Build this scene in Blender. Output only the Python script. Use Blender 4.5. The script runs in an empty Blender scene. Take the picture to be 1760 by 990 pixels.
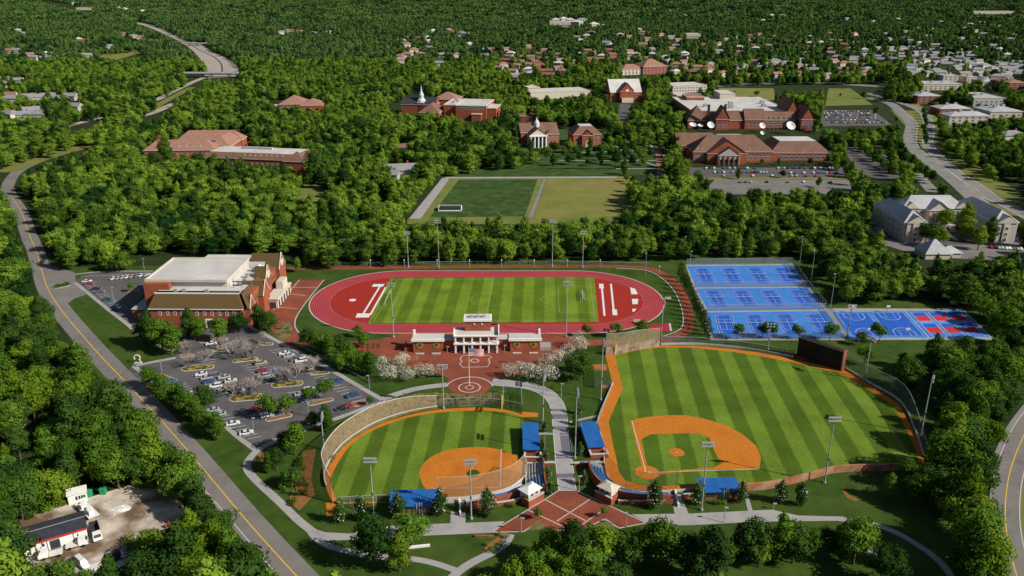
import bpy, bmesh, math, random
import numpy as np
from mathutils import Vector, Matrix
random.seed(7); RNG = np.random.default_rng(11)
S = bpy.context.scene; COL = S.collection
R = math.radians
# ---------------------------------------------------------------- camera
F, HC, TH, CX, CY = 1400.0, 152.0, R(20.4), 880.0, 495.0
CT, ST = math.cos(TH), math.sin(TH)
def G(u, v, z=0.0):
    """photo pixel -> point of the plane at height z"""
    a, b = (u-CX)/F, (v-CY)/F
    t = (HC-z)/(ST+b*CT)
    return Vector((a*t, (CT-b*ST)*t, z))
def P(p):
    zc = p[1]*CT-(p[2]-HC)*ST
    return (CX+F*p[0]/zc, CY-F*(p[1]*ST+(p[2]-HC)*CT)/zc)
def hgt(u, vb, vt):
    y = G(u, vb).y; k = (CY-vt)/F
    return HC+y*(k*CT-ST)/(CT+k*ST)
def pxm(v):                                   # pixels per metre across, on the ground at row v
    return CT*(v+25.6)/HC
cam = bpy.data.cameras.new('Camera'); co = bpy.data.objects.new('Camera', cam); COL.objects.link(co)
co.location = (0, 0, HC); co.rotation_euler = (R(90)-TH, 0, 0)
cam.sensor_width = 36; cam.lens = 36*F/1760; cam.clip_start = 1; cam.clip_end = 40000
S.camera = co
S.render.resolution_x, S.render.resolution_y = 1024, 576
# ---------------------------------------------------------------- light
SUN_EL, SUN_AZ = R(35), R(23)                 # azimuth: from +X towards the camera
sd = Vector((math.cos(SUN_EL)*math.cos(SUN_AZ), -math.cos(SUN_EL)*math.sin(SUN_AZ), math.sin(SUN_EL)))
sl = bpy.data.lights.new('Sun', 'SUN'); so = bpy.data.objects.new('Sun', sl); COL.objects.link(so)
so.rotation_euler = sd.to_track_quat('Z', 'Y').to_euler(); sl.energy = 4.6; sl.angle = R(0.53); sl.color = (1, .945, .84)
W = bpy.data.worlds.new('World'); S.world = W; W.use_nodes = True
nt = W.node_tree; bg = nt.nodes['Background']; sk = nt.nodes.new('ShaderNodeTexSky')
sk.sky_type = 'NISHITA'; sk.sun_disc = False; sk.sun_elevation = SUN_EL; sk.sun_rotation = R(90)+SUN_AZ
sk.air_density = 1; sk.dust_density = 1; nt.links.new(sk.outputs[0], bg.inputs[0]); bg.inputs[1].default_value = .052
S.view_settings.view_transform = 'Standard'; S.view_settings.look = 'None'; S.view_settings.gamma = 1
S.view_settings.exposure = .40; S.view_settings.use_curve_mapping = False
S.cycles.max_bounces = 4; S.cycles.diffuse_bounces = 2; S.cycles.glossy_bounces = 2
S.cycles.transparent_max_bounces = 24; S.cycles.transmission_bounces = 2; S.cycles.volume_bounces = 0
S.cycles.use_denoising = True
# ---------------------------------------------------------------- materials
MATS = {}
def mat(name, c, var=.18, sc=.35, rough=.85, spec=.2, c2=None, sc2=None, metal=0, detail=4, thr=(.35, .65)):
    if name in MATS: return MATS[name]
    m = bpy.data.materials.new(name); m.use_nodes = True; n = m.node_tree.nodes; l = m.node_tree.links
    b = n['Principled BSDF']; b.inputs['Roughness'].default_value = rough; b.inputs['Metallic'].default_value = metal
    b.inputs['Specular IOR Level'].default_value = spec
    tc = n.new('ShaderNodeTexCoord'); nz = n.new('ShaderNodeTexNoise'); nz.inputs['Scale'].default_value = sc
    nz.inputs['Detail'].default_value = detail; nz.inputs['Roughness'].default_value = .65
    l.new(tc.outputs['Object'], nz.inputs['Vector'])
    r = n.new('ShaderNodeValToRGB'); r.color_ramp.elements[0].position = .3; r.color_ramp.elements[1].position = .7
    r.color_ramp.elements[0].color = (*[x*(1-var) for x in c], 1); r.color_ramp.elements[1].color = (*[min(.95, x*(1+var)) for x in c], 1)
    l.new(nz.outputs[0], r.inputs[0]); out = r.outputs[0]
    if c2:
        n2 = n.new('ShaderNodeTexNoise'); n2.inputs['Scale'].default_value = sc2; n2.inputs['Detail'].default_value = 5
        l.new(tc.outputs['Object'], n2.inputs['Vector'])
        rr = n.new('ShaderNodeValToRGB'); rr.color_ramp.elements[0].position = thr[0]; rr.color_ramp.elements[1].position = thr[1]
        l.new(n2.outputs[0], rr.inputs[0])
        mx = n.new('ShaderNodeMixRGB'); l.new(rr.outputs[0], mx.inputs[0]); l.new(out, mx.inputs[1]); mx.inputs[2].default_value = (*c2, 1)
        out = mx.outputs[0]
    l.new(out, b.inputs['Base Color'])
    MATS[name] = m; return m
def leafmat(name, dark, light, transl=.25, mix_obj=.72, patch=0.0):
    m = bpy.data.materials.new(name); m.use_nodes = True; n = m.node_tree.nodes; l = m.node_tree.links
    n.remove(n['Principled BSDF']); o = n['Material Output']
    oi = n.new('ShaderNodeObjectInfo'); ge = n.new('ShaderNodeNewGeometry')
    a = n.new('ShaderNodeMath'); a.operation = 'MULTIPLY'; a.inputs[1].default_value = mix_obj; l.new(oi.outputs['Random'], a.inputs[0])
    b = n.new('ShaderNodeMath'); b.operation = 'MULTIPLY_ADD'; b.inputs[1].default_value = 1-mix_obj
    l.new(ge.outputs['Random Per Island'], b.inputs[0]); l.new(a.outputs[0], b.inputs[2])
    r = n.new('ShaderNodeValToRGB'); e = r.color_ramp.elements
    e[0].position = .1; e[0].color = (*dark, 1); e[1].position = .9; e[1].color = (*light, 1); l.new(b.outputs[0], r.inputs[0])
    if patch:                                     # stands of paler and darker kinds
        nz = n.new('ShaderNodeTexNoise'); nz.inputs['Scale'].default_value = patch; nz.inputs['Detail'].default_value = 3; l.new(ge.outputs['Position'], nz.inputs['Vector'])
        pm = n.new('ShaderNodeMath'); pm.operation = 'MULTIPLY_ADD'; pm.inputs[1].default_value = 1.3; pm.inputs[2].default_value = -.65; l.new(nz.outputs[0], pm.inputs[0])
        pa = n.new('ShaderNodeMath'); pa.operation = 'ADD'; l.new(pm.outputs[0], pa.inputs[0]); l.new(b.outputs[0], pa.inputs[1]); l.new(pa.outputs[0], r.inputs[0])
    d = n.new('ShaderNodeBsdfDiffuse'); t = n.new('ShaderNodeBsdfTranslucent'); mx = n.new('ShaderNodeMixShader')
    mx.inputs[0].default_value = transl
    l.new(r.outputs[0], d.inputs[0]); l.new(r.outputs[0], t.inputs[0]); l.new(d.outputs[0], mx.inputs[1]); l.new(t.outputs[0], mx.inputs[2])
    l.new(mx.outputs[0], o.inputs[0]); MATS[name] = m; return m
def stripemat(name, li, da, vp, w, ph=0.0):
    sx = (vp-CX)*CT/F
    m = bpy.data.materials.new(name); m.use_nodes = True; n = m.node_tree.nodes; l = m.node_tree.links
    b = n['Principled BSDF']; b.inputs['Roughness'].default_value = .95; b.inputs['Specular IOR Level'].default_value = .1
    tc = n.new('ShaderNodeTexCoord'); sp = n.new('ShaderNodeSeparateXYZ'); l.new(tc.outputs['Object'], sp.inputs[0])
    def ma(op, x, y, z=None):
        k = n.new('ShaderNodeMath'); k.operation = op
        for i, q in enumerate((x, y, z)):
            if q is None: continue
            if isinstance(q, (int, float)): k.inputs[i].default_value = q
            else: l.new(q, k.inputs[i])
        return k.outputs[0]
    nz = n.new('ShaderNodeTexNoise'); nz.inputs['Scale'].default_value = .25; nz.inputs['Detail'].default_value = 3; l.new(tc.outputs['Object'], nz.inputs['Vector'])
    x = ma('MULTIPLY_ADD', sp.outputs[1], -sx, sp.outputs[0])
    x = ma('ADD', x, ma('MULTIPLY', nz.outputs[0], .5))
    f = ma('FRACT', ma('DIVIDE', ma('ADD', x, ph+1000*w*2), 2*w), 0)
    # soft step between the mown bands
    s = ma('SMOOTH_MIN', ma('MULTIPLY', ma('ABSOLUTE', ma('SUBTRACT', f, .5), 0), 1.0), 1, 0)
    g = n.new('ShaderNodeMapRange'); g.inputs[1].default_value = .22; g.inputs[2].default_value = .28; l.new(s, g.inputs[0])
    mx = n.new('ShaderNodeMixRGB'); l.new(g.outputs[0], mx.inputs[0]); mx.inputs[1].default_value = (*li, 1); mx.inputs[2].default_value = (*da, 1)
    n2 = n.new('ShaderNodeTexNoise'); n2.inputs['Scale'].default_value = .9; n2.inputs['Detail'].default_value = 8; n2.inputs['Roughness'].default_value = .75; l.new(tc.outputs['Object'], n2.inputs['Vector'])
    n3 = n.new('ShaderNodeTexNoise'); n3.inputs['Scale'].default_value = .07; n3.inputs['Detail'].default_value = 4; l.new(tc.outputs['Object'], n3.inputs['Vector'])
    k = ma('ADD', ma('MULTIPLY_ADD', n2.outputs[0], 1.5, .25), ma('MULTIPLY_ADD', n3.outputs[0], 1.1, -.55))
    hs = n.new('ShaderNodeMixRGB'); hs.blend_type = 'MULTIPLY'; hs.inputs[0].default_value = 1; l.new(mx.outputs[0], hs.inputs[1])
    cb = n.new('ShaderNodeCombineXYZ'); l.new(k, cb.inputs[0]); l.new(k, cb.inputs[1]); l.new(k, cb.inputs[2]); l.new(cb.outputs[0], hs.inputs[2])
    l.new(hs.outputs[0], b.inputs['Base Color']); MATS[name] = m; return m
def netmat(name, c, op):
    m = bpy.data.materials.new(name); m.use_nodes = True; n = m.node_tree.nodes; l = m.node_tree.links
    b = n['Principled BSDF']; b.inputs['Base Color'].default_value = (*c, 1); b.inputs['Roughness'].default_value = .7; b.inputs['Specular IOR Level'].default_value = .1
    t = n.new('ShaderNodeBsdfTransparent'); mx = n.new('ShaderNodeMixShader'); mx.inputs[0].default_value = op
    tc = n.new('ShaderNodeTexCoord'); nz = n.new('ShaderNodeTexNoise'); nz.inputs['Scale'].default_value = .8; nz.inputs['Detail'].default_value = 5
    l.new(tc.outputs['Object'], nz.inputs['Vector']); mr = n.new('ShaderNodeMapRange'); mr.inputs[1].default_value = .3; mr.inputs[2].default_value = .7
    mr.inputs[3].default_value = op*.7; mr.inputs[4].default_value = min(1, op*1.3); l.new(nz.outputs[0], mr.inputs[0]); l.new(mr.outputs[0], mx.inputs[0])
    l.new(t.outputs[0], mx.inputs[1]); l.new(b.outputs[0], mx.inputs[2]); l.new(mx.outputs[0], n['Material Output'].inputs[0]); MATS[name] = m; return m
M = dict(
 ground=mat('ground_grass', (.034, .062, .010), .3, .05, .95, .1, (.060, .068, .018), .012, thr=(.45, .72), detail=8),
 floor=mat('forest_floor', (.022, .035, .010), .35, .08, .95, .1, detail=8),
 lawn=mat('lawn_grass', (.034, .068, .009), .35, .16, .95, .1, (.062, .088, .018), .05, thr=(.45, .75), detail=8),
 drylawn=mat('dry_lawn', (.15, .17, .035), .25, .05, .95, .1, (.2, .16, .06), .03, thr=(.4, .7), detail=8),
 verge=mat('verge_grass', (.11, .15, .03), .3, .05, .95, .1, (.17, .16, .05), .03, detail=8),
 practice=mat('practice_turf', (.035, .07, .016), .35, .06, .95, .1, (.07, .10, .03), .12, thr=(.5, .75), detail=8),
 asphalt=mat('asphalt', (.080, .076, .080), .30, .3, .9, .2, (.105, .10, .098), .06, detail=8),
 road=mat('road_asphalt', (.15, .138, .130), .26, .35, .9, .2, (.185, .17, .158), .06, detail=8),
 highway=mat('highway_concrete', (.32, .28, .24), .15, .05, .9, .2, detail=6),
 street=mat('street_grey', (.2, .19, .18), .2, .05, .9, .2, detail=6),
 concrete=mat('concrete', (.27, .26, .27), .18, .5, .9, .2, (.33, .31, .30), .15, detail=8),
 kerb=mat('kerb_stone', (.45, .43, .41), .12, .5, .9, .2),
 paver=mat('brick_paving', (.24, .064, .032), .25, .8, .9, .15, (.17, .05, .032), .12, detail=8),
 brick=mat('brick_wall', (.31, .088, .046), .22, 1.2, .9, .15, (.24, .07, .04), .25, detail=8),
 brickr=mat('weathered_brick', (.30, .085, .048), .25, .5, .9, .15, (.2, .07, .05), .1, detail=8),
 stone=mat('stone_wall', (.20, .13, .085), .45, .7, .95, .1, (.33, .26, .2), .35, detail=8),
 redstone=mat('red_stone_wall', (.28, .11, .06), .45, .5, .95, .1, (.36, .22, .14), .3, detail=8),
 track=mat('track_rubber', (.34, .026, .034), .15, .4, .85, .2, (.28, .022, .03), .08, detail=6),
 dzone=mat('dzone_rubber', (.29, .022, .013), .08, .3, .85, .2),
 clay=mat('infield_clay', (.45, .150, .018), .24, 1.1, .95, .1, (.36, .105, .016), .13, thr=(.5, .85), detail=9),
 white=mat('white_paint', (.72, .71, .68), .06, .5, .6, .3),
 linewhite=mat('line_paint', (.62, .62, .6), .1, 2, .8, .1),
 linedim=mat('worn_line_paint', (.30, .36, .22), .2, 1, .9, .1),
 yellow=mat('yellow_paint', (.62, .38, .03), .12, 1, .7, .2),
 poleyellow=mat('bright_yellow_paint', (.8, .6, .02), .05, 1, .5, .3),
 blue=mat('court_blue', (.036, .16, .50), .16, .2, .8, .2, (.055, .20, .54), .06, detail=6),
 blued=mat('court_deep_blue', (.017, .095, .43), .16, .3, .8, .2, detail=6),
 housewall=mat('house_wall', (.36, .33, .29), .15, .3, .85, .2),
 houseroof=mat('house_grey_roof', (.22, .22, .23), .2, .3, .85, .2),
 greyband=mat('dark_grey_band', (.13, .13, .155), .2, .6, .9, .2),
 lane=mat('lane_line_paint', (.47, .17, .18), .1, 2, .8, .1),
 bluel=mat('court_pale_blue', (.085, .27, .62), .1, .15, .8, .2),
 courtred=mat('court_red', (.5, .03, .025), .1, .2, .8, .2),
 roofblue=mat('blue_metal_roof', (.008, .092, .33), .16, .5, .6, .3, (.02, .11, .33), .3),
 seat=mat('blue_seat', (.05, .14, .3), .2, 1, .6, .3),
 olive=mat('olive_shingle', (.096, .062, .026), .12, 2.2, .9, .15, detail=8),
 brown=mat('brown_shingle', (.19, .105, .075), .2, .5, .9, .15, (.15, .085, .065), .12, detail=8),
 tileroof=mat('terracotta_roof', (.27, .145, .11), .22, .5, .9, .15, detail=6),
 flatroof=mat('white_membrane_roof', (.52, .50, .48), .12, .15, .8, .2, (.43, .41, .39), .08, detail=6),
 greyroof=mat('grey_shingle', (.33, .33, .345), .18, .4, .85, .2, (.40, .40, .41), .1, detail=8),
 darkroof=mat('dark_roof', (.03, .035, .045), .3, .5, .8, .25, detail=6),
 cream=mat('cream_render', (.52, .46, .38), .12, .4, .85, .2),
 taupe=mat('taupe_siding', (.46, .40, .35), .14, .5, .85, .2),
 greywall=mat('grey_siding', (.42, .40, .39), .12, .5, .85, .2),
 gold=mat('gold_emblem', (.32, .23, .03), .3, 1.5, .6, .3),
 glass=mat('window_glass', (.03, .04, .055), .2, .3, .25, .6),
 steel=mat('galvanised_steel', (.30, .31, .32), .08, .5, .55, .4),
 darksteel=mat('dark_steel', (.06, .065, .07), .15, .5, .6, .4),
 lampm=mat('lamp_housing', (.30, .31, .32), .3, 4, .4, .5),
 board=mat('black_board', (.016, .013, .012), .45, .35, .8, .2, (.03, .02, .016), .15, detail=8),
 bark=mat('bark', (.10, .075, .055), .3, 2, .95, .1),
 mulch=mat('mulch', (.22, .10, .035), .3, .7, .95, .1, detail=8),
 tanbed=mat('dry_planting_bed', (.19, .145, .07), .45, .4, .95, .1, (.10, .11, .03), .25, detail=8),
 dirt=mat('bare_yard_dirt', (.47, .405, .335), .36, .22, .95, .1, (.14, .09, .055), .075, thr=(.47, .62), detail=9),
 red=mat('red_paint', (.45, .025, .02), .1, 1, .4, .4),
 tarp=mat('pale_tarp', (.62, .60, .56), .1, 1, .6, .3),
 greenp=mat('green_plastic', (.02, .25, .12), .1, 1, .5, .3),
 silver=mat('silver_roof', (.5, .52, .55), .12, 1, .4, .5),
 tyre=mat('tyre', (.015, .015, .015), .2, 3, .8, .2),
 orangep=mat('orange_panel', (.5, .16, .02), .1, 1, .7, .2),
)
LEAF = dict(
 mid=leafmat('leaf_mid', (.034, .085, .010), (.115, .212, .022), .25),
 dark=leafmat('leaf_dark', (.018, .050, .011), (.060, .122, .020), .25),
 lime=leafmat('leaf_lime', (.070, .135, .009), (.185, .275, .024), .28),
 mixed=leafmat('leaf_mixed', (.011, .042, .010), (.168, .268, .028), .22, .85, .02),
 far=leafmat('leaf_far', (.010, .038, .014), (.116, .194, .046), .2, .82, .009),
 conif=leafmat('leaf_conifer', (.012, .030, .008), (.04, .07, .016), .1),
 flower=leafmat('blossom_white', (.30, .29, .22), (.74, .70, .58), .3, .25),
 pink=leafmat('blossom_grey_pink', (.20, .15, .14), (.46, .36, .34), .2),
 dryshrub=leafmat('dry_shrub', (.12, .10, .03), (.30, .24, .11), .2),
)
# ---------------------------------------------------------------- object helpers
def tag(o, label=None, cat=None, group=None, kind=None):
    if label: o['label'] = label
    if cat: o['category'] = cat
    if group: o['group'] = group
    if kind: o['kind'] = kind
    return o
def link(name, me, parent=None):
    o = bpy.data.objects.new(name, me); COL.objects.link(o)
    if parent: o.parent = parent
    return o
def thing(name, label, cat, loc=(0, 0, 0), rz=0.0, group=None):
    o = link(name, None); o.location = loc; o.rotation_euler = (0, 0, rz); o.empty_display_size = .5
    return tag(o, label, cat, group)
def copy_tree(o, parent=None):
    c = o.copy(); COL.objects.link(c); c.parent = parent
    for ch in o.children: copy_tree(ch, c)
    return c
class MB:
    def __init__(s): s.v = []; s.f = []
    def add(s, vs, fs):
        n = len(s.v); s.v += [tuple(p) for p in vs]; s.f += [tuple(i+n for i in f) for f in fs]; return s
    def box(s, x0, x1, y0, y1, z0, z1):
        v = [(x, y, z) for z in (z0, z1) for x, y in ((x0, y0), (x1, y0), (x1, y1), (x0, y1))]
        return s.add(v, [(3, 2, 1, 0), (4, 5, 6, 7), (0, 1, 5, 4), (1, 2, 6, 5), (2, 3, 7, 6), (3, 0, 4, 7)])
    def obox(s, c, ax, l, w, z0, z1):             # box along direction ax, centred on c
        ax = Vector((ax[0], ax[1])).normalized(); ay = Vector((-ax.y, ax.x)); c = Vector((c[0], c[1]))
        b = [c-ax*l/2-ay*w/2, c+ax*l/2-ay*w/2, c+ax*l/2+ay*w/2, c-ax*l/2+ay*w/2]
        return s.prism([(p.x, p.y) for p in b], z0, z1)
    def prism(s, poly, z0, z1):
        n = len(poly); a = sum(poly[i][0]*poly[(i+1) % n][1]-poly[(i+1) % n][0]*poly[i][1] for i in range(n))
        if a < 0: poly = list(reversed(poly))
        v = [(p[0], p[1], z0) for p in poly]+[(p[0], p[1], z1) for p in poly]
        return s.add(v, [tuple(range(n-1, -1, -1)), tuple(range(n, 2*n))]+[(i, (i+1) % n, (i+1) % n+n, i+n) for i in range(n)])
    def cyl(s, p0, p1, r0, r1=None, n=8, cap=True):
        r1 = r0 if r1 is None else r1; p0 = Vector(p0); p1 = Vector(p1); d = (p1-p0).normalized()
        a = d.orthogonal().normalized(); b = d.cross(a); v = []
        for p, r in ((p0, r0), (p1, r1)):
            for i in range(n):
                t = 2*math.pi*i/n; v.append(p+(a*math.cos(t)+b*math.sin(t))*r)
        f = [(i, (i+1) % n, (i+1) % n+n, i+n) for i in range(n)]
        if cap: f += [tuple(range(n-1, -1, -1)), tuple(range(n, 2*n))]
        return s.add(v, f)
    def lathe(s, prof, c=(0, 0), n=12):
        v = []; f = []; k = len(prof)
        for r, z in prof:
            for i in range(n):
                t = 2*math.pi*i/n; v.append((c[0]+r*math.cos(t), c[1]+r*math.sin(t), z))
        for j in range(k-1):
            for i in range(n): f.append((j*n+i, j*n+(i+1) % n, (j+1)*n+(i+1) % n, (j+1)*n+i))
        f.append(tuple(range((k-1)*n, k*n))); f.append(tuple(range(n-1, -1, -1)))
        return s.add(v, f)
    def mesh(s, name):
        me = bpy.data.meshes.new(name); me.from_pydata(s.v, [], s.f); me.update(); return me
    def build(s, name, m, parent=None):
        me = s.mesh(name); me.materials.append(m); return link(name, me, parent)
def smooth_line(pts, n=6, closed=False):
    out = []; N = len(pts)
    if N < 3: return [Vector(p) for p in pts]
    rng = range(N) if closed else range(N-1)
    g = (lambda i: Vector(pts[i % N])) if closed else (lambda i: Vector(pts[max(0, min(N-1, i))]))
    for i in rng:
        p0, p1, p2, p3 = g(i-1), g(i), g(i+1), g(i+2)
        for k in range(n):
            t = k/n
            out.append(.5*((2*p1)+(p2-p0)*t+(2*p0-5*p1+4*p2-p3)*t*t+(3*p1-p0-3*p2+p3)*t**3))
    if not closed: out.append(Vector(pts[-1]))
    return out
def sheet_bm(polys, z):
    bm = bmesh.new()
    for poly in polys:
        vs = [bm.verts.new((p[0], p[1], z)) for p in poly]
        f = bm.faces.new(vs); f.normal_update()
        if f.normal.z < 0: f.normal_flip()
    bmesh.ops.triangulate(bm, faces=bm.faces[:])
    return bm
def sheet(name, polys, z, m, kind='structure', px=True, parent=None, smooth=0):
    if polys and not isinstance(polys[0][0], (tuple, list, Vector)): polys = [polys]
    out = []
    for p in polys:
        if smooth: p = [tuple(q) for q in smooth_line(p, smooth, True)]
        out.append([G(*q) for q in p] if px else p)
    bm = sheet_bm(out, z); me = bpy.data.meshes.new(name); bm.to_mesh(me); bm.free(); me.materials.append(m)
    o = link(name, me, parent)
    if kind: o['kind'] = kind
    return o
def ribbon(pts, w0, w1):
    """quads between offsets w0..w1 (metres, left positive) along a world polyline"""
    q = [Vector((p[0], p[1])) for p in pts]; nrm = []
    for i in range(len(q)):
        t = (q[min(i+1, len(q)-1)]-q[max(i-1, 0)]).normalized(); nrm.append(Vector((-t.y, t.x)))
    return [[q[i]+nrm[i]*w0, q[i+1]+nrm[i+1]*w0, q[i+1]+nrm[i+1]*w1, q[i]+nrm[i]*w1] for i in range(len(q)-1)]
def strip(name, pxpts, w, z, m, smooth=6, off=0.0, kind='structure', parent=None, world=False):
    pts = pxpts if world else [G(*p) for p in pxpts]
    if smooth: pts = smooth_line([(p[0], p[1]) for p in pts], smooth)
    return sheet(name, [[tuple(v) for v in q] for q in ribbon(pts, off-w/2, off+w/2)], z, m, kind, False, parent)
def quads_of(lines, w):
    """white lines: list of px pairs -> thin world quads"""
    out = []
    for a, b in lines:
        out += [[tuple(v) for v in q] for q in ribbon([G(*a), G(*b)], -w/2, w/2)]
    return out
def ellipse_px(cu, cv, ru, n=28):                 # a true circle on the ground
    c = G(cu, cv); r = ru/pxm(cv)
    return [(c.x+r*math.cos(2*math.pi*i/n), c.y+r*math.sin(2*math.pi*i/n)) for i in range(n)]
def ring_quads(c, r, w, n=40, a0=0, a1=2*math.pi):
    o = []
    for i in range(n):
        s, t = a0+(a1-a0)*i/n, a0+(a1-a0)*(i+1)/n
        o.append([(c.x+k*math.cos(x), c.y+k*math.sin(x)) for k, x in ((r-w/2, s), (r+w/2, s), (r+w/2, t), (r-w/2, t))])
    return o
def join_polyline_quads(pts, w):
    return [[tuple(v) for v in q] for q in ribbon(pts, -w/2, w/2)]
# mask of the places the photograph shows open or built on: no crown may cover these
KEEP = np.zeros((990, 1760), bool); SPARSE = np.ones((990, 1760), np.float32)
def fill(arr, poly, val):
    p = np.array(poly, float); x0, y0 = np.floor(p.min(0)).astype(int); x1, y1 = np.ceil(p.max(0)).astype(int)
    x0, y0 = max(0, x0), max(0, y0); x1, y1 = min(1760, x1+1), min(990, y1+1)
    if x1 <= x0 or y1 <= y0: return
    X, Y = np.meshgrid(np.arange(x0, x1)+.5, np.arange(y0, y1)+.5); ins = np.zeros(X.shape, bool); n = len(p); j = n-1
    for i in range(n):
        a, b = p[i], p[j]
        if a[1] != b[1]:
            c = ((a[1] > Y) != (b[1] > Y)) & (X < (b[0]-a[0])*(Y-a[1])/(b[1]-a[1])+a[0]); ins ^= c
        j = i
    arr[y0:y1, x0:x1][ins] = val
def keep(*pts): fill(KEEP, pts, True)
def keepr(x0, y0, x1, y1): keep((x0, y0), (x1, y0), (x1, y1), (x0, y1))
def sparse(val, *pts): fill(SPARSE, pts, val)
# ================================================================ ground and hills
def terrain():
    xs = np.concatenate([np.linspace(-12000, -1500, 22), np.linspace(-1400, 1400, 29), np.linspace(1500, 12000, 22)])
    ys = np.concatenate([[-400, -100], np.linspace(0, 2000, 21), np.linspace(2200, 12000, 50)])
    v = []; f = []; nx = len(xs)
    for y in ys:
        for x in xs:
            t = min(1, max(0, (y-3600)/3800)); t = t*t*(3-2*t)
            h = t*(85+26*math.sin(x*.0011+1)+16*math.sin(x*.0027+y*.0009))
            v.append((x, y, h))
    for j in range(len(ys)-1):
        for i in range(nx-1): f.append((j*nx+i, j*nx+i+1, (j+1)*nx+i+1, (j+1)*nx+i))
    me = bpy.data.meshes.new('ground'); me.from_pydata(v, [], f); me.materials.append(M['floor'])
    tag(link('ground', me), kind='structure')
terrain()
def ground_h(x, y):
    t = min(1, max(0, (y-3600)/3800)); t = t*t*(3-2*t)
    return t*(85+26*math.sin(x*.0011+1)+16*math.sin(x*.0027+y*.0009))
Z1, Z2, Z3, Z4, Z5, Z6 = .02, .04, .06, .08, .10, .12
# park lawn round the sports grounds
COMPLEX = [(48,423),(62,450),(69,495),(96,543),(148,605),(206,668),(240,697),(330,815),(397,890),(455,958),(478,995),
 (1650,1000),(1600,930),(1568,880),(1590,810),(1592,745),(1545,665),(1530,625),(1560,592),(1705,582),(1722,560),(1664,530),
 (1450,520),(1398,462),(1370,447),(1180,447),(1165,452),(1050,450),(700,457),(560,464),(500,478),(330,470),(262,464),(200,468),(128,470),(80,455),(65,411)]
sheet('park_lawn', [(40,418),(55,455),(62,500),(200,690),(330,830),(470,1010),(1700,1010),(1660,900),(1640,700),(1760,600),(1700,530),(1450,500),(1400,440),(1100,438),(560,455),(330,455),(120,460)], .01, M['lawn'])
# ---------------------------------------------------------------- left road
LR = [(538,1018),(489,965),(450,922),(415,882),(336,788),(270,713),(206,645),(161,597),(110,537),(84,497),(72,462),(64,433),(54,410),(46,388),(38,365),(22,340),(15,322),(25,302),(42,289),(62,280)]
strip('two_lane_road', [(p[0]-2, p[1]) for p in LR], 9.4, Z2, M['road'])
strip('road_centre_line', LR[:-4], .34, Z3, M['yellow'], off=.3)
strip('road_edge_line', [(396,893),(330,817)], .3, Z3, M['kerb'], smooth=0)
strip('road_edge_line', [(396,893),(468,978)], .3, Z3, M['kerb'], smooth=0)
strip('road_verge', [(412,925),(397,905),(372,872),(336,835),(318,812)], 4, Z1, M['lawn'], off=2)
sheet('junction_apron', [(70,450),(128,468),(131,487),(148,507),(128,513),(113,524),(88,505)], Z1+.01, M['road'])
sheet('lot_entrance', [(232,624),(212,648),(238,672),(262,655)], Z1+.01, M['asphalt'])
# ---------------------------------------------------------------- right road
RR = [(1800,690),(1775,722),(1757,752),(1738,800),(1729,843),(1727,893),(1735,946),(1752,1010)]
strip('curved_road', RR, 8.6, Z2, M['road'])
strip('road_centre_line', [(p[0]+1, p[1]) for p in RR], .3, Z3, M['yellow'])
strip('road_edge_line', RR, .3, Z3, M['kerb'], off=-4.0); strip('road_edge_line', RR, .3, Z3, M['kerb'], off=4.0)
strip('road_verge', RR[:4], 1.6, Z1, M['street'], off=-5.0)
strip('road_verge', [(1815,760),(1785,800),(1772,840),(1772,900),(1790,1010)], 14, Z1-.005, M['verge'])
# ---------------------------------------------------------------- highways and far roads
strip('highway', [(72,-1),(112,9),(150,21),(200,31),(236,39),(262,46),(302,62),(330,76),(352,92),(368,112),(372,130)], 40, .35, M['highway'])
strip('highway', [(352,92),(379,106),(388,120),(380,134)], 46, .30, M['highway'])
strip('highway_median', [(330,78),(346,88),(366,97),(380,110),(382,126)], 2.5, .6, M['darkroof'])
strip('slip_road', [(352,133),(330,142),(290,161),(268,172),(232,182),(212,186)], 11, .25, M['highway'])
strip('slip_road', [(300,178),(256,196),(215,204),(182,200),(150,208),(112,217),(70,228)], 13, .2, M['highway'])
strip('road_verge', [(165,238),(120,252),(60,268),(20,282),(-20,296)], 46, .05, M['verge'])
strip('road_verge', [(330,150),(280,176),(262,190)], 12, .12, M['verge'])
W1 = [(1490,168),(1529,178),(1550,195),(1566,212),(1564,234),(1566,250),(1581,266),(1608,287),(1634,306),(1656,325),(1684,350),(1720,375)]
W2 = [(1490,160),(1546,176),(1580,189),(1593,204),(1597,225),(1594,244),(1604,262),(1632,287),(1656,306),(1682,322),(1705,340),(1732,354),(1775,378)]
strip('boulevard', W1, 13, .12, M['street']); strip('boulevard', W2, 11, .16, M['street'])
strip('road_edge_line', W1, .6, .2, M['kerb'], off=6.3); strip('road_edge_line', W2, .6, .22, M['kerb'], off=5.0)
strip('road_edge_line', W2, .6, .22, M['kerb'], off=-5.0)
strip('road_verge', [(1560,190),(1610,240),(1640,282),(1690,318),(1780,372)], 40, .06, M['verge'])
sheet('road_verge', [(1562,176),(1578,178),(1612,204),(1608,232),(1600,220),(1588,196)], .1, M['drylawn'])
strip('cross_street', [(1200,152),(1240,147),(1380,142),(1470,146),(1535,150)], 22, .1, M['street'])
strip('service_road', [(1575,298),(1588,312),(1604,330)], 10, .1, M['street'])
strip('service_road', [(1690,338),(1725,352),(1765,374)], 9, .19, M['street'])
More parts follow.
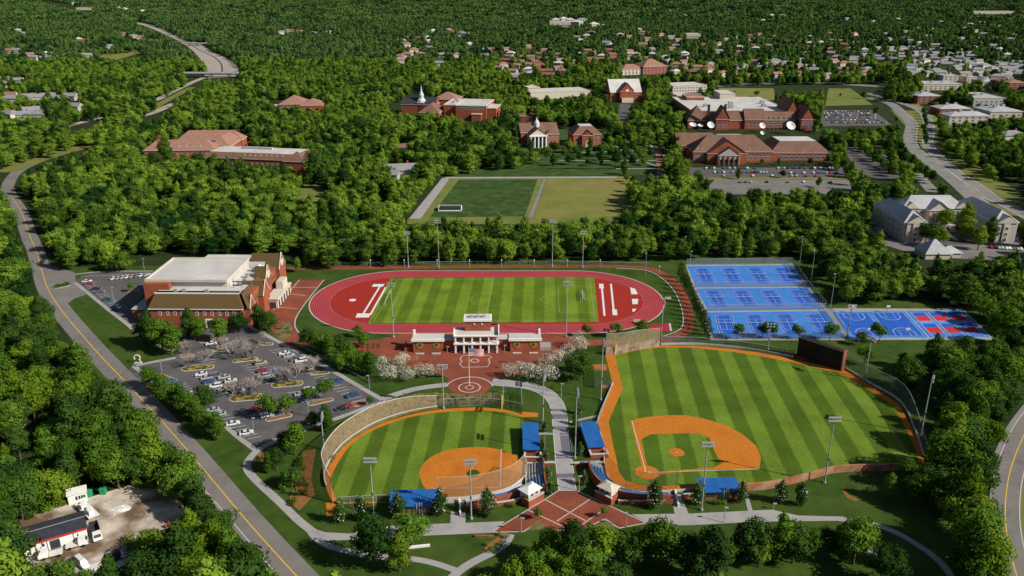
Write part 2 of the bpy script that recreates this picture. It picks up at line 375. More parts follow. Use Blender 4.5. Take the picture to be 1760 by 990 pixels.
for q in ([(318,71),(335,71),(358,83),(385,93),(410,113),(402,133),(366,133),(356,117),(354,105),(336,94),(327,84)],
          [(318,70),(300,58),(262,42),(236,35),(236,41),(262,50),(300,66),(318,78)],
          [(70,0),(110,4),(150,14),(158,26),(112,16),(70,4)], [(340,137),(290,158),(262,172),(276,176),(312,162),(348,142)],
          [(298,176),(250,195),(238,206),(256,204),(290,188)], [(182,197),(150,205),(116,212),(117,222),(150,214),(182,206)],
          [(160,240),(80,264),(0,284),(0,310),(60,280),(110,262),(160,248)], [(60,276),(40,285),(18,300),(6,320),(10,340),(26,362),(42,362),(30,335),(26,318),(40,297),(62,288)],
          [(45,405),(66,405),(80,440),(84,470),(66,470)], [(1490,160),(1530,172),(1580,182),(1606,205),(1612,232),(1606,260),(1660,300),(1760,362),(1760,380),(1700,352),(1640,318),(1600,290),(1565,268),(1555,245),(1560,225),(1556,205),(1530,188),(1490,172)],
          [(1235,143),(1525,140),(1525,152),(1235,154)], [(1575,295),(1582,295),(1608,330),(1590,332)],
          [(1760,722),(1745,735),(1722,775),(1714,800),(1712,812),(1724,812),(1720,900),(1728,940),(1744,990),(1760,990)],
          [(1700,330),(1760,365),(1760,300),(1720,300)]): keep(*q)
keep(*COMPLEX)
keep((65,411),(40,395),(48,430),(70,470),(80,470))
# ---------------------------------------------------------------- far lawns and practice fields
for nm, q, z, m in (
 ('campus_lawn', [(885,222),(1040,222),(1180,225),(1180,292),(1140,300),(800,306),(740,300),(780,285),(880,262)], .03, 'practice'),
 ('dry_field_edge', [(700,378),(770,304),(1090,303),(1085,370),(1070,385),(700,385)], .03, 'verge'),
 ('practice_field', [(789,309),(924,308),(902,372),(738,374)], .07, 'practice'),
 ('dry_field', [(942,307),(1076,307),(1072,372),(918,376)], .07, 'drylawn'),
 ('grass_band', [(790,300),(830,287),(1058,288),(1062,302)], .07, 'practice'),
 ('dirt_track', [(760,306),(773,306),(723,376),(703,376)], .09, 'concrete'),
 ('gravel_path', [(765,304.4),(1060,303.4),(1060,306),(765,306.8)], .1, 'concrete'),
 ('gravel_path', [(934,308),(938,308),(915,374),(908,374)], .1, 'street'),
 ('school_lawn', [(1236,151),(1330,152),(1332,172),(1236,170)], .05, 'drylawn'),
 ('school_lawn', [(1424,152),(1462,152),(1500,180),(1418,182)], .05, 'verge'),
 ('field_lawn', [(162,96),(235,84),(246,90),(200,103)], .05, 'drylawn'),
 ('field_lawn', [(0,96),(50,94),(52,106),(0,110)], .05, 'drylawn'),
 ('glade_lawn', [(478,342),(495,316),(556,312),(576,321),(545,346),(505,350)], .05, 'verge'),
 ('car_park', [(1180,288),(1448,288),(1452,305),(1186,306)], .06, 'asphalt'),
 ('car_park', [(1228,309),(1460,309),(1464,334),(1205,334)], .06, 'road'),
 ('car_park', [(1445,254),(1478,252),(1540,306),(1520,310),(1480,300)], .06, 'asphalt'),
 ('car_park', [(1500,262),(1530,266),(1562,306),(1540,308)], .07, 'asphalt'),
 ('car_park', [(1410,189),(1500,190),(1536,216),(1412,217)], .06, 'asphalt'),
 ('brick_walk', [(1126,252),(1136,252),(1144,306),(1130,306)], .06, 'tileroof'),
 ('brick_walk', [(1136,266),(1172,264),(1176,274),(1138,278)], .06, 'street'),
 ('drive', [(1065,178),(1084,178),(1084,210),(1062,210)], .06, 'asphalt'),
 ('apartment_yard', [(1484,376),(1520,390),(1760,400),(1760,452),(1580,440),(1480,408)], .05, 'road'),
 ('apartment_court', [(1584,398),(1672,398),(1690,420),(1600,422)], .08, 'asphalt'),
 ('yard_ground', [(33,920),(35,890),(105,862),(151,856),(221,834),(280,832),(316,868),(312,900),(236,925),(226,945),(234,962),(150,995),(40,995),(44,950)], .05, 'dirt'),
 ('yard_paving', [(146,980),(150,973),(230,947),(238,958),(160,1000),(120,1000)], .08, 'tarp')):
    sheet(nm, q, z, M[m])
for q in ([(742,372),(768,300),(830,286),(1060,286),(1078,308),(1070,366),(920,372),(740,372),(706,376)],
          [(935,264),(1050,252),(1125,250),(1140,300),(1060,302),(800,302),(850,289),(905,282)], [(1236,150),(1332,152),(1330,164),(1236,164)], [(1424,152),(1462,153),(1500,178),(1420,180)],
          [(162,94),(235,86),(245,90),(200,101)], [(500,322),(515,317),(552,315),(570,320),(540,338),(524,338),(516,328)], [(757,304),(775,300),(735,374),(700,376)], [(1182,290),(1446,290),(1450,318),(1200,320)],
          [(1447,256),(1476,254),(1556,302),(1520,304),(1484,296)], [(1412,190),(1498,191),(1530,213),(1414,214)], [(1066,178),(1082,178),(1082,206),(1064,206)],
          [(1525,345),(1745,345),(1748,425),(1700,430),(1590,440),(1552,420),(1500,395)],
          [(36,925),(110,862),(114,838),(150,838),(160,850),(225,838),(280,850),(308,872),(310,900),(236,925),(226,945),(232,958),(150,985),(46,985),(48,950)]): keep(*q)
# ================================================================ athletics track and pitch
Yt, Yb = G(836, 465.6).y, G(836, 572.6).y
TW = (Yt-Yb)/2; TY = (Yt+Yb)/2; tv = P((0, TY, 0))[1]
xl, xr = G(533.5, tv+4).x, G(1138.5, tv).x; TXC = (xl+xr)/2; TS = (xr-xl)/2-TW   # half straight
def stadium(r, n=40):
    p = [(TXC+TS+r*math.cos(a), TY+r*math.sin(a)) for a in np.linspace(-math.pi/2, math.pi/2, n)]
    return p+[(TXC-TS-r*math.cos(a), TY-r*math.sin(a)) for a in np.linspace(-math.pi/2, math.pi/2, n)]
def stad_ring(r, w, n=60):
    a, b = stadium(r-w/2, n), stadium(r+w/2, n); k = len(a)
    return [[a[i], b[i], b[(i+1) % k], a[(i+1) % k]] for i in range(k)]
sheet('running_track', stadium(TW), Z2, M['track'], px=False)
LW = 9.9
sheet('track_infield', stadium(TW-LW), Z3, M['dzone'], px=False)
lanes = []
for i in range(10): lanes += stad_ring(TW-.12-i*(LW-.2)/8.9, .26 if i in (0, 9) else .16)
sheet('track_lane_lines', lanes, Z4, M['lane'], px=False)
sheet('track_kerb', stad_ring(TW+.25, .5), Z3, M['kerb'], px=False)
# brick walk round the track
strip('brick_walk', [(505,597),(540,585),(560,581)], 4, Z1, M['paver'])
strip('brick_walk', [(470,462),(560,461),(700,459.5),(840,458),(980,457.5),(1060,458),(1116,461.5),(1150,478),(1170,500),(1182,530),(1184,560),(1172,574),(1143,586),(1110,590),(1040,589)], 5.0, Z1, M['paver'])
strip('path_kerb', [(1060,461),(1112,465),(1140,480),(1160,502),(1172,532),(1174,556),(1166,568),(1140,578)], .5, Z2, M['kerb'])
sheet('track_forecourt', [(512,481),(557,481),(535,508),(512,540),(507,560),(518,578),(500,597),(484,590),(462,560),(440,560),(430,545),(468,520)], Z1, M['paver'])
strip('path_kerb', [(557,481),(535,508),(512,540),(507,560),(518,577)], .5, Z3, M['kerb'])
sheet('paving_lines', quads_of([((515,481),(470,533)),((495,505),(525,508)),((478,528),(512,531)),((500,494),(545,494))], .4), Z3, M['kerb'], px=False)
PITCH = [(672,478),(1021,476),(1029,553.5),(632,556.5)]
turf_soccer = stripemat('mown_turf_pitch', (.135, .200, .016), (.082, .138, .009), 940, 5.55, 1.5)
sheet('football_pitch', PITCH, Z4, turf_soccer)
pl = quads_of([((683,481),(1014,479)),((642,553),(1022,550)),((683,481),(642,553)),((1014,479),(1022,550)),((847,480),(834,552)),
  ((959,492),(961,537)),((959,492),(1017,492)),((961,537),(1021,537)),((997,502),(998,521)),
  ((676,497),(668,497)),((686,504),(675,528)),((674,530),(656,530))], .16)
cc = G(839.5, 515); pl += ring_quads(cc, 9.15, .16); c2 = G(958, 515); pl += ring_quads(c2, 8.2, .16, 20, math.pi/2, math.pi*1.5)
sheet('pitch_markings', pl, Z5, M['linedim'], px=False)
jp = quads_of([((654,491),(624,540)),((663,494),(636,542)),((1034,489),(1039,543)),((1050,488),(1055.5,541))], 1.0)
sheet('jump_runways', jp, Z4+.01, M['linewhite'], px=False)
sheet('jump_pads', [[(642,488.5),(661,488.5),(658,493),(639,493)],[(614,539),(637,539),(634,546),(611,546)],[(1029.5,488),(1037,488),(1038,496),(1030,496)],[(1052,532),(1060,532),(1061,542),(1053,542)],
  [(1083,494),(1092,497),(1096,506),(1085,506)],[(1086,514),(1097,514),(1096,523),(1087,523)],[(1087,531),(1094,531),(1090,536),(1087,536)]], Z4+.02, M['linewhite'])
sheet('throwing_circle', [ellipse_px(606, 516, 6)], Z4+.01, M['linewhite'], px=False)
sheet('runway_extension', [(1119,557),(1152,556),(1153,569),(1112,569)], Z3+.01, M['track'])
sheet('runway_border', [(1149.5,556),(1152.5,556),(1155,569),(1151.5,569)], Z4, M['kerb'])
# ================================================================ entrance plaza and paths
sheet('plaza_paving', [(572,588),(640,585),(689,574),(740,573),(965,573),(1000,582),(1040,584),(1040,592),(1006,594),(975,606),(950,622),(915,640),(870,649),(845,651),(846,662),(838,672),(822,678),(795,679),(778,674),(768,666),(771,650),(755,642),(712,634),(668,620),(630,604),(572,598)], Z2, M['paver'])
pc = G(807, 666); rr_ = 9.3
pq = ring_quads(pc, 4.3, .45)+ring_quads(pc, 1.6, .35, 20)+ring_quads(pc, rr_, .5, 30, .1, math.pi-.1)
# keystone state outline laid in pale stone
OUT = [(795.5,611),(791,616),(794,622),(790,625),(795,631.5),(838,630.5),(842,624),(839.5,618),(845,613),(838,611),(795.5,611)]
pq += join_polyline_quads([(G(*p).x, G(*p).y) for p in OUT], .4)+ring_quads(G(816, 620), 1.7, .5, 16)
sheet('plaza_inlay', pq, Z3, M['kerb'], px=False)
strip('concrete_path', [(648,690),(680,678),(712,669),(742,664),(771,661)], 3.6, Z1, M['concrete'])
WALK = [(845,656),(880,660),(912,664),(938,674),(954,690),(960,706),(963,730),(966,760),(970,800),(975.5,844)]
strip('concrete_path', WALK, 5.6, Z1+.005, M['concrete'])
strip('path_kerb', WALK, .3, Z2, M['kerb'], off=2.8); strip('path_kerb', WALK, .3, Z2, M['kerb'], off=-2.8)
sheet('paving_lines', quads_of([((961+i*.0, 720+i*20.0), (978+i*3, 720+i*20.0)) for i in range(0)], .2) or quads_of([((950,748),(979,748)),((953,785),(984,785)),((957,822),(989,822))], .25), Z3, M['kerb'], px=False)
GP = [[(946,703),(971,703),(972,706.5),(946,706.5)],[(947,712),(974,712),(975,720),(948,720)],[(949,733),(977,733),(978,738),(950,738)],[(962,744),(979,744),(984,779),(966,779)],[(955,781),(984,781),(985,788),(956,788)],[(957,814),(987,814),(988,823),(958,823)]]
sheet('walkway_bands', GP, Z2, M['greyband'])  # darker grey bands and one block across the concrete walkway
FP = [(960.5,843),(991,843),(1018,856),(1051,871),(1111,899),(1064,908),(1040,892),(1006,908),(952,912.5),(925,897.5),(900,914),(846,915),(860,905),(908,876),(936,859)]
sheet('front_plaza', FP, Z2, M['paver'])
sheet('plaza_inlay', quads_of([((937,859),(1006,895)),((1016,857),(957,896)),((908,877),(974,908)),((1032,880),(1000,902))]+[(FP[i], FP[(i+1) % 15]) for i in range(15)], .35), Z3, M['kerb'], px=False)
sheet('concrete_path', [(733,901),(868,896),(849,915.5),(733,920.5),(629,926.5),(575,929),(552,930),(536,908),(560,915),(600,917),(669,904)], Z1, M['concrete'])
strip('concrete_path', [(640,690),(600,703),(562,722),(520,738),(488,752),(452,768),(430,787),(425,805),(441,826),(482,864),(515,896),(549,922)], 2.7, Z1+.004, M['concrete'])
strip('concrete_path', [(530,908),(549,930),(580,943),(640,956),(710,961),(750,969),(790,983)], 2.2, Z1+.008, M['concrete'])
strip('concrete_path', [(770,1000),(790,981),(815,965),(845,950),(868,934),(877,918)], 2.7, Z1+.012, M['concrete'])
sheet('concrete_path', [(1085,884),(1180,883),(1327,876),(1371,886),(1450,888),(1450,895),(1344,896),(1298,897),(1180,903),(1150,902),(1113,899)], Z1, M['concrete'])
strip('concrete_path', [(1440,891.5),(1488,898),(1537,914),(1584,941),(1618,968),(1642,1000)], 2.2, Z1+.004, M['concrete'])
strip('concrete_path', [(1000,954),(1120,953),(1300,946),(1440,937),(1478,943),(1510,957),(1560,992)], 1.7, Z1, M['concrete'])
sheet('concrete_path', [(775,879),(800,880),(800,899),(774,899)], Z2, M['concrete'])
sheet('concrete_path', [(1153,850),(1170,850),(1184,884),(1160,885)], Z2, M['concrete'])
sheet('concrete_path', [(1278,846),(1284,846),(1294,879),(1286,880)], Z2, M['concrete'])
for q in ([(922,744),(950,744),(950,747),(922,747)], [(978,724),(1030,712),(1030,716),(978,727)], [(928,792),(956,792),(956,797),(928,797)], [(985,793),(1038,791),(1038,796),(985,798)]):
    sheet('concrete_path', q, Z1, M['concrete'])
# mulched planting beds
sheet('planting_bed', [(520,775),(543,772),(538,800),(535,825),(541,850),(515,877),(495,862),(505,840),(513,815)], Z1, M['mulch'])
sheet('planting_bed', [(440,778),(470,772),(478,782),(455,800)], Z1, M['mulch'])
sheet('planting_bed', [(556,776),(569,752),(598,726),(627,708),(656,692),(679,684),(720,676),(770,676),(790,690),(762,697),(714,704),(657,727),(617,748),(589,771),(569,798),(562,815)], Z1, M['tanbed'])
sheet('planting_bed', [(770,676),(850,675),(868,672),(855,688),(830,697),(790,699)], Z1, M['tanbed'])
sheet('planting_bed', [(1446,840),(1452,838),(1458,850),(1477,858),(1472,862),(1456,856)], Z1, M['mulch'])
sheet('planting_bed', [(920,897),(925,893),(945,910),(906,912)], Z3+.01, M['tanbed'])
sheet('planting_bed', [(1034,897),(1040,893),(1060,907),(1015,907)], Z3+.01, M['tanbed'])
sheet('planting_bed', [(853,925),(862,915),(874,917),(866,930),(845,944),(828,950),(836,936)], Z1, M['mulch'])
sheet('planting_bed', [(586,592),(660,590),(655,605),(640,606),(600,600)], Z1, M['tanbed'])
sheet('planting_bed', [(478,560),(497,552),(503,565),(498,580),(485,585),(474,578)], Z2+.01, M['tanbed'])
# ================================================================ parking lots
LOT = [(230,629),(300,616),(312,590),(311,570),(427,560),(483,590),(543,621),(601,655),(659,688),(577,719),(488,747),(438,772),(388,734),(300,680),(249,645)]
sheet('parking_asphalt', LOT, Z1+.015, M['asphalt'])
sheet('parking_asphalt', [(130,482),(155,469),(265,466),(250,500),(236,522),(236,556),(224,560)], Z1+.015, M['asphalt'])
def kerb(name, pxs, w, h=.13, smooth=4):
    pts = [G(*p) for p in pxs]; pts = smooth_line([(p.x, p.y) for p in pts], smooth) if smooth else pts
    mb = MB()
    a = ribbon(pts, -w/2, w/2)
    L = [q[0] for q in a]+[a[-1][1]]; Rr = [q[3] for q in a]+[a[-1][2]]; n = len(L)
    v = [(p.x, p.y, z) for z in (0, h) for p in L+Rr]; N = 2*n
    f = []
    for i in range(n-1):
        f += [(N+i, N+i+1, N+n+i+1, N+n+i), (i, i+1, N+i+1, N+i), (n+i, N+n+i, N+n+i+1, n+i+1)]
    f += [(0, N, N+n, n), (n-1, n+n-1, N+n+n-1, N+n-1)]
    mb.add(v, f); return tag(mb.build(name, M['kerb'] if w < 1 else M['concrete']), kind='structure')
kerb('sidewalk', [(129,486),(160,511),(192,537),(222,560),(240,578),(264,592),(300,603)], 2.0)
kerb('sidewalk', [(427,560),(483,590),(543,621),(601,655),(660,689)], 2.2)
kerb('sidewalk', [(230,629),(265,622),(302,615)], 2.0, smooth=0); kerb('sidewalk', [(230,629),(250,646),(272,662)], 2.0)
kerb('sidewalk', [(660,690),(620,704),(577,720),(530,734),(488,748)], 2.0); kerb('sidewalk', [(388,733),(410,752),(438,773)], 2.0)
kerb('sidewalk', [(128,472),(175,467),(262,466)], 1.2)
# painted bays
SD = (80.0, -14.0)
def sdir(u, v):
    a, b = G(u, v), G(u+SD[0]*.2, v+SD[1]*.2); return Vector((b.x-a.x, b.y-a.y)).normalized()
bays = []
def bayrow(a, b, both=True, ln=5.0):
    A, B = G(*a), G(*b); d = (B-A); n = max(2, int(d.length/2.75)); s = sdir(*a)
    for i in range(n+1):
        c = A+d*(i/n); p0 = Vector((c.x, c.y))-(s*ln if both else s*0); p1 = Vector((c.x, c.y))+s*ln
        bays.extend([[tuple(v) for v in q] for q in ribbon([p0, p1], -.09, .09)])
    if both: bays.extend([[tuple(v) for v in q] for q in ribbon([A, B], -.07, .07)])
ROWS = [((352,642),(402,678)), ((436,626),(478,656)), ((447,698),(466,714)), ((516,672),(540,688)), ((372,600),(350,625)), ((395,588),(372,597))]
for a, b in ROWS: bayrow(a, b)
SROWS = [((296,664),(420,752)), ((470,592),(640,687)), ((452,765),(500,743))]
bayrow((296,664),(425,755), False); bayrow((482,600),(636,690), False, -5.0); bayrow((455,760),(492,744), False, 4.0)
bayrow((143,489),(205,535), False, 5.0); bayrow((150,474),(258,470), False, -3.5)
sheet('bay_lines', bays, Z1+.03, M['linewhite'], px=False)
# ================================================================ softball field
SB_OUT = [(579,866),(571,862),(561,839),(559,820),(569,797),(588,771),(617,748.5),(656,728),(704,713),(752,704.5),(810,700.5),(849,702),(880,707),(899,714)]
SB_IN = [(581,862),(579,860),(569,836),(568,826),(578,801),(604,764),(642,739.5),(698,719),(752,709.5),(810,706),(849,707),(880,711),(899,718)]
SB_R = [(902,770),(904,812),(882,836),(842,851),(765,860),(700,864)]
so_ = [tuple(p) for p in smooth_line([(p[0], p[1]) for p in SB_OUT], 4)]; si_ = [tuple(p) for p in smooth_line([(p[0], p[1]) for p in SB_IN], 4)]
sheet('softball_warning_track', so_+SB_R, Z2, M['clay'])
sheet('softball_turf', si_+SB_R, Z3, stripemat('mown_turf_softball', (.112, .178, .018), (.058, .106, .009), 925, 5.35, 2.2))
SBC = [(736,846),(726,832),(721,815),(725,801),(742,785),(770,774),(807,769),(842,770),(872,777),(894,788),(902,799),(903.5,813),(882,835),(842,850),(765,859),(748,856)]
sheet('softball_infield', SBC, Z4, M['clay'], smooth=3)
sheet('pitching_circle', [ellipse_px(813, 814, 11.5)], Z5, M['lawn'], px=False)
sheet('foul_lines', quads_of([((860,838),(861.5,772)),((860,838),(745,840))], .18), Z5+.01, M['linewhite'], px=False)
sheet('softball_apron', [(672,858),(765,860),(842,851),(882,836),(904,812),(908,816),(886,842),(844,857),(765,866),(672,866)], Z1, M['concrete'])
sheet('bullpen_clay', [(560,864),(579,862),(577,884),(562,888)], Z2, M['clay'])
sheet('bullpen_clay', [(897,708),(925,710),(925,717),(897,717)], Z4, M['clay'])
# ================================================================ baseball field
BB_IN = [(1057,610.5),(1070.5,668),(1046,725),(1054,765),(1061,795),(1064,812),(1074,825),(1092,832),(1130,836),(1180,834),(1277,830),(1306,829),(1344,823),(1392,811),(1431,801),(1520,796.5),(1579,793.5),(1573,772),(1561,745),(1538,699),(1489,668),(1443,641),(1416,635.5),(1368,624),(1300,611),(1259,605),(1193,598),(1135,597),(1097,601.5)]
BB_OUT = [(1040.5,611.5),(1053,660.5),(1026.5,726),(1033,745),(1038,775),(1040,804),(1045,820),(1056,831),(1073,841),(1111,846),(1200,841),(1277,837),(1306,833),(1344,826.5),(1392,815),(1431,804),(1520,800),(1590,798),(1583,772),(1572,745),(1546,694),(1494,662),(1452,636),(1416,629),(1364,617),(1300,605.5),(1259,600),(1193,594),(1135,594),(1097,598)]
sheet('baseball_warning_track', BB_OUT, Z2, M['clay'])
sheet('baseball_turf', BB_IN, Z3, stripemat('mown_turf_baseball', (.112, .178, .018), (.058, .106, .009), 971, 5.75, .4))
BBC = [(1083,724),(1098,719.5),(1115,716.5),(1146,714),(1178,714),(1209,719.5),(1248,731),(1277,747),(1300,767),(1308,786),(1305,806),(1226,807),(1180,810),(1131,816),(1113,812),(1104,804)]
sheet('baseball_infield', BBC, Z4, M['clay'])
sheet('infield_turf', [(1102,759),(1104,754),(1118,747),(1150,746),(1201,744.5),(1220,754),(1226,772),(1240,797),(1226,804.5),(1180,807.5),(1134,811),(1113,802)], Z5, MATS['mown_turf_baseball'])
sheet('home_plate_circle', [ellipse_px(1112, 812.5, 21)], Z5+.02, M['clay'], px=False)
sheet('pitching_mound', [ellipse_px(1163, 778, 13.5)], Z5+.02, M['clay'], px=False)
sheet('foul_lines', quads_of([((1110,811),(1086,724)),((1114,812.5),(1306,806.5)),((1161,778),(1165,778)),((1107,811),(1111,811)),((1113.5,811),(1117,811))], .2), Z6+.01, M['linewhite'], px=False)
sheet('bullpen_clay', [(1019,626),(1043,626),(1044,637),(1019,637)], Z1, M['clay']); sheet('bullpen_clay', [(1033,662),(1052,662),(1052,668),(1033,668)], Z1, M['clay'])
# ================================================================ tennis, basketball and pickleball courts
def bil(q, s, t):
    a, b, c, d = [G(*p) for p in q]; return (a*(1-s)+b*s)*(1-t)+(d*(1-s)+c*s)*t
T1 = [(1181,457.5),(1359,456),(1386,491.5),(1196,493)]; T2 = [(1196.5,496),(1387.5,494.5),(1416,531),(1217,533.5)]; T3 = [(1215,537),(1419,534.5),(1453,580.5),(1225.5,581)]
TB = [(1430,536.5),(1651,533.5),(1701,579.5),(1460,580.5)]
sheet('court_pad', [(1178,454),(1362,452.5),(1388,490),(1420,530),(1655,530.5),(1712,584),(1222,585)], Z1, M['concrete'])
wl = []; deep = []; pale = []
def cl(q, pts, w=.11):
    P_ = [bil(q, *p) for p in pts]; wl.extend(join_polyline_quads([(p.x, p.y) for p in P_], w))
for q in (T1, T2, T3):
    for k in range(4):
        s0, s1 = (k+.20)/4+.01, (k+.80)/4+.0; t0, t1 = .13, .86
        deep.append([bil(q, *p)[:2] for p in ((s0, t0), (s1, t0), (s1, t1), (s0, t1))])
        w = s1-s0; e = w*.125; tm = (t0+t1)/2; sv = (t1-t0)*.27
        cl(q, [(s0, t0), (s1, t0), (s1, t1), (s0, t1), (s0, t0)]); cl(q, [(s0+e, t0), (s0+e, t1)]); cl(q, [(s1-e, t0), (s1-e, t1)])
        cl(q, [(s0+e, tm-sv), (s1-e, tm-sv)]); cl(q, [(s0+e, tm+sv), (s1-e, tm+sv)]); cl(q, [((s0+s1)/2, tm-sv), ((s0+s1)/2, tm+sv)])
sheet('tennis_court', [T1, T2, T3], Z2, M['blue']); sheet('multi_sport_court', [TB], Z2, M['blue'])
for a, b in ((.03, .265), (.30, .54)):
    deep.append([bil(TB, *p)[:2] for p in ((a, .06), (b, .06), (b, .94), (a, .94))])
    cl(TB, [(a, .06), (b, .06), (b, .94), (a, .94), (a, .06)], .14); m = (a+b)/2
    for t, sg in ((.06, 1), (.94, -1)):
        h = .075
        cl(TB, [(m-h, t), (m-h, t+sg*.12)]+[(m-h*math.cos(x), t+sg*(.12+.17*math.sin(x))) for x in np.linspace(0, math.pi, 12)]+[(m+h, t)], .2)
        cl(TB, [(m-h*.45, t), (m-h*.45, t+sg*.2), (m+h*.45, t+sg*.2), (m+h*.45, t)], .15)
reds = []
cl(TB, [(.565, .0), (.565, 1)], .25); cl(TB, [(.57, .42), (.995, .42)], .2)
for k in range(3):
    s0 = .60+k*.135; s1 = s0+.105
    for t0, t1, r0, r1 in ((.06, .40, .22, .40), (.50, .98, .64, .84)):
        cl(TB, [(s0, t0), (s1, t0), (s1, t1), (s0, t1), (s0, t0)], .2)
        reds.append([bil(TB, *p)[:2] for p in ((s0, r0), (s1, r0), (s1, r1), (s0, r1))])
        deep.append([bil(TB, *p)[:2] for p in ((s0, t0), (s1, t0), (s1, r0), (s0, r0))])
    pale.append([bil(TB, *p)[:2] for p in ((s0, .425), (s1, .425), (s1, .485), (s0, .485))])
sheet('court_playing_area', deep, Z3, M['blued'], px=False); sheet('court_pale_area', pale, Z3, M['bluel'], px=False)
sheet('court_red_zone', reds, Z3+.01, M['courtred'], px=False); sheet('court_lines', wl, Z4, M['linewhite'], px=False)
# ================================================================ buildings
WINM = {}
def win_mesh(w, h, frame=True, key='win'):
    k = (round(w, 2), round(h, 2), key)
    if k in WINM: return WINM[k]
    g = MB().box(-w/2, w/2, -.06, .05, 0, h).mesh('window'); g.materials.append(M['glass'])
    f = MB(); t = .16
    f.box(-w/2-t, w/2+t, -.10, .04, -t, 0); f.box(-w/2-t, w/2+t, -.10, .04, h, h+t)
    f.box(-w/2-t, -w/2, -.10, .04, 0, h); f.box(w/2, w/2+t, -.10, .04, 0, h); f.box(-.05, .05, -.09, .02, 0, h)
    fm = f.mesh('window_frame'); fm.materials.append(M['white']); WINM[k] = (g, fm); return WINM[k]
class Bld:
    """a building in its own frame: x along the front, y away from the viewer, z up"""
    def __init__(s, name, label, cat, A, B, skew=0.0, group=None):
        a, b = (G(*A), G(*B)) if not isinstance(A, Vector) else (A, B)
        d = b-a; s.L = Vector((d.x, d.y)).length
        s.root = thing(name, label, cat, (a.x, a.y, ground_h(a.x, a.y)), math.atan2(d.y, d.x), group); s.k = 0
    def part(s, name, mb, m): return mb.build(name, m, s.root)
    def block(s, x0, x1, y0, y1, h, roof='flat', rh=3, wm='brick', rm='brown', z0=-.5, o=.6, top='flatroof', gap=0.0, wname='wall', rname='roof'):
        s.k += 1; e = s.k*.003
        w = MB(); w.box(x0, x1, y0, y1, z0, h); s.part(wname, w, M[wm])
        rf = MB(); a0, a1, b0, b1, z = x0-o, x1+o, y0-o, y1+o, h-.02+e
        if roof == 'flat':
            p = .35
            s.part(rname, MB().box(x0-.12, x1+.12, y0-.12, y1+.12, h+.002, h+.28+e), M[rm])
            rim = MB()
            for q in ((x0-.3, x1+.3, y0-.3, y0+p), (x0-.3, x1+.3, y1-p, y1+.3), (x0-.3, x0+p, y0+p, y1-p), (x1-p, x1+.3, y0+p, y1-p)):
                rim.box(*q, h-.25, h+.75+e)
            s.part('parapet', rim, M[wm] if top == 'same' else M['cream']); return
        fa = MB().box(a0, a1, b0, b1, h-.35, h-.03+e); s.part('eaves', fa, M['white'])
        if roof == 'hip':
            dx, dy = a1-a0, b1-b0; i = min(dx, dy)/2
            if dx >= dy: r0, r1 = (a0+i, (b0+b1)/2, z+rh), (a1-i, (b0+b1)/2, z+rh)
            else: r0, r1 = ((a0+a1)/2, b0+i, z+rh), ((a0+a1)/2, b1-i, z+rh)
            v = [(a0, b0, z), (a1, b0, z), (a1, b1, z), (a0, b1, z), r0, r1]
            f = [(0, 1, 5, 4), (1, 2, 5), (2, 3, 4, 5), (3, 0, 4)] if dx >= dy else [(0, 1, 4), (1, 2, 5, 4), (2, 3, 5), (3, 0, 4, 5)]
            rf.add(v, f+[(3, 2, 1, 0)])
        elif roof == 'gable':                      # ridge along x
            m_ = (b0+b1)/2
            rf.add([(a0, b0, z), (a1, b0, z), (a1, b1, z), (a0, b1, z), (a0, m_, z+rh), (a1, m_, z+rh)], [(0, 1, 5, 4), (2, 3, 4, 5), (3, 2, 1, 0)])
            g = MB()
            for x, t in ((x0, .05), (x1, -.05)): g.add([(x, y0, h), (x, y1, h), (x, (y0+y1)/2, h+rh-.4), (x+t, y0, h), (x+t, y1, h), (x+t, (y0+y1)/2, h+rh-.4)], [(0, 1, 2), (5, 4, 3), (0, 2, 5, 3), (1, 4, 5, 2)])
            s.part('gable', g, M[wm])
        elif roof == 'gabley':                     # ridge runs away from the viewer
            m_ = (a0+a1)/2
            rf.add([(a0, b0, z), (a1, b0, z), (a1, b1, z), (a0, b1, z), (m_, b0, z+rh), (m_, b1, z+rh)], [(1, 2, 5, 4), (3, 0, 4, 5), (3, 2, 1, 0)])
            g = MB()
            for y, t in ((y0, .05), (y1, -.05)): g.add([(x0, y, h), (x1, y, h), ((x0+x1)/2, y, h+rh-.4), (x0, y+t, h), (x1, y+t, h), ((x0+x1)/2, y+t, h+rh-.4)], [(0, 1, 2), (5, 4, 3), (0, 2, 5, 3), (1, 4, 5, 2)])
            s.part('gable', g, M[wm])
        elif roof == 'mansard':
            i = rh*1.15
            v = [(a0, b0, z), (a1, b0, z), (a1, b1, z), (a0, b1, z), (a0+i, b0+i, z+rh), (a1-i, b0+i, z+rh), (a1-i, b1-i, z+rh), (a0+i, b1-i, z+rh)]
            rf.add(v, [(0, 1, 5, 4), (1, 2, 6, 5), (2, 3, 7, 6), (3, 0, 4, 7), (4, 5, 6, 7), (3, 2, 1, 0)])
            s.part('flat_roof', MB().box(a0+i+.3, a1-i-.3, b0+i+.3, b1-i-.3, z+rh-.1, z+rh+.12), M[top])
        s.part(rname, rf, M[rm])
    def windows(s, face, n, z, w=1.3, h=1.9, x0=None, x1=None, at=0.0):
        g, fm = win_mesh(w, h); x0 = 1 if x0 is None else x0; x1 = s.L-1 if x1 is None else x1
        for i in range(n):
            c = x0+(x1-x0)*(i+.5)/n
            o = link('window', g, s.root); f = link('window_frame', fm, o)
            if face == 'front': o.location = (c, at-.01, z)
            elif face == 'right': o.location = (at+.01, c, z); o.rotation_euler = (0, 0, R(90))
            elif face == 'left': o.location = (at-.01, c, z); o.rotation_euler = (0, 0, R(-90))
